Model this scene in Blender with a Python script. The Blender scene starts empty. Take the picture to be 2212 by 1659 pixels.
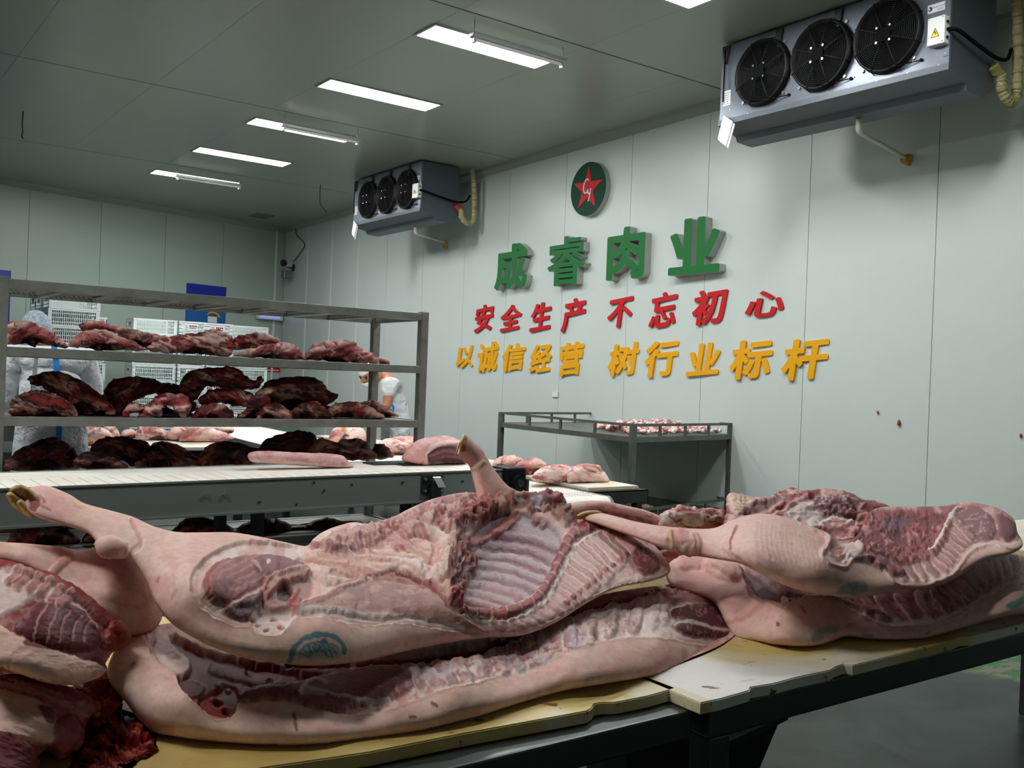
import bpy, bmesh, math, random
import numpy as np
from mathutils import Vector, Matrix
D = bpy.data
C = bpy.context.scene.collection
scn = bpy.context.scene
PI = math.pi
# ------------------------------------------------------------ camera
CZ = 1.35                      # eye height over the floor
FP = 2102.4                    # focal length in pixels of the 2212 px wide photograph
_y, _p, _r = math.radians(36.224), math.radians(-0.13), math.radians(2.195)
_f = np.array([math.sin(_y)*math.cos(_p), math.cos(_y)*math.cos(_p), math.sin(_p)])
_rt = np.array([math.cos(_y), -math.sin(_y), 0.0])
_up = np.cross(_rt, _f)
_c, _s = math.cos(_r), math.sin(_r)
RT = _c*_rt + _s*_up
UP = -_s*_rt + _c*_up
cam_d = D.cameras.new('camera'); cam = D.objects.new('camera', cam_d); C.objects.link(cam)
cam_d.sensor_width = 36; cam_d.lens = FP/2212*36; cam_d.clip_start = .05; cam_d.clip_end = 100
cam.matrix_world = Matrix(((RT[0], UP[0], -_f[0], 0), (RT[1], UP[1], -_f[1], 0), (RT[2], UP[2], -_f[2], CZ), (0, 0, 0, 1)))
scn.camera = cam
def ray(x, y):
    x = np.asarray(x, float); y = np.asarray(y, float)
    return _f + RT*((x-1106)/FP)[..., None] - UP*((y-829.5)/FP)[..., None]
def atY(x, y, Y):              # point of the place seen at photo position x, y and standing at distance Y
    d = ray(x, y); p = d*(np.asarray(Y, float)/d[..., 1])[..., None]; p[..., 2] += CZ; return p
def atX(x, y, X):
    d = ray(x, y); p = d*(np.asarray(X, float)/d[..., 0])[..., None]; p[..., 2] += CZ; return p
def atZ(x, y, Z):
    d = ray(x, y); p = d*((np.asarray(Z, float)-CZ)/d[..., 2])[..., None]; p[..., 2] += CZ; return p
# ------------------------------------------------------------ world, view
w = D.worlds.new('world'); scn.world = w; w.use_nodes = True
w.node_tree.nodes['Background'].inputs[0].default_value = (.01, .012, .011, 1)
w.node_tree.nodes['Background'].inputs[1].default_value = 1
scn.view_settings.view_transform = 'Standard'; scn.view_settings.look = 'None'
scn.view_settings.exposure = 0.0; scn.view_settings.gamma = 1.0; scn.view_settings.use_curve_mapping = False
FILL_ROW = [(-.9, 2.4), (-.9, 4.23), (-.9, 6.06)]   # unseen lamps added left of the view to light the foreground meat
LAMP = 58.0                    # strength of the ceiling panels
scn.cycles.use_denoising = True
scn.cycles.max_bounces = 8; scn.cycles.diffuse_bounces = 5; scn.cycles.glossy_bounces = 3
scn.cycles.sample_clamp_indirect = 8
# ------------------------------------------------------------ materials
def lin(c):
    return tuple(((v/12.92) if v <= .04045 else ((v+.055)/1.055)**2.4) for v in c)
def s255(r, g, b): return lin((r/255, g/255, b/255))
def newmat(name):
    m = D.materials.new(name); m.use_nodes = True
    nt = m.node_tree; b = nt.nodes['Principled BSDF']; return m, nt, b
def nd(nt, t, **k):
    n = nt.nodes.new(t)
    for a, v in k.items():
        if a in n.inputs.keys(): n.inputs[a].default_value = v
        else: setattr(n, a, v)
    return n
def mat(name, col, rough=.5, metal=0., spec=.5, noise=None, bump=None, stretch=(1, 1, 1), emit=None, coat=0, rvar=0, trans=0, alpha=1, sss=0):
    m, nt, b = newmat(name)
    col = tuple(col)+(1,)
    b.inputs['Base Color'].default_value = col; b.inputs['Roughness'].default_value = rough
    b.inputs['Metallic'].default_value = metal; b.inputs['Specular IOR Level'].default_value = spec
    b.inputs['Coat Weight'].default_value = coat; b.inputs['Alpha'].default_value = alpha
    b.inputs['Transmission Weight'].default_value = trans
    if sss: b.inputs['Subsurface Weight'].default_value = sss; b.inputs['Subsurface Scale'].default_value = .02
    if emit: b.inputs['Emission Color'].default_value = tuple(emit[0])+(1,); b.inputs['Emission Strength'].default_value = emit[1]
    tc = mp = None
    if noise or bump or rvar:
        tc = nd(nt, 'ShaderNodeTexCoord'); mp = nd(nt, 'ShaderNodeMapping'); mp.inputs['Scale'].default_value = stretch
        nt.links.new(tc.outputs['Object'], mp.inputs[0])
    if noise:                  # (scale, second colour, amount)
        n = nd(nt, 'ShaderNodeTexNoise', Scale=noise[0], Detail=6., Roughness=.62)
        nt.links.new(mp.outputs[0], n.inputs[0])
        cr = nd(nt, 'ShaderNodeValToRGB'); cr.color_ramp.elements[0].position = .5-noise[3] if len(noise) > 3 else .38
        cr.color_ramp.elements[1].position = .5+noise[3] if len(noise) > 3 else .68
        c2 = tuple(noise[1]); a = noise[2]
        cr.color_ramp.elements[0].color = col; cr.color_ramp.elements[1].color = tuple(col[i]*(1-a)+c2[i]*a for i in range(3))+(1,)
        nt.links.new(n.outputs[0], cr.inputs[0]); nt.links.new(cr.outputs[0], b.inputs['Base Color'])
        if rvar:
            mr = nd(nt, 'ShaderNodeMapRange'); mr.inputs['To Min'].default_value = rough-rvar; mr.inputs['To Max'].default_value = rough+rvar
            nt.links.new(n.outputs[0], mr.inputs[0]); nt.links.new(mr.outputs[0], b.inputs['Roughness'])
    if bump:                   # (scale, strength, distance)
        n2 = nd(nt, 'ShaderNodeTexNoise', Scale=bump[0], Detail=4.)
        nt.links.new(mp.outputs[0], n2.inputs[0])
        bp = nd(nt, 'ShaderNodeBump', Strength=bump[1], Distance=bump[2])
        nt.links.new(n2.outputs[0], bp.inputs['Height']); nt.links.new(bp.outputs[0], b.inputs['Normal'])
    return m
M = {}
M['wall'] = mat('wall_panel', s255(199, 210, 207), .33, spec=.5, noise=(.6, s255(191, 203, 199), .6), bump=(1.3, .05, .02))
M['wall_dim'] = mat('wall_panel_dim', s255(172, 189, 180), .38, spec=.4, noise=(.6, s255(164, 182, 172), .6), bump=(1.3, .05, .02))  # darker copy of the wall panel: weaker light at the back put into colour
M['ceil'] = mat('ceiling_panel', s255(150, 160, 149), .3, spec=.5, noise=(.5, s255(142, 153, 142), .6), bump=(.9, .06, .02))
M['joint'] = mat('panel_joint', s255(120, 128, 122), .6)
M['cap'] = mat('joint_cap', s255(214, 222, 216), .35)
M['steel'] = mat('brushed_steel', s255(150, 157, 155), .42, metal=.35, noise=(3, s255(128, 134, 132), .8), bump=(260, .05, .001), stretch=(.15, 1, 1), rvar=.08)
M['steel_mid'] = mat('grey_steel', s255(104, 110, 105), .42, metal=.45, noise=(9, s255(84, 88, 84), .8), rvar=.08)
M['steel_table'] = mat('table_steel', s255(92, 98, 98), .33, metal=.8, noise=(3, s255(70, 75, 75), .8), bump=(260, .05, .001), stretch=(.15, 1, 1), rvar=.06)
M['steel_old'] = mat('worn_steel', s255(134, 137, 132), .45, metal=.4, noise=(9, s255(104, 105, 99), .8), bump=(60, .1, .002), rvar=.1)
M['steel_dark'] = mat('dark_steel', s255(66, 70, 70), .4, metal=.5, noise=(5, s255(50, 52, 52), .8), rvar=.08)
M['galv'] = mat('galvanised_sheet', s255(112, 120, 131), .36, metal=.4, noise=(7, s255(98, 106, 117), .8), rvar=.08, bump=(3, .1, .004))
M['galv_side'] = mat('painted_sheet', s255(88, 96, 104), .45, metal=.3, noise=(3, s255(80, 88, 96), .8))
M['black'] = mat('black_plastic', s255(13, 14, 16), .45, spec=.3)
M['black_soft'] = mat('black_rubber', s255(12, 13, 14), .8, spec=.1)
M['screw'] = mat('screw_metal', s255(205, 208, 210), .25, metal=.9)
M['white'] = mat('white_plastic', s255(225, 228, 226), .4)
M['paper'] = mat('white_paper', s255(232, 234, 236), .7)
M['ink'] = mat('grey_ink', s255(90, 92, 96), .8)
M['lamp'] = mat('lamp_diffuser', (1, 1, 1), .5, emit=((1, 1, .985), LAMP))
M['frame'] = mat('lamp_frame', s255(170, 174, 172), .35, metal=.5)
M['batten'] = mat('lamp_batten', s255(176, 182, 182), .3, metal=.4)
M['foam'] = mat('pipe_insulation', s255(196, 190, 150), .75, noise=(14, s255(140, 135, 96), .9), bump=(30, .4, .01))
M['foam_y'] = mat('pipe_tape', s255(170, 166, 92), .6, noise=(20, s255(110, 110, 70), .9), bump=(30, .3, .01))
M['pvc'] = mat('cream_pipe', s255(196, 192, 172), .4)
M['glue'] = mat('expanding_foam', s255(190, 150, 60), .7, bump=(40, .6, .02))
M['red'] = mat('red_acrylic', s255(190, 24, 30), .5, spec=.25)
M['redside'] = mat('red_edge', s255(140, 20, 26), .4)
M['yellow'] = mat('yellow_acrylic', s255(226, 164, 18), .5, spec=.25)
M['green'] = mat('green_acrylic', s255(18, 104, 46), .5, spec=.25)
M['dgreen'] = mat('dark_green_acrylic', s255(16, 66, 48), .6, spec=.2)
M['signside'] = mat('sign_return', s255(166, 170, 164), .4, metal=.3)
M['blue'] = mat('sign_blue', s255(12, 38, 160), .4)
M['blue2'] = mat('sign_light_blue', s255(30, 96, 170), .4)
M['crate'] = mat('white_crate', s255(222, 232, 232), .35, sss=.1)
M['warn'] = mat('warning_yellow', s255(226, 206, 30), .5)
M['hang'] = mat('black_wire', s255(26, 26, 28), .5)
M['red_cap'] = mat('red_cap', s255(190, 40, 30), .5)
# board: white polyethylene stained yellow
def board_mat():
    m, nt, b = newmat('cutting_board')
    tc = nd(nt, 'ShaderNodeTexCoord'); L = nt.links.new
    n = nd(nt, 'ShaderNodeTexNoise', Scale=2.4, Detail=5., Roughness=.6, Distortion=.5); L(tc.outputs['Object'], n.inputs[0])
    cr = nd(nt, 'ShaderNodeValToRGB'); e = cr.color_ramp.elements
    e[0].position = .36; e[0].color = s255(228, 226, 220)+(1,); e[1].position = .52; e[1].color = s255(214, 192, 120)+(1,)
    x = e.new(.75); x.color = s255(180, 150, 84)+(1,)
    sx = nd(nt, 'ShaderNodeSeparateXYZ'); L(tc.outputs['Object'], sx.inputs[0])      # the near left part of the right board is scrubbed white
    w1 = nd(nt, 'ShaderNodeMapRange'); w1.inputs[1].default_value = 1.265; w1.inputs[2].default_value = 1.28; L(sx.outputs[0], w1.inputs[0])
    w2 = nd(nt, 'ShaderNodeMapRange'); w2.inputs[1].default_value = 1.38; w2.inputs[2].default_value = 1.62; w2.inputs[3].default_value = .18; w2.inputs[4].default_value = -.05; L(sx.outputs[0], w2.inputs[0])
    w3 = nd(nt, 'ShaderNodeMath', operation='MULTIPLY'); L(w1.outputs[0], w3.inputs[0]); L(w2.outputs[0], w3.inputs[1])
    w4 = nd(nt, 'ShaderNodeMapRange'); w4.inputs[1].default_value = 1.16; w4.inputs[2].default_value = 1.26; w4.inputs[3].default_value = .04; w4.inputs[4].default_value = -.06; L(sx.outputs[1], w4.inputs[0])
    w5 = nd(nt, 'ShaderNodeMath', operation='ADD'); L(w3.outputs[0], w5.inputs[0]); L(w4.outputs[0], w5.inputs[1])
    w6 = nd(nt, 'ShaderNodeMath', operation='SUBTRACT'); L(n.outputs[0], w6.inputs[0]); L(w5.outputs[0], w6.inputs[1]); L(w6.outputs[0], cr.inputs[0])
    mp = nd(nt, 'ShaderNodeMapping'); mp.inputs['Scale'].default_value = (1.5, 9, 9); mp.inputs['Rotation'].default_value = (0, 0, .35)
    L(tc.outputs['Object'], mp.inputs[0])
    n2 = nd(nt, 'ShaderNodeTexNoise', Scale=6., Detail=8., Roughness=.7); L(mp.outputs[0], n2.inputs[0])
    r2 = nd(nt, 'ShaderNodeValToRGB'); e = r2.color_ramp.elements
    e[0].position = .60; e[0].color = (0, 0, 0, 1); e[1].position = .72; e[1].color = (1, 1, 1, 1); L(n2.outputs[0], r2.inputs[0])
    mx = nd(nt, 'ShaderNodeMix'); mx.data_type = 'RGBA'; L(r2.outputs[0], mx.inputs['Factor']); L(cr.outputs[0], mx.inputs[6])
    mx.inputs[7].default_value = s255(176, 140, 84)+(1,)
    n3 = nd(nt, 'ShaderNodeTexNoise', Scale=26., Detail=5., Roughness=.6); L(tc.outputs['Object'], n3.inputs[0])
    r3 = nd(nt, 'ShaderNodeValToRGB'); e = r3.color_ramp.elements
    e[0].position = .64; e[0].color = (0, 0, 0, 1); e[1].position = .68; e[1].color = (1, 1, 1, 1); L(n3.outputs[0], r3.inputs[0])
    m2 = nd(nt, 'ShaderNodeMix'); m2.data_type = 'RGBA'; L(r3.outputs[0], m2.inputs['Factor']); L(mx.outputs[2], m2.inputs[6])
    m2.inputs[7].default_value = s255(110, 74, 44)+(1,)
    L(m2.outputs[2], b.inputs['Base Color']); b.inputs['Roughness'].default_value = .42
    bp = nd(nt, 'ShaderNodeBump', Strength=.2, Distance=.002); L(n2.outputs[0], bp.inputs['Height']); L(bp.outputs[0], b.inputs['Normal'])
    return m
M['board'] = board_mat()
M['board_white'] = mat('white_board', s255(224, 222, 214), .42, noise=(5, s255(206, 190, 140), .7), bump=(30, .1, .002))
M['belt'] = mat('conveyor_belt', s255(238, 238, 232), .5, noise=(9, s255(222, 208, 186), .6), bump=(80, .15, .002))
M['belt_line'] = mat('belt_joint', s255(178, 140, 96), .7)
def floor_mat():
    m, nt, b = newmat('wet_floor'); L = nt.links.new
    tc = nd(nt, 'ShaderNodeTexCoord')
    n = nd(nt, 'ShaderNodeTexNoise', Scale=2., Detail=8., Roughness=.65, Distortion=1.2); L(tc.outputs['Object'], n.inputs[0])
    cr = nd(nt, 'ShaderNodeValToRGB'); e = cr.color_ramp.elements
    e[0].position = .35; e[0].color = s255(14, 18, 17)+(1,); e[1].position = .64; e[1].color = s255(52, 59, 57)+(1,); L(n.outputs[0], cr.inputs[0])
    # worn patch of bare concrete with green paint left, off to the right
    sx = nd(nt, 'ShaderNodeSeparateXYZ'); L(tc.outputs['Object'], sx.inputs[0])
    n4 = nd(nt, 'ShaderNodeTexNoise', Scale=1.6, Detail=3.); L(tc.outputs['Object'], n4.inputs[0])
    ad = nd(nt, 'ShaderNodeMath', operation='MULTIPLY_ADD'); L(n4.outputs[0], ad.inputs[0]); ad.inputs[1].default_value = .5; L(sx.outputs[0], ad.inputs[2])
    vd = nd(nt, 'ShaderNodeVectorMath', operation='DISTANCE'); L(tc.outputs['Object'], vd.inputs[0]); vd.inputs[1].default_value = (6.3, 3.0, 0)
    L(vd.outputs['Value'], ad.inputs[2])
    ra = nd(nt, 'ShaderNodeMapRange'); ra.inputs[1].default_value = 1.95; ra.inputs[2].default_value = 1.85; L(ad.outputs[0], ra.inputs[0])
    mp = nd(nt, 'ShaderNodeMapping'); mp.inputs['Scale'].default_value = (5, 16, 1); mp.inputs['Rotation'].default_value = (0, 0, .5); L(tc.outputs['Object'], mp.inputs[0])
    n5 = nd(nt, 'ShaderNodeTexNoise', Scale=1., Detail=6., Roughness=.7); L(mp.outputs[0], n5.inputs[0])
    r5 = nd(nt, 'ShaderNodeValToRGB'); e = r5.color_ramp.elements; e[0].position = .5; e[0].color = s255(104, 100, 84)+(1,); e[1].position = .54; e[1].color = s255(14, 92, 38)+(1,)
    L(n5.outputs[0], r5.inputs[0])
    mx = nd(nt, 'ShaderNodeMix'); mx.data_type = 'RGBA'; L(ra.outputs[0], mx.inputs['Factor']); L(cr.outputs[0], mx.inputs[6]); L(r5.outputs[0], mx.inputs[7])
    L(mx.outputs[2], b.inputs['Base Color'])
    rr = nd(nt, 'ShaderNodeMapRange'); rr.inputs[3].default_value = .2; rr.inputs[4].default_value = .45; b.inputs['IOR'].default_value = 1.28; L(n.outputs[0], rr.inputs[0]); L(rr.outputs[0], b.inputs['Roughness'])
    bp = nd(nt, 'ShaderNodeBump', Strength=.25, Distance=.01); L(n.outputs[0], bp.inputs['Height']); L(bp.outputs[0], b.inputs['Normal'])
    return m
M['floor'] = floor_mat()
# ------------------------------------------------------------ builders
class MB:
    def __init__(s): s.v = []; s.f = []; s.sm = []
    def add(s, vs, fs, smooth=False):
        o = len(s.v); s.v += [tuple(v) for v in vs]; s.f += [tuple(i+o for i in f) for f in fs]; s.sm += [smooth]*len(fs); return s
    def box(s, a, b, bev=0, rot=0, piv=None):
        x0, y0, z0 = a; x1, y1, z1 = b
        if bev <= 0:
            vs = [(x0, y0, z0), (x1, y0, z0), (x1, y1, z0), (x0, y1, z0), (x0, y0, z1), (x1, y0, z1), (x1, y1, z1), (x0, y1, z1)]
            fs = [(0, 3, 2, 1), (4, 5, 6, 7), (0, 1, 5, 4), (1, 2, 6, 5), (2, 3, 7, 6), (3, 0, 4, 7)]
        else:
            bm = bmesh.new(); bmesh.ops.create_cube(bm, size=1)
            for v in bm.verts: v.co = ((x0+x1)/2+v.co.x*(x1-x0), (y0+y1)/2+v.co.y*(y1-y0), (z0+z1)/2+v.co.z*(z1-z0))
            bmesh.ops.bevel(bm, geom=bm.edges[:], offset=bev, segments=2, affect='EDGES', profile=.5)
            bm.verts.index_update(); vs = [v.co[:] for v in bm.verts]; fs = [[v.index for v in f.verts] for f in bm.faces]; bm.free()
        if rot:
            c, si = math.cos(rot), math.sin(rot); px, py = piv if piv else ((x0+x1)/2, (y0+y1)/2)
            vs = [(px+(x-px)*c-(y-py)*si, py+(x-px)*si+(y-py)*c, z) for x, y, z in vs]
        return s.add(vs, fs)
    def tube(s, pts, r, n=10, cap=True, smooth=True):
        pts = [Vector(p) for p in pts]; k = len(pts); rr = r if isinstance(r, (list, tuple)) else [r]*k
        vs = []; fs = []
        t = (pts[1]-pts[0]).normalized(); ref = Vector((0, 0, 1)) if abs(t.z) < .9 else Vector((1, 0, 0))
        a = t.cross(ref).normalized()
        for i, p in enumerate(pts):
            t = (pts[min(i+1, k-1)]-pts[max(i-1, 0)]).normalized(); a = (a-t*a.dot(t)).normalized(); b = t.cross(a)
            for j in range(n):
                q = 2*PI*j/n; vs.append(p+(a*math.cos(q)+b*math.sin(q))*rr[i])
        for i in range(k-1):
            for j in range(n): fs.append((i*n+j, i*n+(j+1) % n, (i+1)*n+(j+1) % n, (i+1)*n+j))
        s.add(vs, fs, smooth)
        if cap: s.add([vs[j] for j in range(n)], [tuple(range(n))[::-1]]); s.add([vs[(k-1)*n+j] for j in range(n)], [tuple(range(n))])
        return s
    def bar(s, p, q, wd, ht):   # square bar from p to q
        p, q = Vector(p), Vector(q); t = (q-p).normalized(); ref = Vector((0, 0, 1)) if abs(t.z) < .9 else Vector((1, 0, 0))
        a = t.cross(ref).normalized(); b = a.cross(t).normalized(); vs = []
        for e in (p, q):
            for i, j in ((-1, -1), (1, -1), (1, 1), (-1, 1)): vs.append(e+a*i*wd/2+b*j*ht/2)
        return s.add(vs, [(0, 3, 2, 1), (4, 5, 6, 7), (0, 1, 5, 4), (1, 2, 6, 5), (2, 3, 7, 6), (3, 0, 4, 7)])
    def prism(s, poly, off):    # planar polygon swept by vector off
        n = len(poly); P = [Vector(p) for p in poly]; o = Vector(off); vs = P+[p+o for p in P]
        fs = [tuple(range(n))[::-1], tuple(range(n, 2*n))]+[(i, (i+1) % n, n+(i+1) % n, n+i) for i in range(n)]
        return s.add(vs, fs)
    def build(s, name, m, parent=None):
        me = D.meshes.new(name); me.from_pydata(s.v, [], s.f); me.update()
        me.polygons.foreach_set('use_smooth', s.sm)
        bm = bmesh.new(); bm.from_mesh(me); bmesh.ops.recalc_face_normals(bm, faces=bm.faces); bm.to_mesh(me); bm.free()
        me.materials.append(M[m] if isinstance(m, str) else m)
        o = D.objects.new(name, me); C.objects.link(o)
        if parent is not None: par(o, parent)
        return o
def org(p):                    # origin of a thing, following its parents
    v = Vector((0, 0, 0))
    while p is not None: v = v+Vector(p.location); p = p.parent
    return v
def par(o, p):                 # geometry is written in place coordinates; move it into its parent's frame
    o.data.transform(Matrix.Translation(-org(p))); o.parent = p
def tag(o, label=None, cat=None, group=None, kind=None):
    if label: o['label'] = label
    if cat: o['category'] = cat
    if group: o['group'] = group
    if kind: o['kind'] = kind
    return o
def empty(name, loc=(0, 0, 0), label=None, cat=None, group=None):
    o = D.objects.new(name, None); C.objects.link(o); o.location = loc; o.empty_display_size = .1
    return tag(o, label, cat, group)
def copy_tree(o, parent=None):
    c = o.copy(); C.objects.link(c)
    if parent is not None: c.parent = parent
    for ch in list(o.children): copy_tree(ch, c)
    return c
def struct(name, mb, m, parent=None):
    o = mb.build(name, m, parent)
    if parent is None: o['kind'] = 'structure'
    return o
# ============================================================ the room
ZC = 4.10
def wallX(Y): return 7.0+(Y-6.2)*.035
def backY(X): return 17.6+(X-7.4)*.235
struct('floor', MB().box((-5, -4, -.1), (8, 18.5, 0)), 'floor')
ceiling = struct('ceiling', MB().box((-5, -4, ZC+.03), (8, 18.5, ZC+.15)), 'joint')
# lamp positions are needed first so that the ceiling panels can be cut round them
LROW = [2.42*2.75+i*.665*2.75 - .665*2.75*2 for i in range(0, 8)]
LX = (3.90, 5.10)
ys = [6.12-3.62*3, 6.12-3.62*2, 2.50, 6.12, 9.74, 13.36, 18.3]; xs = [-4.48+1.196*i for i in range(-1, 11)]
for i in range(len(ys)-1):
    for j in range(len(xs)-1):
        x0, x1 = xs[j]+.0012, xs[j+1]-.0012
        if x0 < -5: x0 = -4.98
        MB().box((x0, ys[i]+.009, ZC), (x1, ys[i+1]-.009, ZC+.035)).build('panel', 'ceil', ceiling)
# right wall: one body, panels proud of it with narrow joints, cap strips over the far joints
wr = struct('wall_right', MB().add([(wallX(-4)+.03, -4, 0), (wallX(18.6)+.03, 18.6, 0), (wallX(18.6)+.03, 18.6, ZC+.1), (wallX(-4)+.03, -4, ZC+.1), (wallX(-4)+.2, -4, 0), (wallX(18.6)+.2, 18.6, 0), (wallX(18.6)+.2, 18.6, ZC+.1), (wallX(-4)+.2, -4, ZC+.1)],
     [(0, 1, 2, 3), (4, 7, 6, 5), (0, 4, 5, 1), (3, 2, 6, 7)]), 'joint')
wj = [-4, -2.9, -1.74, -.58, .58, 1.74, 2.91, 4.087, 5.282, 6.496, 7.623, 8.766, 9.93, 10.97, 12.12, 13.27, 14.29, 15.37, 16.45, 17.58]
for a, b in zip(wj[:-1], wj[1:]):
    ya, yb = a+.003, b-.003; xa, xb = wallX(ya), wallX(yb)
    MB().add([(xa, ya, 0), (xb, yb, 0), (xb, yb, ZC), (xa, ya, ZC), (xa+.035, ya, 0), (xb+.035, yb, 0), (xb+.035, yb, ZC), (xa+.035, ya, ZC)],
             [(0, 3, 2, 1), (4, 5, 6, 7), (0, 1, 5, 4), (1, 2, 6, 5), (2, 3, 7, 6), (3, 0, 4, 7)]).build('panel', 'wall', wr)
for y in (14.29, 15.37, 16.45): MB().box((wallX(y)-.008, y-.02, 0), (wallX(y)+.003, y+.02, ZC)).build('joint_cap', 'cap', wr)
# back wall, slightly out of square
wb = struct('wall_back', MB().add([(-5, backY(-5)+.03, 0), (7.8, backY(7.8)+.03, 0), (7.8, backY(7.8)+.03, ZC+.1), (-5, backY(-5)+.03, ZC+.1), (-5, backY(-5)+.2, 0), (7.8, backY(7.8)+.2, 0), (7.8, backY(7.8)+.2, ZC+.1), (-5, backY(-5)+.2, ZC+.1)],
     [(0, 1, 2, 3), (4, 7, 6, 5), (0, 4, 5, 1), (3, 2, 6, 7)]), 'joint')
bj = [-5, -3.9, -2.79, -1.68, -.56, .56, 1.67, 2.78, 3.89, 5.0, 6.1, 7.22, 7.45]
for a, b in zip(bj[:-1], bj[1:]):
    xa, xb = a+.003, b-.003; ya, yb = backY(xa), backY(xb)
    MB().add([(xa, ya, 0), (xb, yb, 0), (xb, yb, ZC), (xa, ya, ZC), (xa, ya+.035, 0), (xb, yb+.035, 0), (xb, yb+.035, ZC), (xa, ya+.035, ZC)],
             [(0, 1, 2, 3), (4, 7, 6, 5), (0, 4, 5, 1), (1, 5, 6, 2), (2, 6, 7, 3), (3, 7, 4, 0)]).build('panel', 'wall_dim', wb)
MB().box((7.19, backY(7.2)-.012, 0), (7.23, backY(7.2)+.003, ZC)).build('joint_cap', 'cap', wb)
struct('wall_left', MB().box((-5.15, -4, 0), (-5, 18.5, ZC+.1)), 'wall')
struct('wall_front', MB().box((-5, -4.15, 0), (8, -4, ZC+.1)), 'wall')
# cove trims under the ceiling
t1 = MB(); t1.prism([(wallX(-4), -4, ZC), (wallX(-4)-.075, -4, ZC), (wallX(-4)-.06, -4, ZC-.03), (wallX(-4)-.022, -4, ZC-.065), (wallX(-4), -4, ZC-.085)], (wallX(17.6)-wallX(-4), 21.6, 0))
struct('trim_1', t1, 'ceil')
t2 = MB(); t2.prism([(-5, backY(-5), ZC), (-5, backY(-5)-.075, ZC), (-5, backY(-5)-.06, ZC-.03), (-5, backY(-5)-.022, ZC-.065), (-5, backY(-5), ZC-.085)], (12.4, backY(7.4)-backY(-5), 0))
struct('trim_2', t2, 'ceil')
struct('baseboard_right', MB().add([(wallX(-4)-.06, -4, 0), (wallX(17.5)-.06, 17.5, 0), (wallX(17.5), 17.5, 0), (wallX(-4), -4, 0), (wallX(-4)-.02, -4, .1), (wallX(17.5)-.02, 17.5, .1), (wallX(17.5), 17.5, .1), (wallX(-4), -4, .1)],
       [(0, 3, 2, 1), (4, 5, 6, 7), (0, 1, 5, 4), (1, 2, 6, 5), (2, 3, 7, 6), (3, 0, 4, 7)]), 'ceil')
# ------------------------------------------------------------ ceiling panel lights
def make_lamp():
    t = empty('ceiling_light', (4.5, 6.65, ZC))
    f = MB(); y0, y1 = 6.5, 6.8
    for a, b in (((3.885, y0-.015, ZC-.012), (5.115, y0+.006, ZC)), ((3.885, y1-.006, ZC-.012), (5.115, y1+.015, ZC)), ((3.885, y0+.006, ZC-.012), (3.906, y1-.006, ZC)), ((5.094, y0+.006, ZC-.012), (5.115, y1-.006, ZC))): f.box(a, b)
    f.build('frame', 'frame', t)
    MB().box((3.906, y0+.006, ZC-.008), (5.094, y1-.006, ZC-.001)).build('diffuser', 'lamp', t)
    return t
lamp0 = make_lamp()
order = ['nearest of all, just entering the frame at the top edge', 'largest whole one, with a grey batten', 'second from the camera, without a batten', 'third from the camera, with a batten in front',
         'fourth from the camera, without a batten', 'farthest one, with a batten in front']
LY = [4.83, 6.655, 8.50, 10.33, 12.16, 13.99]
for i, y in enumerate(LY):
    o = lamp0 if i == 0 else copy_tree(lamp0)
    o.location = (4.5, y, ZC); tag(o, 'white ceiling panel light, '+order[i], 'light', 'ceiling light panels')
for i, (x, y) in enumerate([(4.5, 15.82), (4.5, 3.0)]+FILL_ROW):  # adds an unseen lamp to brighten the near right, plus the fill row
    if i == 0: continue
    o = copy_tree(lamp0); o.location = (x, y, ZC); tag(o, 'unseen white fill light panel added to the ceiling outside the view', 'light', 'added fill light panels outside the view')
def make_batten():
    t = empty('emergency_batten', (4.5, 0, ZC))
    z = ZC-.13
    b = MB().box((4.06, -.035, z), (4.98, .035, z+.035), .006); b.build('housing', 'batten', t)
    MB().tube([(4.08, 0, z-.012), (4.96, 0, z-.012)], .014, 10).build('tube', 'white', t)
    for x in (4.085, 4.955):
        MB().box((x-.012, -.02, z-.04), (x+.012, .02, z+.002)).build('tube_holder', 'batten', t)
        MB().tube([(x, 0, z+.03), (x, 0, ZC)], .004, 6).build('hanger', 'batten', t)
    return t
bt = make_batten()
for i, (y, s) in enumerate(((6.24, 'beside the largest light panel'), (9.86, 'beside the third light panel'), (13.48, 'beside the farthest light panel'))):
    o = bt if i == 0 else copy_tree(bt)
    o.location = (4.5, y, ZC); tag(o, 'unlit grey tube batten hung from the ceiling '+s, 'lamp', 'unlit battens under the ceiling')
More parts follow.
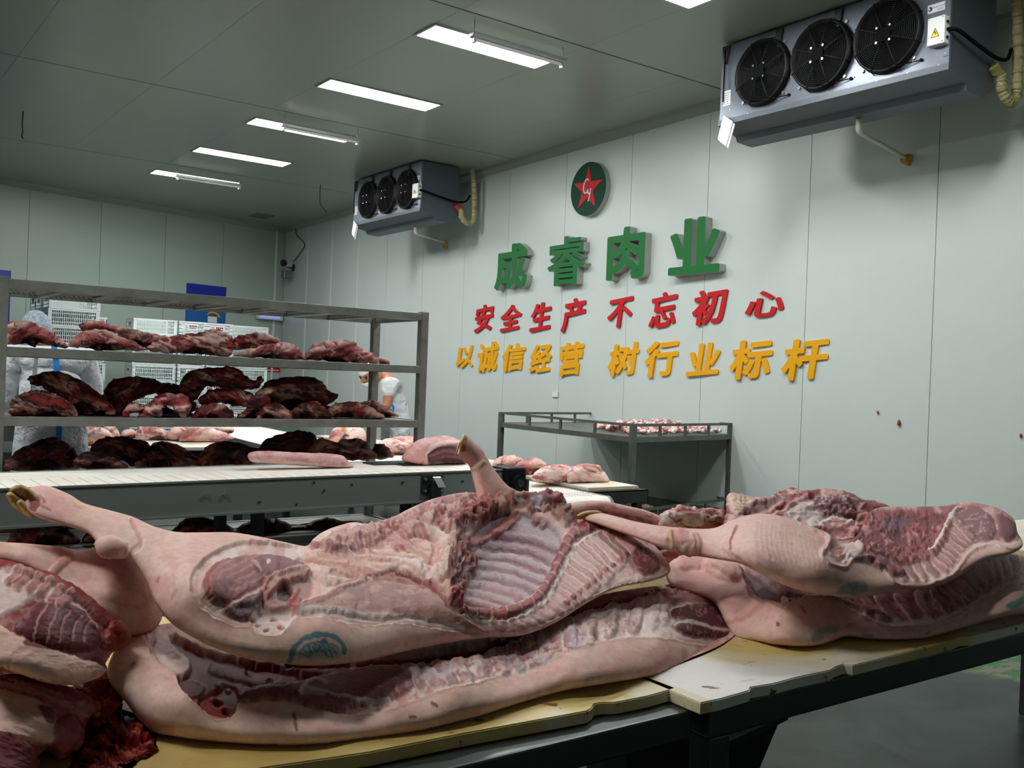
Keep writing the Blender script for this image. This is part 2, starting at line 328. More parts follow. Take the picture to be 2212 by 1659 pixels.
# ------------------------------------------------------------ evaporator coolers
def circle(cy, cz, r, n, x, ph=0): return [(x, cy+r*math.cos(2*PI*k/n+ph), cz+r*math.sin(2*PI*k/n+ph)) for k in range(n)]
def ring(mb, cy, cz, r, x, t, n=40):
    pts = circle(cy, cz, r, n, x); pts.append(pts[0]); mb.tube(pts, t, 5, cap=False)
def cooler(X0, X1, Y0, Y1, z0, z1, label, wallx, near):
    t = empty('air_cooler', ((X0+X1)/2, (Y0+Y1)/2, z0), label, 'cooler', 'ceiling air coolers')
    L = Y1-Y0; h = z1-z0
    MB().box((X0+.02, Y0, z0), (X1, Y1, z1)).build('housing', 'galv_side', t)
    fp = MB().box((X0, Y0-.005, z0-.01), (X0+.02, Y1+.005, z1)); fp.box((X0-.004, Y0-.005, z0-.01), (X0, Y1+.005, z0+.075)); fp.box((X0-.004, Y0-.005, z0+.08), (X0, Y0+.035, z1))
    fp.build('front_panel', 'galv', t)
    # drain pan: a trough under the housing
    pan = MB(); prof = [(X0-.012, z0+.03), (X0-.012, z0-.012), (X0+.2, z0-.06), (X0+.22, z0-.10), (X1-.16, z0-.11), (X1, z0-.03), (X1, z0+.01), (X0, z0+.01)]
    pan.prism([(x, Y0-.01, z) for x, z in prof], (0, L+.02, 0)); pan.build('drain_pan', 'galv_side', t)
    R = .245
    for k in range(3):
        cy = (4.904-.527*k) if near else (11.946-.523*k)
        cz = z0+.315 if near else z0+.30
        fan = MB()
        # shroud: short cylinder with a flared lip
        for ra, rb, xa, xb in ((R*1.04, R*1.0, X0-.002, X0-.05),):
            n = 40; va = circle(cy, cz, ra, n, xa)+circle(cy, cz, rb, n, xb)+circle(cy, cz, rb*.93, n, xb)+circle(cy, cz, rb*.9, n, xa)
            fs = []
            for q in range(3):
                for j in range(n): fs.append((q*n+j, q*n+(j+1) % n, (q+1)*n+(j+1) % n, (q+1)*n+j))
            fan.add(va, fs, True)
        f = fan.build('fan_shroud', 'black', t)
        MB().add(circle(cy, cz, R*.93, 32, X0-.006)+circle(cy, cz, R*.93, 32, X0-.004), [tuple(range(32)), tuple(range(32, 64))[::-1]]+[(i, (i+1) % 32, 32+(i+1) % 32, 32+i) for i in range(32)]).build('fan_back', 'black_soft', f)
        bl = MB()
        for q in range(5):
            a = 2*PI*q/5+k; c, s_ = math.cos(a), math.sin(a); vs = []
            for rr, wv in ((.22, .16), (.55, .26), (.86, .34)):
                for e, xx in ((-1, -.012), (1, -.034)):
                    yy = rr*R; zz = e*wv*R*.6; vs.append((X0+xx, cy+yy*c-zz*s_, cz+yy*s_+zz*c))
            bl.add(vs, [(0, 1, 3, 2), (2, 3, 5, 4)])
        bl.build('fan_blade', 'black_soft', f)
        g = MB(); xg = X0-.062
        nr = 15 if near else 9
        for q in range(nr):
            rr = R*(.26+.74*q/(nr-1)); ring(g, cy, cz, rr, xg+.012*(q/(nr-1))**3, .0019 if near else .0028, 36)
        for q in range(8):
            a = PI/8+q*PI/4; c, s_ = math.cos(a), math.sin(a)
            g.tube([(xg, cy+R*.2*c, cz+R*.2*s_), (xg-.003, cy+R*.7*c, cz+R*.7*s_), (xg+.01, cy+R*1.02*c, cz+R*1.02*s_), (X0-.005, cy+R*1.07*c, cz+R*1.07*s_)], .0034, 5)
        g.build('fan_guard', 'black', f)
        MB().box((xg-.008, cy-R*.2, cz-R*.2), (xg, cy+R*.2, cz+R*.2), .003).build('hub_plate', 'black_soft', f)
        for e, e2 in ((-1, -1), (1, -1), (-1, 1), (1, 1)):
            yy, zz = cy+e*R*.2, cz+e2*R*.2
            MB().tube([(xg-.014, yy, zz), (xg-.004, yy, zz)], .0085, 10).build('screw', 'screw', f)
            a = PI/4+PI/2*(e*1+1)/2+(PI if e2 < 0 else 0); yy, zz = cy+e*R*.78, cz+e2*R*.78
            MB().tube([(X0-.012, yy*1.0, zz), (X0+.002, yy, zz)], .012, 10).build('screw', 'screw', t)
        # cable out of the fan
        MB().tube([(xg-.006, cy+R*.12, cz-R*.2), (xg-.014, cy+R*.05, cz-R*.75), (X0-.06, cy-R*.2, cz-R*.98), (X0-.03, cy-R*.7, cz-R*.92), (X0-.006, cy-R*1.0, cz-R*.9)], .0042, 6).build('fan_cable', 'black_soft', t)
        MB().tube([(X0-.012, cy-R*1.0, cz-R*.9), (X0+.002, cy-R*1.0, cz-R*.9)], .011, 8).build('cable_grommet', 'black_soft', t)
    for k in range(4):
        yy = Y1-.05-k*L*.27
        MB().prism([(X0-.02, yy-.035, z1-.01), (X0-.02, yy+.035, z1-.01), (X0-.02, yy+.02, z1-.09), (X0-.02, yy+.006, z1-.15), (X0-.02, yy-.006, z1-.15), (X0-.02, yy-.02, z1-.09)], (.022, 0, 0)).build('hanging_bracket', 'steel_dark', t)
    for k in range(9):
        yy = Y1-.06-k*(L-.12)/8
        MB().tube([(X0-.008, yy, z0+.03), (X0, yy, z0+.03)], .0055, 8).build('screw', 'screw', t)
        MB().tube([(X0-.008, yy-.04, z0+.10), (X0, yy-.04, z0+.10)], .0045, 8).build('screw', 'screw', t)
    # junction box, labels
    jy0, jy1 = (Y0, Y0+.118) if near else (Y0-.02, Y0+.115)
    jb = MB().box((X0-.06, jy0, z0+.15), (X0, jy1, z0+.33), .006).build('junction_box', 'white', t)
    MB().prism([(X0-.0615, jy1-.03, z0+.20), (X0-.0615, jy0+.035, z0+.20), (X0-.0615, (jy0+jy1)/2+.0025, z0+.255)], (.001, 0, 0)).build('warning_triangle', 'warn', jb)
    yc = (jy0+jy1)/2+.003
    MB().prism([(X0-.0625, yc+.003, z0+.245), (X0-.0625, yc+.008, z0+.225), (X0-.0625, yc, z0+.227), (X0-.0625, yc-.003, z0+.207), (X0-.0625, yc-.007, z0+.23), (X0-.0625, yc, z0+.229)], (.001, 0, 0)).build('lightning_mark', 'hang', jb)
    tri = MB(); P = [(jy1-.03, z0+.20), (jy0+.035, z0+.20), ((jy0+jy1)/2+.0025, z0+.255)]
    for i in range(3): tri.bar((X0-.0622, P[i][0], P[i][1]), (X0-.0622, P[(i+1) % 3][0], P[(i+1) % 3][1]), .003, .001)
    tri.build('triangle_border', 'hang', jb)
    for e in (.012, .106):
        for zz in (.163, .317): MB().tube([(X0-.063, jy0+e, z0+zz), (X0-.058, jy0+e, z0+zz)], .004, 8).build('screw', 'screw', jb)
    for zz in (.19, .24, .29): MB().tube([(X0-.03, jy0-.008, z0+zz), (X0-.03, jy0+.002, z0+zz)], .01, 8).build('cable_gland', 'black', jb)
    MB().box((X0-.002, Y0+.0, z0+.385), (X0, Y0+.155, z0+.44)).build('maker_label', 'paper', t)
    lg = MB()
    lg.tube(circle(Y0+.137, z0+.412, .012, 14, X0-.003)[2:], .004, 6); lg.build('logo_ring', 'blue2', t)
    MB().box((X0-.004, Y0+.130, z0+.400), (X0-.002, Y0+.138, z0+.419)).build('logo_drop', 'redside', t)
    put_text('HONGYUE 弘雅制冷', X0-.003, Y0+.118, z0+.418, .11, .014, 'blue', t, 'label_text')
    put_text('冷风机', X0-.003, Y0+.09, z0+.398, .045, .014, 'blue', t, 'label_text')
    MB().box((X0-.002, Y1-.10, z0+.14), (X0, Y1-.025, z0+.26)).build('data_label', 'paper', t)
    for q in range(6): MB().box((X0-.003, Y1-.092, z0+.152+q*.017), (X0-.001, Y1-.034+.0*q, z0+.155+q*.017)).build('label_line', 'ink', t)
    # hanging tag: folded sheet
    tg = MB(); yt = Y1-.06
    vs = [(X0-.03, yt+.0, z0+.06), (X0-.03, yt-.10, z0-.01), (X0-.035, yt-.045, z0-.19), (X0-.025, yt+.055, z0-.12)]
    tg.prism(vs, (-.002, 0, 0)); tg.build('paper_tag', 'paper', t)
    tg2 = MB(); tg2.prism([(a+.012, b-.012, c-.02) for a, b, c in vs], (-.002, 0, 0)); tg2.build('paper_tag', 'paper', t)
    MB().tube([(X0-.02, Y1-.045, z1-.04), (X0-.03, Y1-.05, z1-.3), (X0-.02, Y1-.04, z0+.17)], .006, 6).build('cable', 'black_soft', t)
    # black cable from the box to the pipe bundle
    xc = X0-.03
    MB().tube(smooth_path([(xc, jy0-.008, z0+.24), (xc+.06, Y0-.045, z0+.235), (xc+.25, Y0-.05, z0+.20), (X1-.08, Y0-.05, z0+.165), (X1+.08, Y0-.045, z0+.19), (X1+.16, Y0-.03, z0+.28)], 5), .013, 8).build('power_cable', 'black_soft', t)
    # drain pipe from the pan into the wall
    yd = 4.27 if near else 11.2; xd = X0+.30; zd = z0-.085; yw = 4.355 if near else 11.47
    MB().tube([(xd, yd, zd+.03), (xd, yd, zd-.025)], .019, 10).build('pipe_socket', 'black', t)
    MB().tube([(xd, yd, zd-.02), (xd+.002, yd, zd-.08), (xd+.012, yd, zd-.105), (xd+.04, yd, zd-.12), (wallx+.02, yw, zd-.165 if near else zd-.13)], [.021, .022, .022, .017, .017], 10).build('drain_pipe', 'pvc', t)
    gm = MB(); random.seed(4)
    for q in range(5): gm.tube([(wallx-.035, yw+random.uniform(-.02, .02), zd-.15-.012*q), (wallx+.005, yw+random.uniform(-.03, .03), zd-.16-.014*q)], [.016+.01*random.random(), .03-.004*q], 8)
    gm.build('sealing_foam', 'glue', t)
    # insulated suction pipe: out of the side, down, and up to the ceiling
    xp = X1+.2; yp = Y0-.02
    pts = [(X1-.02, yp+.0, z0+.10), (X1+.02, yp-.02, z0+.06), (X1+.04, yp-.02, z0-.02), (X1+.09, yp-.03, z0-.075), (X1+.15, yp-.03, z0-.09), (xp+.0, yp-.03, z0-.05), (xp+.02, yp-.03, z0+.05), (xp+.01, yp-.03, z0+.3), (xp-.01, yp-.03, z0+.5), (xp-.03, yp-.03, z1-.03), (xp-.03, yp-.03, ZC)]
    P = smooth_path(pts, 6)
    MB().tube(P, [.034+.003*math.sin(i*1.3) for i in range(len(P))], 10).build('insulated_pipe', 'foam', t)
    w_ = MB(); w_.tube([(X1-.05, yp+.0, z0+.12), (X1, yp-.01, z0+.085)], .036, 10); w_.build('pipe_collar', 'red_cap' if not near else 'foam_y', t)
    for i in range(2, len(P)-2, 2):
        a, b = P[i], P[i+1]; MB().tube([a, tuple(a[j]*.6+b[j]*.4 for j in range(3))], .0385, 10).build('pipe_wrap', 'foam_y', t)
    return t
def smooth_path(pts, k):
    P = np.array(pts, float); out = []
    for i in range(len(P)-1):
        p0, p1, p2, p3 = P[max(i-1, 0)], P[i], P[i+1], P[min(i+2, len(P)-1)]
        for j in range(k):
            t = j/k; out.append(tuple(.5*((2*p1)+(-p0+p2)*t+(2*p0-5*p1+4*p2-p3)*t*t+(-p0+3*p1-3*p2+p3)*t**3)))
    out.append(tuple(P[-1])); return out
# text laid on planes facing -X (read with Y falling)
def glyph(txt, offset=0, res=3):
    cu = D.curves.new('t', 'FONT'); cu.body = txt; cu.offset = offset; cu.resolution_u = res; cu.fill_mode = 'NONE' if False else 'BOTH'
    o = D.objects.new('t', cu); C.objects.link(o)
    bpy.context.view_layer.update()
    dg = bpy.context.evaluated_depsgraph_get(); me = D.meshes.new_from_object(o.evaluated_get(dg))
    D.objects.remove(o); D.curves.remove(cu)
    return me
def pen_glyph(txt, pen, res=4, dz=.0):   # bold glyph: the outline swept by a round or slanted pen
    me = glyph(txt, 0, res); co = np.array([v.co[:] for v in me.vertices]); fs = [tuple(p.vertices) for p in me.polygons]
    D.meshes.remove(me); V = []; F = []
    for k, (a, b) in enumerate(pen):
        o = len(V); V += [(x+a, y+b, 0) for x, y, z in co]; F += [tuple(i+o for i in f) for f in fs]
    return V, F, len(co)
def put_text(txt, X, Ystart, z, wd, ht, m, parent, name):
    me = glyph(txt, .0)
    co = np.array([v.co[:] for v in me.vertices]); mn = co.min(0); mx = co.max(0); sc = (co-mn)/np.maximum(mx-mn, 1e-6)
    for i, v in enumerate(me.vertices): v.co = (X, Ystart-sc[i, 0]*wd, z-ht/2+sc[i, 1]*ht)
    me.name = name; me.materials.clear(); me.materials.append(M[m])
    o = D.objects.new(name, me); C.objects.link(o); par(o, parent); return o
cooler(5.86, 6.42, 3.42, 5.33, 3.46, 4.08, 'large grey three-fan ceiling cooler at the top right, close to the camera', wallX(4.2), True)
cooler(6.22, 6.78, 10.58, 12.4, 3.46, 4.08, 'smaller-looking grey three-fan ceiling cooler in the distance left of the round emblem', wallX(11.3), False)
# ============================================================ lettering on the right wall
def mk(o, me_name, m): pass
def sdf_glyph(ch, a, b, ang, n=110, soft=.008):
    """glyph outline thickened by a slanted elliptic pen, as marching-squares polygons in unit size"""
    me = glyph(ch, 0, 4); V = np.array([v.co[:2] for v in me.vertices]); cnt = {}
    for p in me.polygons:
        vs = list(p.vertices)
        for i in range(len(vs)): k = tuple(sorted((vs[i], vs[(i+1) % len(vs)]))); cnt[k] = cnt.get(k, 0)+1
    E_ = [k for k, c in cnt.items() if c == 1]; D.meshes.remove(me)
    mn, mx = V.min(0)-max(a, b)*1.4, V.max(0)+max(a, b)*1.4
    gx = np.linspace(mn[0], mx[0], n); gy = np.linspace(mn[1], mx[1], n); X, Y = np.meshgrid(gx, gy); x, y = X.ravel(), Y.ravel()
    ins = np.zeros(len(x), bool); c, s_ = math.cos(ang), math.sin(ang)
    T = lambda px, py: ((px*c+py*s_)/a, (-px*s_+py*c)/b)
    u, v = T(x, y); best = np.full(len(x), 1e9)
    for i, j in E_:
        p, q = V[i], V[j]
        if p[1] != q[1]: ins ^= ((p[1] > y) != (q[1] > y)) & (x < (q[0]-p[0])*(y-p[1])/(q[1]-p[1])+p[0])
        pu, pv = T(*p); qu, qv = T(*q); dx, dy = qu-pu, qv-pv; t = np.clip(((u-pu)*dx+(v-pv)*dy)/(dx*dx+dy*dy+1e-12), 0, 1)
        best = np.minimum(best, (u-pu-t*dx)**2+(v-pv-t*dy)**2)
    f = 1-np.where(ins, -np.sqrt(best), np.sqrt(best)); f = f.reshape(n, n)
    bm = bmesh.new(); cache = {}
    def gv(k, x, y):
        if k not in cache: cache[k] = bm.verts.new((x, y, 0))
        return cache[k]
    for j in range(n-1):
        for i in range(n-1):
            cs = [(i, j), (i+1, j), (i+1, j+1), (i, j+1)]; fv = [f[q[1], q[0]] for q in cs]
            if max(fv) <= 0: continue
            poly = []
            for k in range(4):
                p, q = cs[k], cs[(k+1) % 4]; a_, b_ = fv[k], fv[(k+1) % 4]
                if a_ > 0: poly.append(gv(p, gx[p[0]], gy[p[1]]))
                if (a_ > 0) != (b_ > 0):
                    t = a_/(a_-b_); kk = tuple(sorted((p, q))); poly.append(gv(kk, gx[p[0]]+(gx[q[0]]-gx[p[0]])*t, gy[p[1]]+(gy[q[1]]-gy[p[1]])*t))
            if len(poly) > 2:
                try: bm.faces.new(poly)
                except ValueError: pass
    bmesh.ops.dissolve_limit(bm, angle_limit=.02, verts=bm.verts, edges=bm.edges)
    return bm
def wall_char(ch, bx, color, depth, off, label, cat, group, shear=0, stand=0.0):
    x0, x1, y0, y1 = bx
    xc, yc = (x0+x1)/2, (y0+y1)/2
    Xf = wallX(8)-depth
    Ya = atX(x0, yc, Xf)[1]; Yb = atX(x1, yc, Xf)[1]
    for _ in range(2): Xf = wallX((Ya+Yb)/2)-depth; Ya = atX(x0, yc, Xf)[1]; Yb = atX(x1, yc, Xf)[1]
    zt = atX(xc, y0, Xf)[2]; zb = atX(xc, y1, Xf)[2]
    bm = sdf_glyph(ch, .040, .017, -.75) if shear else sdf_glyph(ch, *(( .016, .014, 0) if ch == '睿' else (.036, .030, 0)))
    co = np.array([v.co[:] for v in bm.verts]); co[:, 0] += shear*co[:, 1]; co[:, 1] += shear*.9*co[:, 0]
    mn, mx = co.min(0), co.max(0); sc = (co-mn)/np.maximum(mx-mn, 1e-6)
    for i, v in enumerate(bm.verts): v.co = (0, -(sc[i, 0]-.5)*(Ya-Yb), (sc[i, 1]-.5)*(zt-zb))
    r = bmesh.ops.extrude_face_region(bm, geom=bm.faces[:])
    for v in [g for g in r['geom'] if isinstance(g, bmesh.types.BMVert)]: v.co.x += depth-stand
    bmesh.ops.recalc_face_normals(bm, faces=bm.faces)
    me = D.meshes.new('sign_character'); 
    me.materials.append(M[color]); me.materials.append(M['signside'] if depth > .05 else M[color if color == 'yellow' else 'redside'])
    for f in bm.faces:
        f.material_index = 0 if abs(f.normal.x) > .9 else 1
        f.smooth = False
    bm.to_mesh(me); bm.free()
    o = D.objects.new('sign_character', me); C.objects.link(o)
    o.location = (Xf, (Ya+Yb)/2, (zt+zb)/2)
    return tag(o, label, cat, group)
G = [('成', (1069, 1139, 527, 625)), ('睿', (1183, 1264, 510, 616)), ('肉', (1311, 1393, 490, 603)), ('业', (1445, 1556, 470, 591))]
ordn = ['first', 'second', 'third', 'fourth', 'fifth', 'sixth', 'seventh', 'eighth', 'ninth', 'tenth']
for i, (c_, b_) in enumerate(G):
    wall_char(c_, b_, 'green', .10, .035, 'thick green character %s, %s of the top row on the wall' % (c_, ordn[i]), 'sign', 'green characters of the top row')
cr2 = lambda a, b, c, d: (960+a/2.5136, 960+b/2.5136, 330+c/2.5136, 330+d/2.5136)
Rr = [('安', 162, 265, 825, 977), ('全', 303, 418, 825, 972), ('生', 463, 578, 812, 972), ('产', 633, 765, 790, 977), ('不', 885, 1022, 782, 950), ('忘', 1110, 1262, 757, 950), ('初', 1345, 1535, 745, 937), ('心', 1632, 1842, 750, 892)]
for i, (c_, *b_) in enumerate(Rr):
    wall_char(c_, cr2(*b_), 'red', .022, .03, 'flat red character %s, %s of the middle row on the wall' % (c_, ordn[i]), 'sign', 'red characters of the middle row', .12, .0)
Yy = [('以', 62, 155, 1045, 1170), ('诚', 180, 292, 1025, 1195), ('信', 313, 440, 1035, 1190), ('经', 462, 580, 1040, 1194), ('营', 625, 755, 1025, 1217), ('树', 887, 1055, 1027, 1217), ('行', 1085, 1268, 1022, 1222), ('业', 1312, 1497, 1030, 1217), ('标', 1548, 1780, 1018, 1235), ('杆', 1830, 2085, 1012, 1240)]
for i, (c_, *b_) in enumerate(Yy):
    wall_char(c_, cr2(*b_), 'yellow', .022, .03, 'flat yellow character %s, %s of the bottom row on the wall' % (c_, ordn[i]), 'sign', 'yellow characters of the bottom row', .12, .0)
# round emblem
xe = wallX(8.25); em = empty('round_emblem', (xe, 8.28, 3.53), 'round dark green emblem with red star and white letters C y above the green characters', 'sign')
ey, ez, er = 8.265, 3.52, .298
pts = lambda X, r, n=64: [(X, ey+r*math.cos(2*PI*k/n), ez+r*math.sin(2*PI*k/n)) for k in range(n)]
MB().add(pts(xe-.075, er)+pts(xe, er), [(i, (i+1) % 64, 64+(i+1) % 64, 64+i) for i in range(64)]+[tuple(range(64, 128))], False).build('rim', 'signside', em)
MB().add(pts(xe-.078, er-.004)+pts(xe-.07, er-.004), [tuple(range(64))]+[(i, (i+1) % 64, 64+(i+1) % 64, 64+i) for i in range(64)]).build('disc', 'dgreen', em)
st = []
for k in range(10):
    rr = er*.86 if k % 2 == 0 else er*.33; a = PI/2+PI/5*k+.04; st.append((xe-.082, ey+rr*math.cos(a), ez+rr*math.sin(a)))
MB().prism(st, (.005, 0, 0)).build('star', 'red', em)
def stroke(pts2, wd, X, m, name, parent):
    P = smooth_path([(X, ey+a*er, ez+b*er) for a, b in pts2], 6); MB().tube(P, wd, 6).build(name, m, parent)
stroke([(-.06, .30), (0, .36), (.1, .34), (.19, .2), (.21, .02), (.15, -.13), (.04, -.14), (-.02, -.07)], .009, xe-.084, 'white', 'letter', em)
stroke([(-.02, -.02), (-.05, -.17), (-.1, -.2), (-.15, -.15)], .008, xe-.084, 'white', 'letter', em)
stroke([(-.2, .0), (-.16, -.2), (-.1, -.42), (-.06, -.46)], .008, xe-.084, 'white', 'letter', em)
# small things on the walls
def card(name, X, y0, y1, z0, z1, m, label, cat, **k):
    o = MB().box((X-.004, min(y0, y1), min(z0, z1)), (X, max(y0, y1), max(z0, z1))).build(name, m); return tag(o, label, cat)
p = atX(1200, 852, wallX(8.6)); r_ = MB(); r_.box((p[0]-.012, p[1]-.05, p[2]-.03), (p[0], p[1]+.05, p[2]+.03), .003)
tag(r_.build('wall_clip', 'white'), 'small white clip stuck to the wall below the yellow characters', 'clip')
for px_, py_, r_2, lb in ((1943, 912, .022, 'largest brown scrap stuck to the right wall'), (1897, 890, .013, 'small brown scrap stuck to the right wall left of the largest'), (2206, 940, .014, 'brown scrap stuck to the right wall at the right edge of the view')):
    q = atX(px_, py_, wallX(4.7)); q = atX(px_, py_, wallX(q[1])-.004)
    tag(MB().tube([(q[0]-.004, q[1], q[2]-r_2), (q[0]-.006, q[1], q[2]), (q[0]-.003, q[1]+.004, q[2]+r_2*.8)], [r_2*.7, r_2*.6, r_2*.3], 8).build('meat_scrap', 'redside'), lb, 'scrap')
bs = empty('blue_poster', (5.8, backY(5.8), 2.5), 'blue poster with a golden arched emblem on the back wall above the crates', 'poster')
def bx_back(x0, x1, z0, z1, off, th=.004):
    return MB().add([(x0, backY(x0)-off, z0), (x1, backY(x1)-off, z0), (x1, backY(x1)-off, z1), (x0, backY(x0)-off, z1), (x0, backY(x0)-off+th, z0), (x1, backY(x1)-off+th, z0), (x1, backY(x1)-off+th, z1), (x0, backY(x0)-off+th, z1)],
                    [(0, 1, 2, 3), (4, 7, 6, 5), (0, 4, 5, 1), (1, 5, 6, 2), (2, 6, 7, 3), (3, 7, 4, 0)])
bx_back(5.42, 6.19, 1.75, 2.86, .02, .02).build('board', 'blue', bs); bx_back(5.43, 6.18, 1.76, 2.52, .024).build('lower_field', 'blue2', bs)
a_ = [(5.93+.12*math.cos(t), backY(5.93)-.03, 2.30+.08*math.sin(t)) for t in np.linspace(0, PI, 14)]; MB().tube(a_, .02, 6).build('golden_arc', 'yellow', bs)
bx_back(5.84, 6.02, 2.2, 2.31, .028).build('emblem_field', 'paper', bs)
tag(bx_back(1.7, 2.55, 1.9, 2.74, .02, .02).build('blue_poster', 'blue'), 'blue poster cut off by the left edge of the view, beside the rack post', 'poster')
uv = empty('insect_lamp', (7.05, backY(7.0)-.1, 2.4), 'white wall-mounted insect lamp with bluish glow right of the crates', 'lamp')
bx_back(6.82, 7.36, 2.34, 2.47, .12, .10).build('housing', 'white', uv); bx_back(6.86, 7.3, 2.365, 2.445, .125).build('light_strip', mat('uv_strip', s255(150, 170, 240), .4, emit=(s255(150, 170, 250), .5)), uv)
rs = tag(bx_back(7.10, 7.36, 1.36, 1.46, .01), None) if False else None
rd = empty('red_notice', (7.2, backY(7.2), 1.4), 'small red notice strip with white letters on the back wall under the rack rail', 'notice')
bx_back(7.10, 7.39, 1.36, 1.47, .01).build('plate', 'red', rd)
for i in range(9): bx_back(7.12+i*.028, 7.14+i*.028, 1.385, 1.405, .013).build('letter_mark', 'paper', rd)
# security camera
cc = empty('security_camera', (7.25, 17.0, 3.3), 'small grey bullet security camera with black face in the far corner', 'camera')
xw = wallX(17.2)
MB().tube([(xw-.002, 17.1, 3.32), (xw-.03, 17.1, 3.32)], .07, 14).build('wall_plate', 'steel_dark', cc)
MB().tube([(xw-.03, 17.1, 3.32), (xw-.10, 17.08, 3.31), (xw-.16, 17.06, 3.33)], .022, 8).build('bracket', 'galv', cc)
MB().box((xw-.24, 16.98, 3.10), (xw-.08, 17.12, 3.24), .015).build('junction_box', 'galv', cc)
MB().tube([(xw-.10, 17.05, 3.36), (xw-.30, 16.86, 3.36)], [.05, .06], 12).build('body', 'white', cc)
MB().tube([(xw-.30, 16.86, 3.36), (xw-.315, 16.845, 3.36)], .064, 12).build('face', 'black', cc)
MB().tube(smooth_path([(xw-.02, 17.05, ZC-.05), (xw-.05, 16.9, 3.9), (xw-.03, 16.6, 3.72), (xw-.03, 16.7, 3.6), (xw-.06, 17.0, 3.42)], 5), .008, 6).build('cable', 'hang', cc)
vn = empty('ceiling_vent', (6.97, 16.1, ZC), 'small square ceiling vent near the far corner', 'vent')
q_ = atZ(565, 466, ZC); vb = MB().box((q_[0]-.16, q_[1]-.22, ZC-.012), (q_[0]+.16, q_[1]+.22, ZC)); vb.build('frame', 'joint', vn)
for i in range(7): MB().box((q_[0]-.14, q_[1]-.19+i*.058, ZC-.018), (q_[0]+.14, q_[1]-.165+i*.058, ZC-.008)).build('slat', 'joint', vn)
def wire(label, px, Y, L, k):
    Y = float(atZ(px[0][0], px[0][1], ZC+.004)[1]); P = [tuple(atY(x, y, Y)) for x, y in px]
    return tag(MB().tube(smooth_path(P, 4), k, 5).build('hanging_wire', 'hang'), label, 'wire')
wire('thin dark wire hanging from the ceiling left of the far cooler', [(692, 398), (691, 420), (692, 440), (700, 452), (706, 458)], 13.0, 1, .006)
wire('short knotted black wire end hanging from the ceiling near the left edge', [(50, 240), (48, 268), (49, 285), (47, 292), (50, 300)], 11.0, 1, .007)
# ============================================================ steel rack behind the conveyor
rk = empty('steel_rack', (1.9, 5.4, 0), 'tall open grey steel rack with four shelves of meat behind the conveyor', 'rack')
RX0, RX1, RY0, RY1 = .735, 3.09, 5.1, 5.76
for x in (RX0, RX1-.05):
    for y in (RY0, RY1-.05):
        MB().box((x, y, 0), (x+.05, y+.05, 1.755 if y < 5.3 else 1.74), .003).build('post', 'steel_old', rk)
LV = [.44, .765, 1.095, 1.425, 1.745]          # shelf heights
for i, z in enumerate(LV):
    h = .045
    for y in (RY0, RY1-.03):
        MB().box((RX0+.05, y, z-h), (RX1-.05, y+.03, z), .002).build('rail', 'steel_old', rk)
    for x in (RX0+.01, RX1-.04):
        MB().box((x, RY0+.05, z-h), (x+.03, RY1-.05, z), .002).build('end_rail', 'steel_old', rk)
    for j in range(7):
        x = RX0+.28+j*.285; MB().box((x, RY0+.03, z-h), (x+.03, RY1-.03, z-.006)).build('cross_bar', 'steel_old', rk)
    if i == 4:
        g = MB(); n = 90
        for j in range(n): x = RX0+.06+j*(RX1-RX0-.12)/n; g.box((x, RY0+.03, z-.014), (x+.004, RY1-.03, z-.009))
        for j in range(22): y = RY0+.04+j*.028; g.box((RX0+.06, y, z-.009), (RX1-.06, y+.004, z-.005))
        g = g.build('mesh_deck', 'steel_old', rk); g['kind'] = 'stuff'
    else:
        MB().box((RX0+.05, RY0+.03, z-.012), (RX1-.05, RY1-.03, z-.004)).build('deck', 'steel_old', rk)
# ============================================================ conveyor 1 (across, in front of the rack)
def cy1(x): return 4.26+.078*(x-.6)
def skew_box(mb, x0, x1, d0, d1, z0, z1):
    vs = [(x, cy1(x)+d, z) for z in (z0, z1) for x, d in ((x0, d0), (x1, d0), (x1, d1), (x0, d1))]
    return mb.add(vs, [(0, 3, 2, 1), (4, 5, 6, 7), (0, 1, 5, 4), (1, 2, 6, 5), (2, 3, 7, 6), (3, 0, 4, 7)])
cv = empty('conveyor', (1.5, 4.6, 0), 'long grey steel conveyor with a white belt running across in front of the rack', 'conveyor')
skew_box(MB(), -1.6, 3.22, .012, .63, .832, .85).build('belt', 'belt', cv)
side = skew_box(MB(), -1.6, 3.26, 0, .012, .693, .854); skew_box(side, -1.6, 3.26, -.012, .012, .693, .703); side.build('side_panel', 'steel', cv)
skew_box(MB(), -1.6, 3.26, .63, .642, .693, .854).build('side_panel', 'steel', cv)
skew_box(MB(), -1.6, 3.24, -.004, 0, .842, .846).build('edge_strip', 'steel_dark', cv)
skew_box(MB(), -1.6, 3.0, .03, .61, .695, .703).build('return_belt', 'belt', cv)
for i in range(62):
    x = -.9+i*.066
    skew_box(MB(), x, x+.0022, .012, .34 if i < 40 else .16, .85, .8506).build('belt_joint', 'belt_line', cv)
random.seed(3)
for x in (-.9, .15, 1.75, 2.9):
    MB().box((x, cy1(x)+.05, 0), (x+.05, cy1(x)+.10, .69)).build('leg', 'steel_dark', cv); MB().box((x, cy1(x)+.55, 0), (x+.05, cy1(x)+.60, .69)).build('leg', 'steel_dark', cv)
for px, py in ((445, 1070), (487, 1069)):
    yy = 4.29; q = atY(px, py, yy-.012); q = atY(px, py, cy1(q[0])-.003); MB().tube([(q[0], q[1]-.008, q[2]), (q[0], q[1]+.01, q[2])], .011, 12).build('bolt', 'screw', cv)
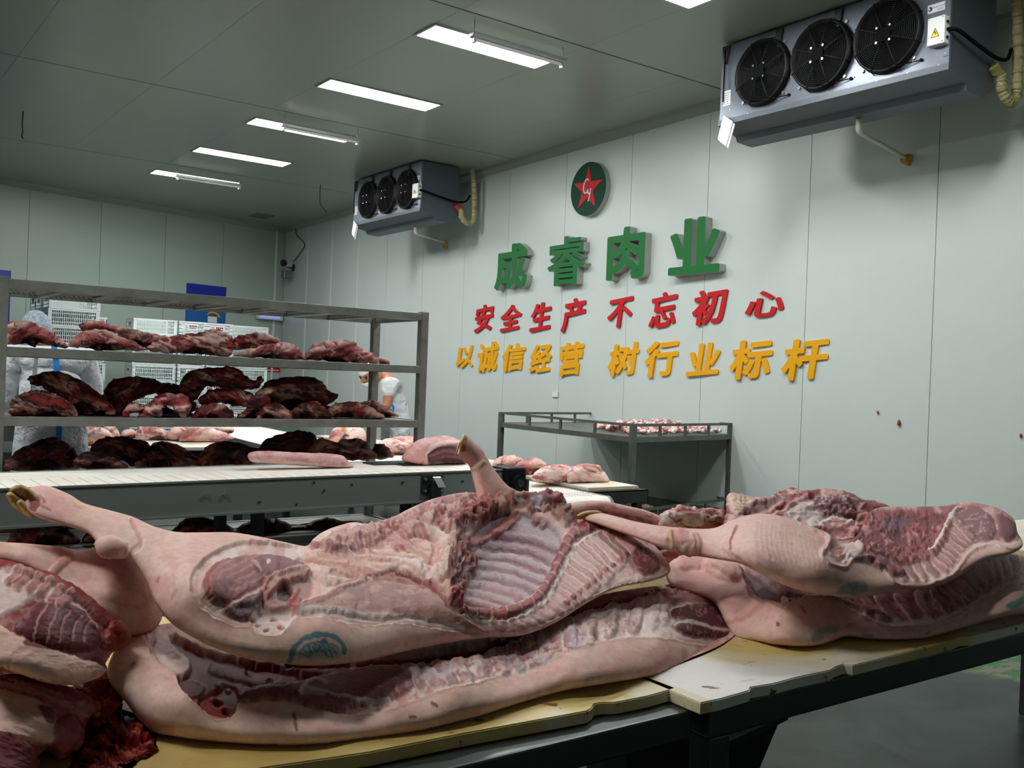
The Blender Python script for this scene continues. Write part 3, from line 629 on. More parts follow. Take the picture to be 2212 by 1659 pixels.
for px, py in ((760, 1047), (678, 1042), (870, 1042), (700, 1060), (1000, 1040), (560, 1085), (640, 1090)):
    q = atY(px, py, 4.35); q = atY(px, py, cy1(q[0])-.001); MB().tube([(q[0], q[1]-.003, q[2]), (q[0], q[1]+.01, q[2])], .006, 8).build('rivet', 'steel_dark', cv)
# bracket on the front panel
q = atY(936, 1048, cy1(2.73)-.006); bxx = q[0]
MB().box((bxx-.075, cy1(bxx)-.012, q[2]-.045), (bxx+.06, cy1(bxx), q[2]+.055), .002).build('bracket_plate', 'steel_dark', cv)
MB().box((bxx-.02, cy1(bxx)-.045, q[2]-.16), (bxx+.03, cy1(bxx)-.012, q[2]+.03), .003).build('bracket_arm', 'steel_dark', cv)
MB().prism([(bxx-.028, cy1(bxx)-.05, q[2]+.045), (bxx+.018, cy1(bxx)-.05, q[2]+.045), (bxx+.038, cy1(bxx)-.075, q[2]-.005), (bxx-.008, cy1(bxx)-.075, q[2]-.005)], (0, .006, .004)).build('bright_flap', 'screw', cv)
for e, e2 in ((-.055, .035), (.042, .035), (-.055, -.028), (.042, -.028)):
    MB().tube([(bxx+e, cy1(bxx)-.022, q[2]+e2), (bxx+e, cy1(bxx)-.01, q[2]+e2)], .009, 6).build('bolt', 'screw', cv)
# drive at the end of conveyor 1
dm = MB().box((3.23, cy1(3.2)-.05, .70), (3.36, cy1(3.2)+.12, .865), .01); dm.build('drive_housing', 'black', cv)
MB().tube([(3.30, cy1(3.2)-.075, .78), (3.30, cy1(3.2)-.04, .78)], .045, 20).build('drive_cap', 'black', cv)
MB().tube([(3.30, cy1(3.2)-.082, .78), (3.30, cy1(3.2)-.07, .78)], .022, 14).build('shaft_end', 'steel_dark', cv)
MB().box((3.35, cy1(3.2)-.06, .72), (3.375, cy1(3.2)+.0, .80), .004).build('drive_box', 'steel_dark', cv)
# flat steel tool tray lying on the belt
tr = MB(); tr.box((2.62, 4.86, .851), (3.0, 5.0, .858), .002); tr.box((2.78, 4.80, .854), (2.9, 4.87, .862), .002)
tag(tr.build('flat_steel_tray', 'steel_dark'), 'flat dark steel tray on the back edge of the white belt', 'tray')
# ============================================================ conveyor 2 (away from the camera)
def cx2(y): return 3.11+.088*(y-5.1)
def yb(mb, y0, y1, d0, d1, z0, z1):
    vs = [(cx2(y)+d, y, z) for z in (z0, z1) for y, d in ((y0, d0), (y0, d1), (y1, d1), (y1, d0))]
    return mb.add(vs, [(0, 3, 2, 1), (4, 5, 6, 7), (0, 1, 5, 4), (1, 2, 6, 5), (2, 3, 7, 6), (3, 0, 4, 7)])
c2 = empty('conveyor', (3.4, 5.0, 0), 'white belt conveyor running away from the camera under the end of the first one', 'conveyor')
Z2 = .688
yb(MB(), 4.33, 12.0, .02, .86, Z2-.016, Z2).build('belt', 'belt', c2)
yb(MB(), 4.36, 12.0, 0, .02, Z2-.12, Z2+.003).build('side_panel', 'steel', c2); yb(MB(), 4.36, 12.0, .86, .878, Z2-.12, Z2+.003).build('side_panel', 'steel', c2)
MB().tube([(cx2(4.33)+.02, 4.335, Z2-.055), (cx2(4.33)+.86, 4.335, Z2-.055)], .055, 20).build('end_roller', 'belt', c2)
MB().tube([(cx2(4.33)+.862, 4.335, Z2-.055), (cx2(4.33)+.878, 4.335, Z2-.055)], .06, 20).build('roller_cap', 'screw', c2)
for i in range(30):
    y = 4.38+i*.06
    yb(MB(), y, y+.004, .02, .86, Z2, Z2+.0005).build('belt_joint', 'belt_line', c2)
hl = MB()
for j in range(3):
    y = 4.4+j*.06
    for i in range(38): x = cx2(y)+.03+i*.0217; hl.box((x, y+.014, Z2), (x+.009, y+.030, Z2+.0006))
o = hl.build('link_holes', 'black', c2); o['kind'] = 'stuff'
for y in (4.9, 7.8, 10.5):
    for d in (.02, .80): MB().box((cx2(y)+d, y, 0), (cx2(y)+d+.05, y+.05, Z2-.12)).build('leg', 'steel_dark', c2)
# ============================================================ side tables with boards
def table(name, x0, x1, y0, y1, z, label, legs, skew=0, m='steel_table', ap=.05, undershelf=None, inset=.0):
    t = empty(name, ((x0+x1)/2, (y0+y1)/2, 0), label, 'table')
    tp = MB()
    def sk(mb, a, b):
        (xa, ya, za), (xb, yb_, zb) = a, b
        vs = [(x+skew*(y-y0), y, zz) for zz in (za, zb) for x, y in ((xa, ya), (xb, ya), (xb, yb_), (xa, yb_))]
        return mb.add(vs, [(0, 3, 2, 1), (4, 5, 6, 7), (0, 1, 5, 4), (1, 2, 6, 5), (2, 3, 7, 6), (3, 0, 4, 7)])
    if skew: sk(tp, (x0, y0, z-.006), (x1, y1, z)); sk(tp, (x0, y0, z-ap), (x1, y0+.006, z)); sk(tp, (x1-.006, y0, z-ap), (x1, y1, z)); sk(tp, (x0, y0, z-ap), (x0+.006, y1, z)); sk(tp, (x0, y1-.006, z-ap), (x1, y1, z))
    else: tp.box((x0, y0, z-ap), (x1, y1, z), .004)
    tp.build('top', m, t)
    for x, y in legs: MB().box((x, y, 0), (x+.05, y+.05, z-(ap if not skew else .006)), .003).build('leg', m, t)
    if undershelf: MB().box((x0+.08, y0+.08, undershelf-.02), (x1-.08, y1-.08, undershelf), .003).build('undershelf', 'steel_dark', t)
    return t
table('steel_side_table', 3.95, 4.43, 4.52, 9.6, .69, 'narrow grey steel table with boards along the far side of the second conveyor', [(4.36, 4.55), (3.97, 4.55), (4.75, 9.3)], .088, 'steel_dark', .08)
table('steel_side_table', .95, 2.55, 6.45, 7.35, .815, 'grey steel table behind the rack carrying a long board of pale cuts', [(1.0, 6.5), (2.45, 6.5), (1.0, 7.25), (2.45, 7.25)], 0, 'steel_dark', .06)
def board(name, poly, z, th, label, m='board', bev=.002):
    bm = bmesh.new(); vs = [bm.verts.new((x, y, 0)) for x, y in poly]; f = bm.faces.new(vs)
    bmesh.ops.recalc_face_normals(bm, faces=[f])
    r = bmesh.ops.extrude_face_region(bm, geom=[f])
    for v in r['geom']:
        if isinstance(v, bmesh.types.BMVert): v.co.z += th
    bmesh.ops.recalc_face_normals(bm, faces=bm.faces)
    bmesh.ops.bevel(bm, geom=[e for e in bm.edges if abs(e.verts[0].co.z-e.verts[1].co.z) < 1e-6], offset=bev, segments=2, affect='EDGES')
    me = D.meshes.new(name); bm.to_mesh(me); bm.free(); me.materials.append(M[m])
    o = D.objects.new(name, me); C.objects.link(o); o.location = (0, 0, z); return tag(o, label, 'board')
board('cutting_board', [(3.955, 4.56), (4.38, 4.56), (4.50, 6.2), (4.10, 6.2)], .691, .022, 'yellowed white cutting board at the near end of the narrow side table', 'board_white')
board('cutting_board', [(4.11, 6.22), (4.52, 6.22), (4.80, 9.4), (4.38, 9.4)], .691, .022, 'white cutting board further back on the narrow side table', 'board_white')
board('cutting_board', [(1.35, 6.42), (2.48, 6.38), (2.5, 7.1), (1.35, 7.1)], .817, .022, 'cream cutting board under the row of pale cuts behind the rack', 'board_white')
tag(MB().box((.6, 5.95, .4), (1.45, 6.02, .72), .01).build('brown_apron_board', mat('brown_plastic', s255(120, 84, 40), .5)), 'brown plastic panel behind the left rack post', 'panel')
# ============================================================ low shelf table near the right wall
N, R_, L_ = np.array([5.47, 5.78]), np.array([7.0, 6.09]), np.array([5.65, 7.87]); B_ = R_+L_-N
sh = empty('railed_steel_table', (6.2, 6.9, 0), 'tall grey steel table with low rails and a lower shelf standing against the right wall', 'table')
ex = (R_-N); ey_ = (L_-N); 
def P3(u, v, z): q = N+ex*u+ey_*v; return (q[0], q[1], z)
for z, lab in ((.94, 1), (.24, 0)):
    for a, b in (((0, 0), (1, 0)), ((1, 0), (1, 1)), ((1, 1), (0, 1)), ((0, 1), (0, 0))):
        MB().bar(P3(*a, z-.022), P3(*b, z-.022), .035, .045).build('frame_rail', 'steel_mid', sh)
        MB().bar(P3(*a, z+.095), P3(*b, z+.095), .022, .022).build('guard_rail', 'steel_mid', sh)
        for k in range(1, 4):
            f = k/4; u = a[0]+(b[0]-a[0])*f; v = a[1]+(b[1]-a[1])*f
            if k == 2 and a[0] != b[0] and False: continue
            MB().bar(P3(u, v, z), P3(u, v, z+.085), .02, .02).build('guard_post', 'steel_mid', sh)
    dk = MB().add([P3(0, 0, z-.004), P3(1, 0, z-.004), P3(1, 1, z-.004), P3(0, 1, z-.004), P3(0, 0, z-.01), P3(1, 0, z-.01), P3(1, 1, z-.01), P3(0, 1, z-.01)], [(0, 1, 2, 3), (4, 7, 6, 5), (0, 4, 5, 1), (1, 5, 6, 2), (2, 6, 7, 3), (3, 7, 4, 0)])
    dk.build('deck', 'steel_mid', sh)
for a in ((0, 0), (1, 0), (0, 1), (1, 1)): MB().bar(P3(*a, 0), P3(*a, 1.045 if True else 0), .045, .045).build('post', 'steel_mid', sh)
# ============================================================ tables in the foreground
table('steel_work_table', -1.3, 1.252, 1.150, 2.12, .80, 'grey steel work table in the left foreground under the nearest carcasses', [(1.12, 1.22), (1.12, 1.95), (-1.2, 1.22), (-1.2, 1.95)], 0, 'steel_table', .05)
table('steel_work_table', 1.285, 4.4, 1.137, 2.12, .80, 'grey steel work table running off to the right with a dark front edge', [(1.29, 1.14), (1.29, 2.02), (4.3, 1.15), (4.3, 2.02)], 0, 'steel_table', .054)
def edge_pts(pts, Z): return [tuple(atZ(x, y, Z)[:2]) for x, y in pts]
e = edge_pts([(560, 1659), (800, 1624), (1000, 1584), (1200, 1548), (1270, 1535), (1279, 1529), (1284, 1520), (1300, 1517), (1327, 1517), (1345, 1514), (1400, 1503), (1447, 1489)], .822)
e[-1] = (1.262, e[-1][1])
board('cutting_board', [(-1.25, e[0][1]-.01)]+[(a, b) for a, b in e]+[(1.268, 2.1), (-1.25, 2.1)], .801, .021, 'yellow stained cutting board on the left work table under the lowest front carcass')
e = edge_pts([(1513, 1518), (1560, 1508), (1619, 1491), (1622, 1484), (1640, 1481), (1672, 1476), (1720, 1463), (1795, 1447), (1806, 1440), (1822, 1434), (1842, 1437), (1900, 1423), (2060, 1383), (2074, 1376), (2100, 1375), (2212, 1347)], .822)
board('cutting_board', [(a, b) for a, b in e]+[(4.3, e[-1][1]), (4.3, 2.05), (1.275, 2.05)], .801, .021, 'white and yellow stained cutting board with nicked edge on the right work table')
board('cutting_board', [(3.3, 1.56), (4.3, 1.56), (4.3, 2.02), (3.3, 2.02)], .824, .03, 'clean white cutting board at the far right end of the right work table', 'board_white')
# black tub under the right table
A = atZ(1540, 1612, .56); B = atZ(1690, 1543, .56)
dv = (B-A)[:2]; ln = float(np.linalg.norm(dv)); dv /= ln; nv = np.array([-dv[1], dv[0]])
tb = empty('black_tub', (float(A[0]), float(A[1]), .40), 'black plastic tub holding trimmings under the right work table', 'tub')
def tub_ring(z, g): 
    c = [A[:2]-dv*g*.5+nv*(-g), B[:2]+dv*g*.5-nv*g, B[:2]+dv*g*.5+nv*(.38+g), A[:2]-dv*g*.5+nv*(.38+g)]; return [(float(a), float(b), z) for a, b in c]
mb = MB(); rr = [tub_ring(.40, -.05), tub_ring(.56, 0), tub_ring(.56, -.012), tub_ring(.415, -.06)]
mb.add(sum(rr, []), [(0, 3, 2, 1)]+[(k*4+j, k*4+(j+1) % 4, (k+1)*4+(j+1) % 4, (k+1)*4+j) for k in range(3) for j in range(4)]+[(12, 13, 14, 15)]); mb.build('shell', 'black', tb)
rm = MB(); q4 = tub_ring(.556, .006)
for j in range(4): rm.bar(q4[j], q4[(j+1) % 4], .016, .014)
rm.build('rim', 'black', tb)
sfp = MB(); sfp.box((1.5, 1.3, .375), (4.25, 2.05, .398), .004)
# undershelf bars carrying the tub
us = D.objects['steel_work_table.001'] if 'steel_work_table.001' in D.objects else None
mbx = MB(); 
for y in (1.35, 1.6, 1.9): mbx.box((1.33, y, .37), (2.3, y+.03, .40), .003)
# ============================================================ white crates by the back wall
def crate_mesh(W, Dp, H):
    b = MB(); t = .012
    def side(p0, u, n_u, depthdir):
        pass
    def wallbars(x0, x1, axis, fixed):
        ln = x1-x0
        def bx(a0, a1, z0, z1, th=t):
            if axis == 'x': b.box((a0, fixed-th/2, z0), (a1, fixed+th/2, z1))
            else: b.box((fixed-th/2, a0, z0), (fixed+th/2, a1, z1))
        bx(x0, x1, H-.022, H, .022); bx(x0, x1, 0, .022); bx(x0, x0+.045, 0, H); bx(x1-.045, x1, 0, H)
        for k in (1, 2, 3): bx(x0, x1, H*k/4-.005, H*k/4+.005)
        n = int((ln-.09)/.026)
        for k in range(n+1): xx = x0+.045+k*(ln-.09)/n; bx(xx-.0035, xx+.0035, .02, H-.02, .006)
    wallbars(-W/2, W/2, 'x', -Dp/2+.006); wallbars(-W/2, W/2, 'x', Dp/2-.006)
    # ends: the same slats with a plate for the printed mark
    for s in (-1, 1):
        wallbars(-Dp/2, Dp/2, 'y', s*(W/2-.008)); x = s*(W/2-.008); b.box((x-.008, -.075, H*.42), (x+.008, .075, H*.84))
    b.box((-W/2, -Dp/2, 0), (W/2, Dp/2, .008))
    return b
def crate_tower(x, y, W, Dp, H, ztop, n, label, group, rot=0, proto=[None], seed=0):
    rnd = random.Random(seed)
    for k in range(n):
        z = ztop-H*(k+1)
        if proto[0] is None:
            r = empty('crate', (0, 0, 0))
            crate_mesh(W, Dp, H-.004).build('shell', 'crate', r)
            for s in (-1, 1):
                mk_ = MB(); 
                for q in range(4): mk_.box((s*W/2-.0035, -.055+q*.03, H*.62), (s*W/2+.0035, -.035+q*.03, H*.74))
                mk_.box((s*W/2-.0035, -.05, H*.52), (s*W/2+.0035, .05, H*.56)); mk_.build('printed_mark', 'redside', r)
            proto[0] = r; o = r
        else: o = copy_tree(proto[0])
        o.location = (x+rnd.uniform(-.006, .006), y+rnd.uniform(-.006, .006), z); o.rotation_euler = (0, 0, rot+rnd.uniform(-.008, .008))
        tag(o, label.replace('crate in', 'crate, %s from the top in' % ordn[k]), 'crate', group)
n_ = lambda zt, H: int(round(zt/H))
H = .232
for i, (yy, zt) in enumerate(((14.15, 10), (14.60, 9.62), (15.05, 9.45))):
    crate_tower(2.94, yy, .64, .42, H, H*10 if i == 0 else H*10-.0*i, 10, ['white vented crate in the nearest stack of the left group', 'white vented crate in the middle stack of the left group', 'white vented crate in the rear stack of the left group'][i], 'crates in the left group', seed=i)
tops = [(3.42, 15.75, 0, 9, 'half hidden stack behind the left group'), (4.30, 15.2, 0, 9, 'broad-side stack of the crate row'), (4.86, 15.3, PI/2, 9, 'left end-on stack of the crate row'), (5.30, 15.35, PI/2, 9, 'right end-on stack of the crate row'), (5.86, 15.45, 0, 9, 'rightmost stack')]
for i, (x, y, rot, n, lb) in enumerate(tops):
    crate_tower(x, y, .64, .42, H, H*n+.11*0, n, 'white vented crate in the '+lb, 'crates in stack %s' % ordn[i], rot, seed=i+5)
# ============================================================ meat: noise, closed relief bodies, painting
def _hash(i, j, s):
    n = (i.astype(np.int64)*374761393 + j.astype(np.int64)*668265263 + s*1442695041) & 0xffffffff
    n = ((n ^ (n >> 13))*1274126177) & 0xffffffff
    return ((n ^ (n >> 16)) & 0xffff)/65535.0
def vn(x, y, s=0):
    i = np.floor(x); j = np.floor(y); u = x-i; v = y-j; u = u*u*(3-2*u); v = v*v*(3-2*v)
    a, b, c, d = _hash(i, j, s), _hash(i+1, j, s), _hash(i, j+1, s), _hash(i+1, j+1, s)
    return (a*(1-u)+b*u)*(1-v)+(c*(1-u)+d*u)*v
def fbm(x, y, s=0, o=4):
    t = np.zeros_like(x); a = .5; w_ = 0
    for k in range(o): t = t+a*vn(x*2**k+17.3*k, y*2**k-9.1*k, s+k); w_ += a; a *= .55
    return t/w_
def crom(pts, closed=False, k=5):
    P = np.array(pts, float); n = len(P); out = []
    for i in range(n if closed else n-1):
        if closed: p0, p1, p2, p3 = P[i-1], P[i], P[(i+1) % n], P[(i+2) % n]
        else: p0, p1, p2, p3 = P[max(i-1, 0)], P[i], P[i+1], P[min(i+2, n-1)]
        for j in range(k):
            t = j/k; out.append(.5*((2*p1)+(-p0+p2)*t+(2*p0-5*p1+4*p2-p3)*t*t+(-p0+3*p1-3*p2+p3)*t**3))
    if not closed: out.append(P[-1])
    return np.array(out)
def segdist(x, y, P, closed, with_t=False):
    Q = np.roll(P, -1, 0) if closed else P[1:]; A = P if closed else P[:-1]
    best = np.full(x.shape, 1e18); bt = np.zeros(x.shape); side = np.zeros(x.shape); bx = np.zeros(x.shape); by = np.zeros(x.shape); m = len(A)
    for k in range(m):
        dx, dy = Q[k]-A[k]; L = dx*dx+dy*dy+1e-12
        t = np.clip(((x-A[k, 0])*dx+(y-A[k, 1])*dy)/L, 0, 1); ex_ = A[k, 0]+t*dx; ey2 = A[k, 1]+t*dy
        d = (x-ex_)**2+(y-ey2)**2; w_ = d < best
        best = np.where(w_, d, best); bt = np.where(w_, (k+t)/m, bt); bx = np.where(w_, ex_, bx); by = np.where(w_, ey2, by)
        side = np.where(w_, np.sign(dx*(y-A[k, 1])-dy*(x-A[k, 0])), side)
    return np.sqrt(best), bt, side, bx, by
def inpoly(x, y, P):
    r = np.zeros(x.shape, bool); Q = np.roll(P, -1, 0)
    for a, b in zip(P, Q):
        if a[1] == b[1]: continue
        c = ((a[1] > y) != (b[1] > y)) & (x < (b[0]-a[0])*(y-a[1])/(b[1]-a[1])+a[0]); r ^= c
    return r
def sstep(a, b, x): t = np.clip((x-a)/(b-a+1e-9), 0, 1); return t*t*(3-2*t)
def rbf(ctrl, x, y):
    c = np.array(ctrl, float); P = c[:, :2]/200.; n = len(P)
    def U(r2): return np.where(r2 > 0, .5*r2*np.log(r2+1e-12), 0)
    K = U(((P[:, None]-P[None])**2).sum(-1))+np.eye(n)*.02
    A = np.zeros((n+3, n+3)); A[:n, :n] = K; A[:n, n] = 1; A[:n, n+1:] = P; A[n, :n] = 1; A[n+1:, :n] = P.T
    w_ = np.linalg.solve(A, np.concatenate([c[:, 2], np.zeros(3)]))
    out = w_[n]+w_[n+1]*x/200.+w_[n+2]*y/200.
    for i in range(n): out = out+w_[i]*U((x/200.-P[i, 0])**2+(y/200.-P[i, 1])**2)
    return out
def C8(r, g, b):                # meat tones; redder and deeper the darker they are
    c = np.array(s255(r, g, b)); l = c.mean(); k = np.clip((.42-l)/.3, 0, 1)
    return c if r-g < 12 else np.clip(l+(c-l)*(1+.12*k), 0, 1)*(1-.2*k)
SKIN, SKIN2, FAT, FATW, RIM = C8(234, 196, 184), C8(222, 172, 162), C8(226, 192, 182), C8(232, 212, 204), C8(206, 164, 142)
MUS, MUSP, MUSD, RED, BLOOD, MEM, BONE, BRN = C8(132, 66, 72), C8(168, 104, 104), C8(88, 36, 42), C8(156, 62, 66), C8(96, 16, 24), C8(172, 140, 150), C8(232, 222, 210), C8(150, 108, 90)
class Paint:
    def __init__(s, x, y, base, seed=0, warp=4):
        s.x0, s.y0 = x, y; s.seed = seed
        s.x = x+warp*(fbm(x/22., y/22., seed+5, 3)-.5)*2+warp*.5*(fbm(x/7., y/7., seed+8, 2)-.5)*2
        s.y = y+warp*(fbm(x/22., y/22., seed+6, 3)-.5)*2+warp*.5*(fbm(x/7., y/7., seed+9, 2)-.5)*2
        s.c = np.tile(np.array(base), (len(x), 1)); s.h = np.zeros(len(x)); s.wet = np.full(len(x), .3)
    def _b(s, P, pad):
        return np.nonzero((s.x > P[:, 0].min()-pad) & (s.x < P[:, 0].max()+pad) & (s.y > P[:, 1].min()-pad) & (s.y < P[:, 1].max()+pad))[0]
    def mix(s, ids, m, col): s.c[ids] = s.c[ids]*(1-m[:, None])+np.array(col)*m[:, None]
    def poly(s, pts, col=None, soft=6, a=1, h=0, dome=0, R=30, wet=None, smooth=True):
        P = crom(pts, True, 4) if smooth else np.array(pts, float); i = s._b(P, soft)
        if not len(i): return
        x, y = s.x[i], s.y[i]; d = segdist(x, y, P, True)[0]; d = np.where(inpoly(x, y, P), d, -d)
        m = sstep(-soft/2, soft/2, d)
        if col is not None: s.mix(i, m*a, col)
        if h: s.h[i] += h*m
        if dome: s.h[i] += dome*np.sqrt(np.clip(1-(1-np.clip(d/R, 0, 1))**2, 0, 1))
        if wet is not None: s.wet[i] = s.wet[i]*(1-m)+wet*m
    def line(s, pts, w, col=None, a=1, h=0, soft=3, taper=False, smooth=True, wet=None):
        P = crom(pts, False, 4) if smooth and len(pts) > 2 else np.array(pts, float); i = s._b(P, w+soft)
        if not len(i): return
        d, t = segdist(s.x[i], s.y[i], P, False)[:2]; ww = w/2*(np.sin(np.clip(t, .02, .98)*PI)**.5 if taper else 1)
        m = 1-sstep(ww, ww+soft, d)
        if col is not None: s.mix(i, m*a, col)
        if h: s.h[i] += h*np.sqrt(np.clip(1-(d/(ww+soft))**2, 0, 1))*(m > 0)
        if wet is not None: s.wet[i] = s.wet[i]*(1-m)+wet*m
    def mask(s, pts, soft=8):
        P = crom(pts, True, 4); d = segdist(s.x, s.y, P, True)[0]; return sstep(-soft/2, soft/2, np.where(inpoly(s.x, s.y, P), d, -d))
    def speck(s, m, col, scale=12, thr=.6, a=.7, sx=1, sy=1, ang=0, seed=1, h=0, w=.08):
        c_, s_ = math.cos(ang), math.sin(ang); u = (s.x0*c_+s.y0*s_)*sx/scale; v = (-s.x0*s_+s.y0*c_)*sy/scale
        n = fbm(u, v, s.seed+seed*13, 4); k = sstep(thr-w, thr+w, n)*(m if m is not None else 1)
        s.mix(slice(None), k*a, col) if False else s.c.__setitem__(slice(None), s.c*(1-(k*a)[:, None])+np.array(col)*(k*a)[:, None]); 
        if h: s.h += h*k
    def ridge(s, m, col, scale=26, w=.03, a=.8, sx=1, sy=1, ang=0, seed=2, h=0):
        c_, s_ = math.cos(ang), math.sin(ang); u = (s.x*c_+s.y*s_)*sx/scale; v = (-s.x*s_+s.y*c_)*sy/scale
        n = np.abs(fbm(u, v, s.seed+seed*7, 3)-.5); k = (1-sstep(w*.4, w, n))*(m if m is not None else 1)
        s.c = s.c*(1-(k*a)[:, None])+np.array(col)*(k*a)[:, None]; s.h += h*k
    def chops(s, top, bot, n, w, cols, pale, h=.004, lean=0, curve=5):
        T, B_2 = crom(top, False, 8), crom(bot, False, 8)
        f = lambda P, t: P[0] if t <= 0 else (P[-1] if t >= 1 else P[int(t*(len(P)-1))]+(P[min(int(t*(len(P)-1))+1, len(P)-1)]-P[int(t*(len(P)-1))])*((t*(len(P)-1)) % 1))
        rnd = random.Random(s.seed)
        for k in range(n):
            t = (k+.5)/n; a = f(T, t); b = f(B_2, t); ww = w*(.8+.4*rnd.random())
            mid = (a+b)/2+np.array([curve*(rnd.random()-.3), curve*(rnd.random()-.5)]); e = b+(b-a)*.12*(rnd.random()-.5)
            s.line([a, mid, e], ww+5, pale, .85, h*.2, 3)
            s.line([a, mid*.9+e*.1, e-(e-mid)*.1], ww, cols[k % len(cols)], .55+.25*rnd.random(), h*.8, 4)
            s.line([a+np.array([ww*.2, 0]), mid+np.array([ww*.2, 0])], ww*.3, pale, .25, 0, 3)
def flesh_mat():
    m, nt, b = newmat('flesh'); L = nt.links.new
    at = nd(nt, 'ShaderNodeAttribute'); at.attribute_name = 'Col'
    wt = nd(nt, 'ShaderNodeAttribute'); wt.attribute_name = 'Wet'
    tc = nd(nt, 'ShaderNodeTexCoord')
    n = nd(nt, 'ShaderNodeTexNoise', Scale=70., Detail=6., Roughness=.65); L(tc.outputs['Object'], n.inputs[0])
    mr = nd(nt, 'ShaderNodeMapRange'); mr.inputs[1].default_value = .3; mr.inputs[2].default_value = .7; mr.inputs[3].default_value = .86; mr.inputs[4].default_value = 1.1; L(n.outputs[0], mr.inputs[0])
    mx = nd(nt, 'ShaderNodeVectorMath', operation='SCALE'); L(at.outputs['Color'], mx.inputs[0]); L(mr.outputs[0], mx.inputs['Scale'])
    L(mx.outputs[0], b.inputs['Base Color'])
    ro = nd(nt, 'ShaderNodeMapRange'); ro.inputs[3].default_value = .6; ro.inputs[4].default_value = .42; L(wt.outputs['Fac'], ro.inputs[0]); L(ro.outputs[0], b.inputs['Roughness'])
    b.inputs['Specular IOR Level'].default_value = .3; b.inputs['IOR'].default_value = 1.32
    b.inputs['Subsurface Weight'].default_value = .07; b.inputs['Subsurface Scale'].default_value = .012; b.inputs['Subsurface Radius'].default_value = (1, .35, .25)
    n2 = nd(nt, 'ShaderNodeTexNoise', Scale=130., Detail=4., Roughness=.6); L(tc.outputs['Object'], n2.inputs[0])
    bp = nd(nt, 'ShaderNodeBump', Strength=.4, Distance=.004); L(n2.outputs[0], bp.inputs['Height']); L(bp.outputs[0], b.inputs['Normal'])
    bs = nd(nt, 'ShaderNodeMapRange'); bs.inputs[1].default_value = .15; bs.inputs[2].default_value = .8; bs.inputs[3].default_value = .08; bs.inputs[4].default_value = .42; L(wt.outputs['Fac'], bs.inputs[0]); L(bs.outputs[0], bp.inputs['Strength'])
    return m
M['flesh'] = flesh_mat()
NTRI = [0]
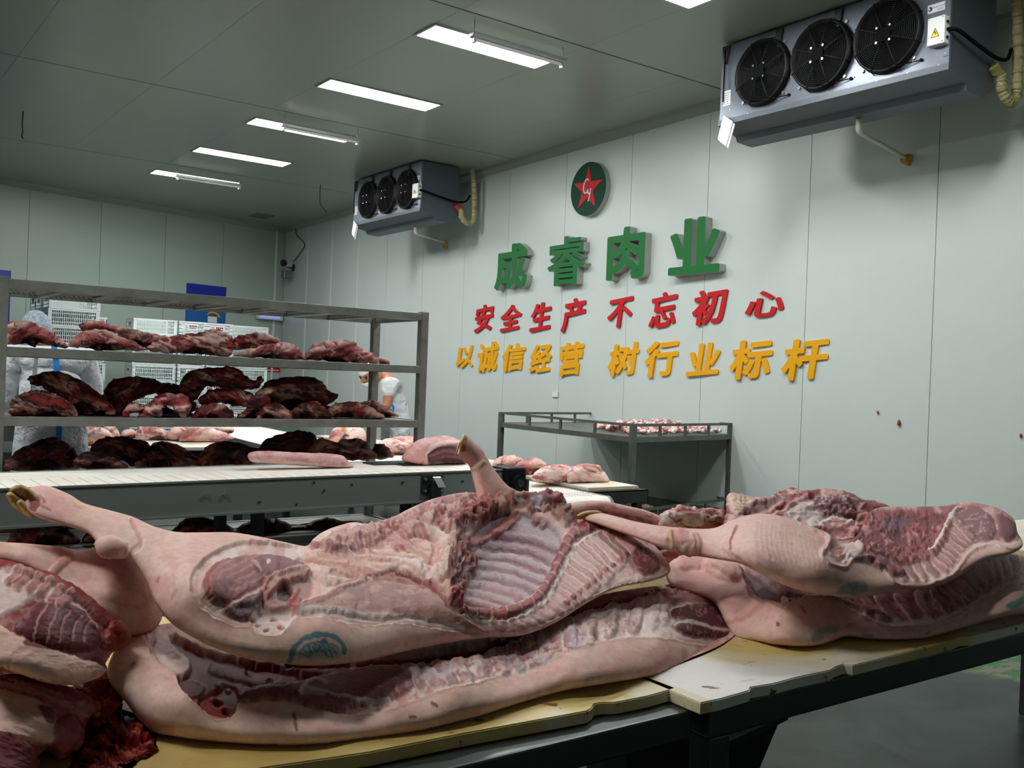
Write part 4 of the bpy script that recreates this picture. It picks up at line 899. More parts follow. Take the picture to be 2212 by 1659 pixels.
def body(name, outline, ctrl, step, bulge, thick, R, paint, base, seed=0, zmin=None, parent=None, jag=0, mult=1, closed_smooth=True, warp=4, backcol=None):
    """closed solid: the measured outline stands at its own distance Y(x, y), its near side swells by bulge, its far side by thick (metres)"""
    P = crom(outline, True, 6) if closed_smooth else np.array(outline, float)
    if jag:
        t = np.arange(len(P)); P = P+np.stack([vn(P[:, 0]/6., P[:, 1]/6., seed+1)-.5, vn(P[:, 0]/6., P[:, 1]/6., seed+2)-.5], 1)*2*jag
    x0, y0 = P.min(0)-step; nx, ny = ((P.max(0)+step-np.array([x0, y0]))/step).astype(int)+2
    cx, cy = np.meshgrid(x0+(np.arange(nx)+.5)*step, y0+(np.arange(ny)+.5)*step)
    ins = inpoly(cx, cy, P)
    vid = np.zeros((ny+1, nx+1), int)-1; use = np.zeros((ny+1, nx+1), int)
    for a in (0, 1):
        for b in (0, 1): use[a:ny+a, b:nx+b] += ins
    u = use > 0; vid[u] = np.arange(u.sum()); X, Y_ = np.meshgrid(x0+np.arange(nx+1)*step, y0+np.arange(ny+1)*step)
    x, y = X[u].copy(), Y_[u].copy(); bd = use[u] < 4
    d, _, _, bx, by = segdist(x, y, P, True); near = bd
    x[near] = bx[near]; y[near] = by[near]; d[~inpoly(x, y, P)] = 0; d[near] = 0
    jj, ii = np.nonzero(ins); q = np.stack([vid[jj, ii], vid[jj, ii+1], vid[jj+1, ii+1], vid[jj+1, ii]], 1)
    Yc = rbf(ctrl, x, y) if isinstance(ctrl, list) else np.full(len(x), float(ctrl))
    pr = np.sqrt(np.clip(1-(1-np.clip(d/R, 0, 1))**2, 0, 1))
    p = Paint(x, y, base, seed, warp); p.d = d
    if paint: paint(p)
    F_ = atY(x, y, Yc-bulge*pr)
    # normals from the grid
    N_ = np.zeros_like(F_); e1 = F_[q[:, 2]]-F_[q[:, 0]]; e2 = F_[q[:, 3]]-F_[q[:, 1]]; fn = np.cross(e1, e2)
    for k in range(4): np.add.at(N_, q[:, k], fn)
    N_ /= np.linalg.norm(N_, axis=1)[:, None]+1e-12
    toc = np.array([0, 0, CZ])-F_; N_ *= np.where((N_*toc).sum(1) < 0, -1, 1)[:, None]
    hh = p.h*mult*np.clip(d/4., 0, 1)
    F_ = F_+N_*hh[:, None]
    B3 = atY(x, y, Yc+thick*pr)
    if zmin is not None:
        F_[:, 2] = np.maximum(F_[:, 2], zmin); B3[:, 2] = np.maximum(B3[:, 2], zmin+.0004)
    inner = np.nonzero(~bd)[0]; bm_ = np.arange(len(x)); bm_[inner] = len(x)+np.arange(len(inner))
    V = np.concatenate([F_, B3[inner]]); qb = bm_[q][:, ::-1]; Q = np.concatenate([q, qb])
    col = np.concatenate([p.c, (np.tile(backcol, (len(inner), 1)) if backcol is not None else p.c[inner])]); wet = np.concatenate([p.wet, p.wet[inner]])
    me = D.meshes.new(name); me.vertices.add(len(V)); me.vertices.foreach_set('co', V.astype(np.float32).ravel())
    me.loops.add(len(Q)*4); me.loops.foreach_set('vertex_index', Q.astype(np.int32).ravel()); me.polygons.add(len(Q))
    me.polygons.foreach_set('loop_start', np.arange(len(Q), dtype=np.int32)*4); me.polygons.foreach_set('loop_total', np.full(len(Q), 4, np.int32))
    me.polygons.foreach_set('use_smooth', np.ones(len(Q), bool)); me.update(); me.validate()
    a = me.color_attributes.new('Col', 'FLOAT_COLOR', 'POINT'); a.data.foreach_set('color', np.concatenate([np.clip(col, 0, 1), np.ones((len(V), 1))], 1).astype(np.float32).ravel())
    a = me.attributes.new('Wet', 'FLOAT', 'POINT'); a.data.foreach_set('value', wet.astype(np.float32))
    me.materials.append(M['flesh']); NTRI[0] += len(Q)*2
    o = D.objects.new(name, me); C.objects.link(o)
    o0 = F_.mean(0)
    if parent is not None: par(o, parent)
    else: me.transform(Matrix.Translation(Vector((-o0[0], -o0[1], -o0[2])))); o.location = o0
    return o
def skin_marks(p, m=None, seed=0):
    p.speck(m, SKIN2, 90, .5, .55, seed=3); p.speck(m, C8(222, 160, 156), 45, .62, .5, seed=4); p.speck(m, C8(216, 182, 160), 70, .55, .45, seed=5)
    p.speck(m, C8(180, 120, 120), 8, .78, .35, seed=6)
    p.wet[:] = .2
    p.h += .0016*(fbm(p.x0/26., p.y0/60., 40+seed, 3)-.5)
ZB = .823                       # top of the cutting boards
# ------------------------------------------------------------ carcass B: lowest, front left
def paint_B(p):
    skin_marks(p)
    rim = [(318, 1340), (322, 1400), (332, 1420), (347, 1434), (366, 1441), (378, 1455), (385, 1475), (400, 1497), (425, 1521), (450, 1541), (470, 1553), (490, 1551), (504, 1540), (510, 1522), (530, 1518), (600, 1516), (650, 1522), (700, 1537), (740, 1545), (790, 1541), (840, 1531), (900, 1511), (960, 1487), (1020, 1475), (1080, 1457), (1140, 1432), (1190, 1410), (1240, 1396), (1300, 1385), (1360, 1378), (1420, 1375), (1480, 1386), (1530, 1394), (1572, 1390), (1592, 1380)]
    inner = rim+[(1605, 1340), (1570, 1240), (1200, 1240), (700, 1340), (420, 1300)]
    im = p.mask(inner, 5)
    p.poly(inner, FAT, 5, 1, -.006, wet=.45)
    p.line(rim, 4, RIM, .6, .0015, 3)
    p.line([(x, y-5) for x, y in rim], 5, FATW, .6, .0005, 4)
    p.speck(im, FATW, 24, .5, .7, seed=2); p.speck(im, C8(206, 140, 134), 30, .58, .7, seed=7, h=-.001); p.speck(im, C8(190, 110, 108), 12, .66, .6, seed=17)
    # ham end: fat, dark meat, bone
    p.poly([(335, 1385), (350, 1365), (380, 1372), (400, 1390), (425, 1415), (400, 1445), (370, 1436), (345, 1418)], FATW, 8, .8)
    p.line([(340, 1372), (331, 1400), (350, 1430)], 3, C8(170, 110, 90), .6)
    p.poly([(372, 1362), (420, 1385), (480, 1405), (620, 1430), (720, 1450), (660, 1466), (560, 1478), (515, 1505), (505, 1540), (470, 1545), (430, 1515), (395, 1490), (385, 1455), (410, 1440), (415, 1415), (385, 1390)], C8(128, 56, 60), 10, .94, -.010, wet=.35)
    p.poly([(388, 1470), (400, 1455), (430, 1452), (450, 1465), (440, 1485), (415, 1492), (395, 1486)], C8(92, 42, 48), 6, 1, .003, wet=.4)
    p.line([(385, 1468), (400, 1453), (432, 1450), (455, 1466), (442, 1489), (414, 1495)], 3, C8(160, 130, 124), .7)
    p.poly([(440, 1495), (470, 1470), (500, 1460), (520, 1480), (510, 1520), (500, 1545), (470, 1550), (450, 1535)], C8(156, 56, 54), 8, .85, -.004, wet=.5)
    p.poly([(430, 1515), (455, 1520), (490, 1525), (500, 1545), (475, 1553), (450, 1540)], C8(214, 160, 150), 6, .8)
    for a, b, r in ((372, 1410, 12), (385, 1412, 7), (480, 1460, 9), (498, 1468, 7), (470, 1485, 8)): p.poly([(a-r, b), (a, b-r*.7), (a+r, b), (a, b+r*.7)], C8(170, 120, 112), 4, .7, .003)
    for a, b in ((478, 1492), (494, 1508), (540, 1440), (585, 1452)): p.poly([(a-9, b), (a, b-7), (a+9, b), (a, b+7)], BLOOD, 4, .9, -.005)
    p.line([(470, 1425), (540, 1445), (640, 1455)], 16, C8(140, 84, 88), .6, .004, 6)
    # tenderloin
    tl = [(514, 1512), (522, 1492), (560, 1478), (640, 1466), (690, 1450), (770, 1440), (850, 1436), (905, 1434), (890, 1478), (845, 1506), (800, 1514), (740, 1530), (690, 1526), (640, 1506), (580, 1502)]
    p.poly(tl, C8(142, 88, 94), 8, .95, .0, .012, 26, wet=.75); tm = p.mask(tl, 8)
    p.speck(tm, C8(170, 110, 112), 40, .5, .6, 1, 3, .1, 8); p.ridge(tm, C8(190, 150, 150), 30, .02, .4, .4, 2, .1, 9)
    p.line([(520, 1505), (560, 1490), (620, 1488), (660, 1478)], 5, C8(110, 50, 56), .6); p.line([(520, 1498), (560, 1482), (640, 1473)], 4, C8(210, 150, 144), .6)
    p.line([(650, 1500), (665, 1480), (690, 1476), (705, 1484)], 5, FATW, .9, .002); p.line([(655, 1494), (690, 1500), (730, 1510), (790, 1514), (840, 1508)], 3, FATW, .85, .002)
    p.line([(662, 1482), (650, 1496), (700, 1506)], 4, C8(190, 196, 216), .8)
    p.poly([(670, 1512), (720, 1516), (790, 1518), (780, 1530), (730, 1534), (690, 1527)], C8(168, 116, 116), 5, .8)
    # bloody band and backbone
    p.line([(560, 1425), (700, 1432), (850, 1418), (960, 1402), (1060, 1388), (1120, 1368)], 30, C8(104, 24, 32), .92, -.004, 12, wet=.5)
    p.line([(1060, 1378), (1130, 1352), (1210, 1322), (1300, 1300), (1420, 1276), (1530, 1262)], 34, C8(160, 84, 84), .9, .004, 8, wet=.6)
    p.speck(p.mask([(1060, 1395), (1060, 1360), (1210, 1300), (1420, 1255), (1530, 1255), (1530, 1275), (1420, 1290), (1210, 1335)], 6), C8(206, 150, 144), 9, .55, .7, seed=21, h=.003)
    p.line([(620, 1424), (760, 1424), (900, 1417), (1040, 1398), (1130, 1364), (1210, 1333), (1300, 1306), (1420, 1277)], 4, C8(50, 16, 20), .9, -.006, 3)
    p.line([(760, 1432), (900, 1426), (1040, 1408), (1130, 1374), (1215, 1342), (1300, 1316), (1420, 1288)], 6, C8(206, 160, 156), .7, .003, 3)
    for k in range(14):
        t = k/13; xx = 800+300*t; yy = 1422-44*t; p.line([(xx, yy-14), (xx+4, yy+4)], 3, C8(140, 70, 74), .5, .002)
    # muscle between the spines
    p.chops([(868, 1440), (930, 1432), (1010, 1418), (1090, 1398), (1150, 1372), (1210, 1350), (1300, 1322), (1400, 1296), (1440, 1290)], [(900, 1475), (960, 1470), (1030, 1458), (1110, 1452), (1165, 1428), (1215, 1396), (1290, 1376), (1390, 1350), (1440, 1335)], 16, 23, [C8(150, 82, 84), C8(172, 108, 106), C8(136, 70, 76), C8(158, 92, 92)], FATW, .004)
    p.chops([(1225, 1365), (1300, 1340), (1400, 1315), (1440, 1310)], [(1240, 1378), (1300, 1362), (1395, 1338), (1440, 1330)], 6, 16, [MUSD, MUS], FATW, .004)
    cm_ = p.mask([(868, 1440), (1010, 1416), (1210, 1348), (1440, 1288), (1440, 1338), (1300, 1378), (1120, 1455), (930, 1476)], 8); p.speck(cm_, C8(150, 76, 78), 10, .55, .55, seed=61); p.speck(cm_, FATW, 13, .56, .6, seed=62, h=.001); p.speck(cm_, C8(186, 176, 190), 22, .62, .5, seed=63)
    # shoulder end
    p.poly([(1392, 1300), (1450, 1290), (1545, 1290), (1570, 1330), (1590, 1370), (1560, 1388), (1470, 1378), (1400, 1372), (1380, 1340)], FATW, 12, .85, .002)
    p.poly([(1440, 1272), (1520, 1260), (1545, 1275), (1550, 1298), (1500, 1298), (1450, 1300)], C8(188, 112, 108), 10, .8, .003)
    nk = [(1447, 1322), (1470, 1308), (1510, 1302), (1546, 1306), (1562, 1330), (1578, 1362), (1566, 1378), (1520, 1376), (1470, 1366), (1448, 1350), (1460, 1338)]
    p.poly(nk, C8(104, 52, 58), 5, 1, 0, .008, 18, wet=.5); nm = p.mask(nk, 4)
    p.ridge(nm, C8(172, 128, 128), 22, .035, .75, 1, 1, .3, 11, .001); p.line([(1455, 1350), (1500, 1345), (1540, 1360), (1575, 1362)], 4, FATW, .8)
    p.speck(p.mask([(1480, 1384), (1540, 1392), (1590, 1380), (1560, 1440), (1480, 1440)], 10), C8(196, 120, 116), 30, .5, .5, seed=31)
    # marks on the skin
    p.line([(633, 1540), (636, 1560), (641, 1576)], 4, C8(150, 70, 56), .8); p.line([(886, 1548), (898, 1550)], 5, C8(120, 50, 50), .8)
    p.line([(935, 1520), (944, 1526)], 4, C8(130, 50, 50), .8); p.line([(282, 1440), (288, 1430)], 5, C8(200, 90, 84), .7); p.line([(1380, 1455), (1420, 1440), (1450, 1420)], 8, C8(206, 140, 134), .5, 0, 8)
    p.line([(1190, 1488), (1220, 1468), (1240, 1450)], 5, C8(206, 150, 140), .5, 0, 8)
out_B = [(232, 1450), (240, 1420), (262, 1385), (300, 1365), (340, 1350), (420, 1345), (560, 1370), (700, 1395), (860, 1390), (1000, 1360), (1060, 1345), (1140, 1335), (1220, 1305), (1300, 1284), (1420, 1265), (1500, 1258), (1532, 1262), (1548, 1285), (1560, 1310), (1574, 1345), (1592, 1378), (1588, 1395), (1560, 1425), (1520, 1444), (1460, 1456), (1380, 1466), (1300, 1478), (1220, 1492), (1120, 1520), (1000, 1558), (880, 1586), (760, 1602), (640, 1611), (540, 1608), (440, 1600), (370, 1590), (330, 1582), (300, 1555), (270, 1515), (240, 1480)]
ctl_B = [(232, 1450, 1.52), (262, 1385, 1.60), (420, 1350, 1.70), (330, 1582, 1.42), (300, 1500, 1.46), (400, 1500, 1.40), (440, 1600, 1.36), (600, 1611, 1.30), (600, 1525, 1.34), (700, 1540, 1.32), (700, 1430, 1.55), (600, 1400, 1.62), (760, 1602, 1.27), (1000, 1558, 1.25), (1000, 1480, 1.29), (1000, 1390, 1.47), (1060, 1345, 1.62), (860, 1390, 1.56), (1220, 1492, 1.27), (1240, 1396, 1.34), (1300, 1300, 1.56), (1420, 1265, 1.66), (1460, 1456, 1.31), (1430, 1376, 1.37), (1520, 1260, 1.64), (1592, 1380, 1.42), (1560, 1425, 1.36), (860, 1590, 1.26), (850, 1530, 1.29), (480, 1450, 1.5)]
T = empty('half_carcass', (.9, 1.5, .82), 'half pig carcass lowest in the foreground, cut face up with dark hollow ham', 'carcass', 'half carcasses on the work tables')
body('carcass_body', out_B, ctl_B, 2.2, .028, .10, 34, paint_B, SKIN, 1, ZB, T)
# ------------------------------------------------------------ carcass A: on top of B, hind leg to the left
def paint_A(p):
    skin_marks(p, None, 2)
    p.poly([(200, 1100), (300, 1130), (330, 1180), (290, 1230), (240, 1190)], C8(232, 200, 190), 40, .5)
    p.poly([(60, 1050), (150, 1070), (170, 1110), (100, 1120), (50, 1090)], C8(214, 160, 160), 20, .5)
    p.poly([(68, 1062), (80, 1066), (88, 1085), (75, 1105), (62, 1098)], C8(150, 70, 66), 5, .8, -.004); p.line([(75, 1066), (95, 1080), (85, 1090), (110, 1100)], 3, C8(150, 100, 80), .7)
    p.poly([(210, 1170), (235, 1160), (270, 1175), (275, 1200), (240, 1205), (215, 1195)], C8(222, 176, 168), 10, .6, 0, .012, 20)
    p.line([(286, 1126), (300, 1150), (306, 1170), (290, 1190), (276, 1206)], 5, C8(196, 140, 130), .6, -.003, 4); p.poly([(268, 1173), (277, 1172), (275, 1179), (268, 1178)], C8(140, 50, 40), 3, .9)
    p.poly([(270, 1190), (290, 1175), (302, 1170), (298, 1190), (278, 1205)], C8(240, 216, 200), 6, .7)
    p.line([(160, 1090), (176, 1096)], 3, C8(190, 150, 110), .6); p.line([(340, 1255), (345, 1245)], 4, C8(180, 110, 90), .6); p.line([(372, 1292), (380, 1275)], 3, C8(200, 130, 110), .6)
    rim = [(720, 1188), (660, 1182), (600, 1172), (550, 1168), (500, 1176), (455, 1196), (428, 1222), (413, 1252), (415, 1285), (430, 1310), (458, 1329), (485, 1341), (520, 1353), (546, 1355), (556, 1366), (580, 1372), (606, 1370), (624, 1352), (632, 1337), (660, 1333), (700, 1332), (760, 1345), (800, 1350), (850, 1346), (920, 1352), (1000, 1369), (1056, 1376)]
    inner = rim+[(1140, 1392), (1260, 1330), (1460, 1255), (1470, 1180), (1350, 1100), (1240, 1040), (1040, 1040), (800, 1090), (640, 1150)]
    im = p.mask(inner, 4)
    p.poly(inner, FAT, 4, 1, -.005, wet=.45)
    p.line(rim[4:], 3, C8(200, 154, 130), .7, .001, 2)
    p.line([(x+6, y-5) for x, y in rim[6:]], 6, FATW, .5, .0005, 5)
    p.speck(im, FATW, 26, .5, .7, seed=2); p.speck(im, C8(212, 150, 140), 34, .57, .6, seed=7, h=-.001)
    for k in range(4): p.line([(440+k*7, 1216-k*2), (425+k*7, 1252), (432+k*7, 1290), (470+k*5, 1322-k*5)], 2.5, C8(206, 160, 144), .5, -.0012)
    # ham muscles
    p.poly([(505, 1300), (560, 1262), (600, 1244), (660, 1236), (680, 1262), (650, 1300), (630, 1325), (580, 1330), (525, 1338)], C8(160, 114, 104), 12, .85, -.003)
    h1 = [(440, 1262), (447, 1232), (472, 1208), (520, 1196), (580, 1194), (640, 1206), (668, 1226), (640, 1240), (600, 1248), (578, 1262), (566, 1290), (540, 1312), (505, 1310), (470, 1300), (448, 1284)]
    p.poly(h1, C8(160, 92, 90), 7, .97, 0, .010, 34, wet=.4); hm = p.mask(h1, 6)
    d, t, sd, _, _ = segdist(p.x, p.y, crom([(575, 1225), (540, 1245), (500, 1262)], False), False)
    rg = (np.sin(d/2.6+4*fbm(p.x/30., p.y/30., 77, 2)) > .55)*hm*.35; p.c = p.c*(1-rg[:, None])+C8(196, 160, 158)*rg[:, None]
    p.speck(hm, C8(118, 64, 74), 40, .55, .6, seed=12); p.poly([(545, 1218), (570, 1200), (612, 1204), (655, 1222), (620, 1240), (562, 1244)], C8(144, 82, 92), 6, .85, .003)
    p.line([(545, 1216), (565, 1244), (600, 1247), (650, 1226)], 3, C8(206, 176, 170), .7)
    p.poly([(572, 1216), (580, 1215), (579, 1222), (573, 1222)], FATW, 2, .9)
    p.poly([(487, 1312), (520, 1296), (562, 1280), (566, 1300), (556, 1326), (530, 1334), (500, 1326)], C8(118, 84, 90), 6, .95, .0, .008, 16, wet=.6); p.line([(500, 1308), (540, 1288), (575, 1266)], 5, C8(214, 180, 172), .7, .002)
    p.poly([(568, 1262), (590, 1244), (640, 1232), (668, 1228), (664, 1242), (630, 1256), (600, 1268), (580, 1290)], C8(182, 122, 112), 5, .95, .006, .006, 12, wet=.7); p.line([(590, 1250), (640, 1236), (664, 1232)], 4, C8(220, 180, 166), .7)
    p.poly([(572, 1290), (590, 1272), (620, 1262), (646, 1262), (640, 1290), (612, 1306), (582, 1308)], C8(168, 118, 110), 6, .9, .004, wet=.7)
    p.poly([(603, 1262), (622, 1256), (634, 1268), (626, 1286), (606, 1290)], C8(86, 46, 46), 6, .95, -.01, wet=.9); p.poly([(622, 1280), (640, 1276), (652, 1292), (638, 1306), (624, 1298)], C8(178, 84, 78), 6, .9, .004)
    p.poly([(548, 1318), (590, 1312), (630, 1312), (628, 1340), (608, 1366), (575, 1368), (552, 1352)], FATW, 8, .8, -.004)
    for a, b, r in ((595, 1325, 9), (560, 1340, 6), (610, 1345, 8), (580, 1352, 6), (548, 1328, 5)): p.poly([(a-r, b), (a, b-r*.7), (a+r, b), (a, b+r*.7)], C8(196, 120, 112), 4, .8, -.003)
    # belly fat
    bf = [(660, 1195), (720, 1185), (800, 1185), (870, 1165), (930, 1165), (975, 1200), (985, 1240), (960, 1290), (860, 1255), (760, 1262), (700, 1255), (668, 1228)]
    p.poly(bf, C8(224, 182, 166), 14, .9, 0, .010, 30, wet=.6); bm2 = p.mask(bf, 14)
    p.ridge(bm2, C8(200, 138, 122), 46, .05, .6, .5, 2.2, .28, 15, -.002); p.ridge(bm2, FATW, 30, .04, .6, .5, 2.2, .28, 16, .002)
    p.poly([(675, 1210), (720, 1200), (800, 1232), (850, 1240), (800, 1250), (740, 1240)], C8(214, 150, 128), 14, .6)
    p.line([(660, 1183), (720, 1196), (790, 1212), (850, 1222), (900, 1235)], 12, C8(226, 190, 178), .8, .006, 8)
    p.line([(880, 1140), (925, 1135), (958, 1150), (966, 1185), (958, 1225), (946, 1252)], 20, C8(230, 208, 198), .9, .012, 10); p.line([(905, 1150), (935, 1158), (945, 1190), (935, 1225)], 9, C8(214, 172, 160), .8, -.006, 8)
    p.line([(840, 1225), (880, 1215), (910, 1235), (930, 1250)], 12, FATW, .8, .006, 8); p.line([(948, 1140), (975, 1170), (960, 1200)], 3, C8(190, 130, 124), .7, -.003)
    p.line([(955, 1180), (950, 1215), (905, 1262)], 3, C8(180, 120, 112), .7, -.004)
    for k, q_ in enumerate(([(650, 1206), (730, 1226), (810, 1244), (880, 1262)], [(690, 1200), (780, 1214), (860, 1226)], [(720, 1240), (800, 1252)], [(760, 1196), (830, 1206), (900, 1216)], [(860, 1190), (900, 1195), (930, 1215)], [(860, 1240), (900, 1262), (940, 1280)])): p.line(q_, 5, C8(190, 122, 104), .6, -.004, 5)
    # small ribs left of the chest
    p.poly([(845, 1150), (870, 1135), (905, 1135), (915, 1160), (895, 1185), (860, 1190), (835, 1175)], C8(196, 120, 118), 10, .8)
    p.chops([(840, 1170), (850, 1145), (880, 1135), (915, 1135)], [(870, 1192), (890, 1180), (905, 1165), (925, 1150)], 7, 6, [C8(176, 92, 90)], C8(220, 180, 172), .003)
    # back meat
    bk = [(668, 1182), (700, 1160), (730, 1148), (800, 1130), (860, 1112), (900, 1092), (950, 1074), (1040, 1056), (1060, 1090), (1010, 1118), (985, 1150), (960, 1152), (920, 1132), (880, 1130), (830, 1160), (780, 1186), (720, 1196)]
    p.poly(bk, C8(178, 108, 112), 8, .92, 0, .008, 20, wet=.5); km = p.mask(bk, 8)
    p.speck(km, C8(216, 176, 168), 22, .55, .8, seed=22, h=.004); p.speck(km, C8(146, 66, 70), 16, .6, .8, seed=23, h=-.003); p.speck(km, C8(214, 168, 158), 9, .66, .8, seed=24, h=.003); p.ridge(km, C8(150, 70, 74), 34, .03, .5, 1, 1.4, -.3, 25, -.002)
    p.poly([(690, 1172), (720, 1150), (760, 1142), (800, 1135), (820, 1150), (780, 1165), (740, 1172), (705, 1180)], C8(206, 170, 160), 8, .6, .006)
    p.chops([(700, 1185), (740, 1178), (780, 1170), (820, 1160)], [(715, 1198), (750, 1196), (790, 1190), (830, 1178)], 6, 12, [C8(150, 70, 74)], C8(214, 170, 162), .004)
    # lower loin
    lo = [(632, 1316), (660, 1300), (700, 1284), (748, 1262), (800, 1250), (850, 1248), (900, 1262), (950, 1288), (1000, 1322), (1040, 1356), (1052, 1370), (990, 1354), (930, 1338), (880, 1332), (820, 1338), (760, 1330), (700, 1320), (650, 1328)]
    p.poly(lo, C8(176, 126, 118), 8, .92, 0, .012, 30, wet=.55); lm = p.mask(lo, 8)
    p.poly([(740, 1290), (790, 1266), (850, 1262), (910, 1285), (900, 1318), (840, 1326), (780, 1322)], C8(160, 112, 112), 16, .75); p.speck(lm, C8(206, 160, 146), 26, .56, .6, 1, 2, -.1, 26)
    p.ridge(lm, C8(150, 88, 84), 34, .03, .5, .5, 2, .2, 27); p.line([(640, 1312), (700, 1290), (760, 1262), (820, 1246), (880, 1250), (940, 1278), (1000, 1318)], 9, C8(158, 82, 82), .75, .004, 6); p.line([(660, 1302), (740, 1272), (800, 1258)], 4, C8(222, 186, 176), .6, .002)
    p.line([(650, 1322), (720, 1320), (790, 1335), (860, 1336), (930, 1342), (1000, 1360)], 7, FATW, .8, .002, 5); p.line([(790, 1245), (850, 1240), (900, 1256)], 3, C8(90, 40, 44), .7, -.003)
    # chest cavity
    ch = [(985, 1300), (978, 1265), (1000, 1225), (1010, 1185), (1020, 1150), (1050, 1118), (1100, 1098), (1150, 1108), (1190, 1130), (1216, 1162), (1200, 1205), (1180, 1245), (1140, 1282), (1090, 1308), (1030, 1316)]
    p.poly(ch, MEM, 8, .96, -.008, wet=.85); cm = p.mask(ch, 8)
    p.poly([(1016, 1180), (1030, 1140), (1070, 1108), (1110, 1100), (1120, 1120), (1100, 1160), (1070, 1195), (1040, 1200)], C8(104, 58, 70), 26, .9, -.004)
    p.poly([(1120, 1102), (1200, 1130), (1215, 1160), (1190, 1175), (1130, 1130)], C8(190, 174, 182), 14, .6)
    L0 = [(1072, 1140), (1052, 1160), (1036, 1182), (1024, 1203), (1014, 1224), (1006, 1245), (1000, 1265), (996, 1284)]; L1_ = [(1214, 1176), (1202, 1200), (1190, 1220), (1176, 1240), (1160, 1258), (1138, 1274), (1112, 1290), (1082, 1303)]
    for k in range(8):
        a, b = np.array(L0[k]), np.array(L1_[k]); mid = (a+b)/2+np.array([0, -7]); cl = C8(206, 190, 188) if k > 1 else C8(170, 150, 158)
        p.line([a, mid, b], 7, cl, .5, .004, 6); p.line([a+(0, 10), mid+(0, 10), b+(-4, 9)], 5, C8(132, 84, 98) if k < 5 else C8(190, 120, 114), .5, -.002, 6)
    p.speck(p.mask([(1120, 1170), (1200, 1160), (1190, 1230), (1120, 1270), (1060, 1250)], 10), C8(190, 100, 98), 5, .68, .6, seed=28)
    p.poly([(990, 1280), (1060, 1300), (1090, 1306), (1030, 1318), (985, 1306)], C8(196, 130, 124), 14, .7)
    # breastbone and ragged edge
    p.line([(1232, 1118), (1216, 1084), (1180, 1070), (1120, 1072), (1070, 1088), (1030, 1112), (992, 1134), (984, 1160), (1010, 1190), (1016, 1215), (1000, 1240), (985, 1270), (980, 1298)], 26, C8(120, 50, 50), .96, .016, 6, wet=.5); sm = p.mask([(1240, 1120), (1216, 1074), (1180, 1060), (1120, 1062), (1050, 1076), (980, 1120), (965, 1160), (960, 1298), (995, 1300), (1026, 1215), (1002, 1160), (1050, 1120), (1120, 1090), (1200, 1110)], 6); p.speck(sm, C8(186, 112, 102), 13, .56, .85, seed=51, h=.006); p.speck(sm, C8(76, 26, 32), 11, .6, .85, seed=52, h=-.005)
    p.line([(1150, 1068), (1100, 1072), (1060, 1090)], 8, C8(206, 156, 134), .6, .006, 6); p.line([(1010, 1163), (1060, 1148), (1100, 1120), (1118, 1105)], 11, C8(164, 88, 80), .9, .006, 5)
    p.line([(985, 1150), (960, 1200), (950, 1250), (965, 1290)], 14, C8(222, 180, 164), .8, .008, 8)
    for a, b, r, cl in ((1085, 1092, 11, C8(206, 160, 140)), (1104, 1084, 10, C8(190, 130, 116)), (1150, 1098, 9, C8(110, 62, 62)), (1158, 1120, 10, C8(150, 96, 84)), (1175, 1128, 8, C8(176, 130, 112)), (1180, 1095, 10, C8(200, 150, 134)), (1210, 1110, 12, C8(160, 112, 96)), (1200, 1080, 12, C8(176, 104, 102)), (1225, 1100, 9, C8(150, 90, 80)), (1060, 1100, 9, C8(170, 110, 98)), (1015, 1125, 8, C8(110, 50, 52)), (985, 1150, 10, C8(104, 40, 44)), (1012, 1200, 8, C8(120, 56, 60)), (1000, 1250, 8, C8(130, 60, 62)), (975, 1275, 9, C8(110, 48, 52))): p.poly([(a-r, b), (a, b-r*.8), (a+r, b), (a, b+r*.8)], cl, 5, .9, 0, .007, r)
    p.poly([(1146, 1080), (1166, 1078), (1174, 1090), (1158, 1094)], C8(206, 206, 220), 6, .5)
    # backbone
    sp = [(975, 1300), (1030, 1324), (1095, 1320), (1150, 1300), (1185, 1262), (1205, 1222), (1225, 1180), (1246, 1146), (1290, 1126), (1330, 1126)]
    p.line(sp, 19, C8(156, 76, 78), .95, .009, 5, wet=.6); S = crom(sp, False, 4)
    for k in range(2, len(S)-2, 2):
        t = S[k+1]-S[k-1]; n = np.array([-t[1], t[0]])/np.linalg.norm(t); p.line([S[k]-n*10, S[k]+n*10], 3, C8(210, 164, 156), .7, .003, 2)
    cord = [(1000, 1330), (1060, 1340), (1120, 1332), (1175, 1298), (1206, 1252), (1228, 1206), (1250, 1168), (1290, 1144), (1340, 1134)]
    p.line(cord, 5, C8(236, 224, 214), .9, .004, 3); p.line([(x-4, y-3) for x, y in cord], 3, C8(90, 30, 34), .7, -.003, 3)
    # chops right of it
    ck = [(1050, 1348), (1120, 1338), (1185, 1300), (1215, 1250), (1240, 1200), (1270, 1160), (1330, 1140), (1390, 1170), (1400, 1215), (1360, 1240), (1290, 1275), (1230, 1310), (1160, 1350), (1090, 1368)]
    p.poly(ck, C8(206, 160, 156), 8, .85, wet=.55); p.chops([(1062, 1344), (1120, 1338), (1180, 1304), (1212, 1258), (1236, 1212), (1260, 1172), (1300, 1150), (1345, 1142)], [(1080, 1366), (1150, 1352), (1210, 1322), (1262, 1296), (1300, 1262), (1330, 1238), (1356, 1208), (1385, 1180)], 22, 8, [C8(170, 104, 102), C8(190, 134, 130), C8(182, 116, 112)], C8(226, 200, 194), .004)
    for k in range(10):
        t = k/9; a, b = 1224+130*t, 1300-104*t; p.poly([(a-8, b), (a-1, b-8), (a+7, b-3), (a+3, b+7)], [C8(160, 78, 78), C8(130, 66, 72), C8(176, 100, 96)][k % 3], 4, .85, 0, .004, 8)
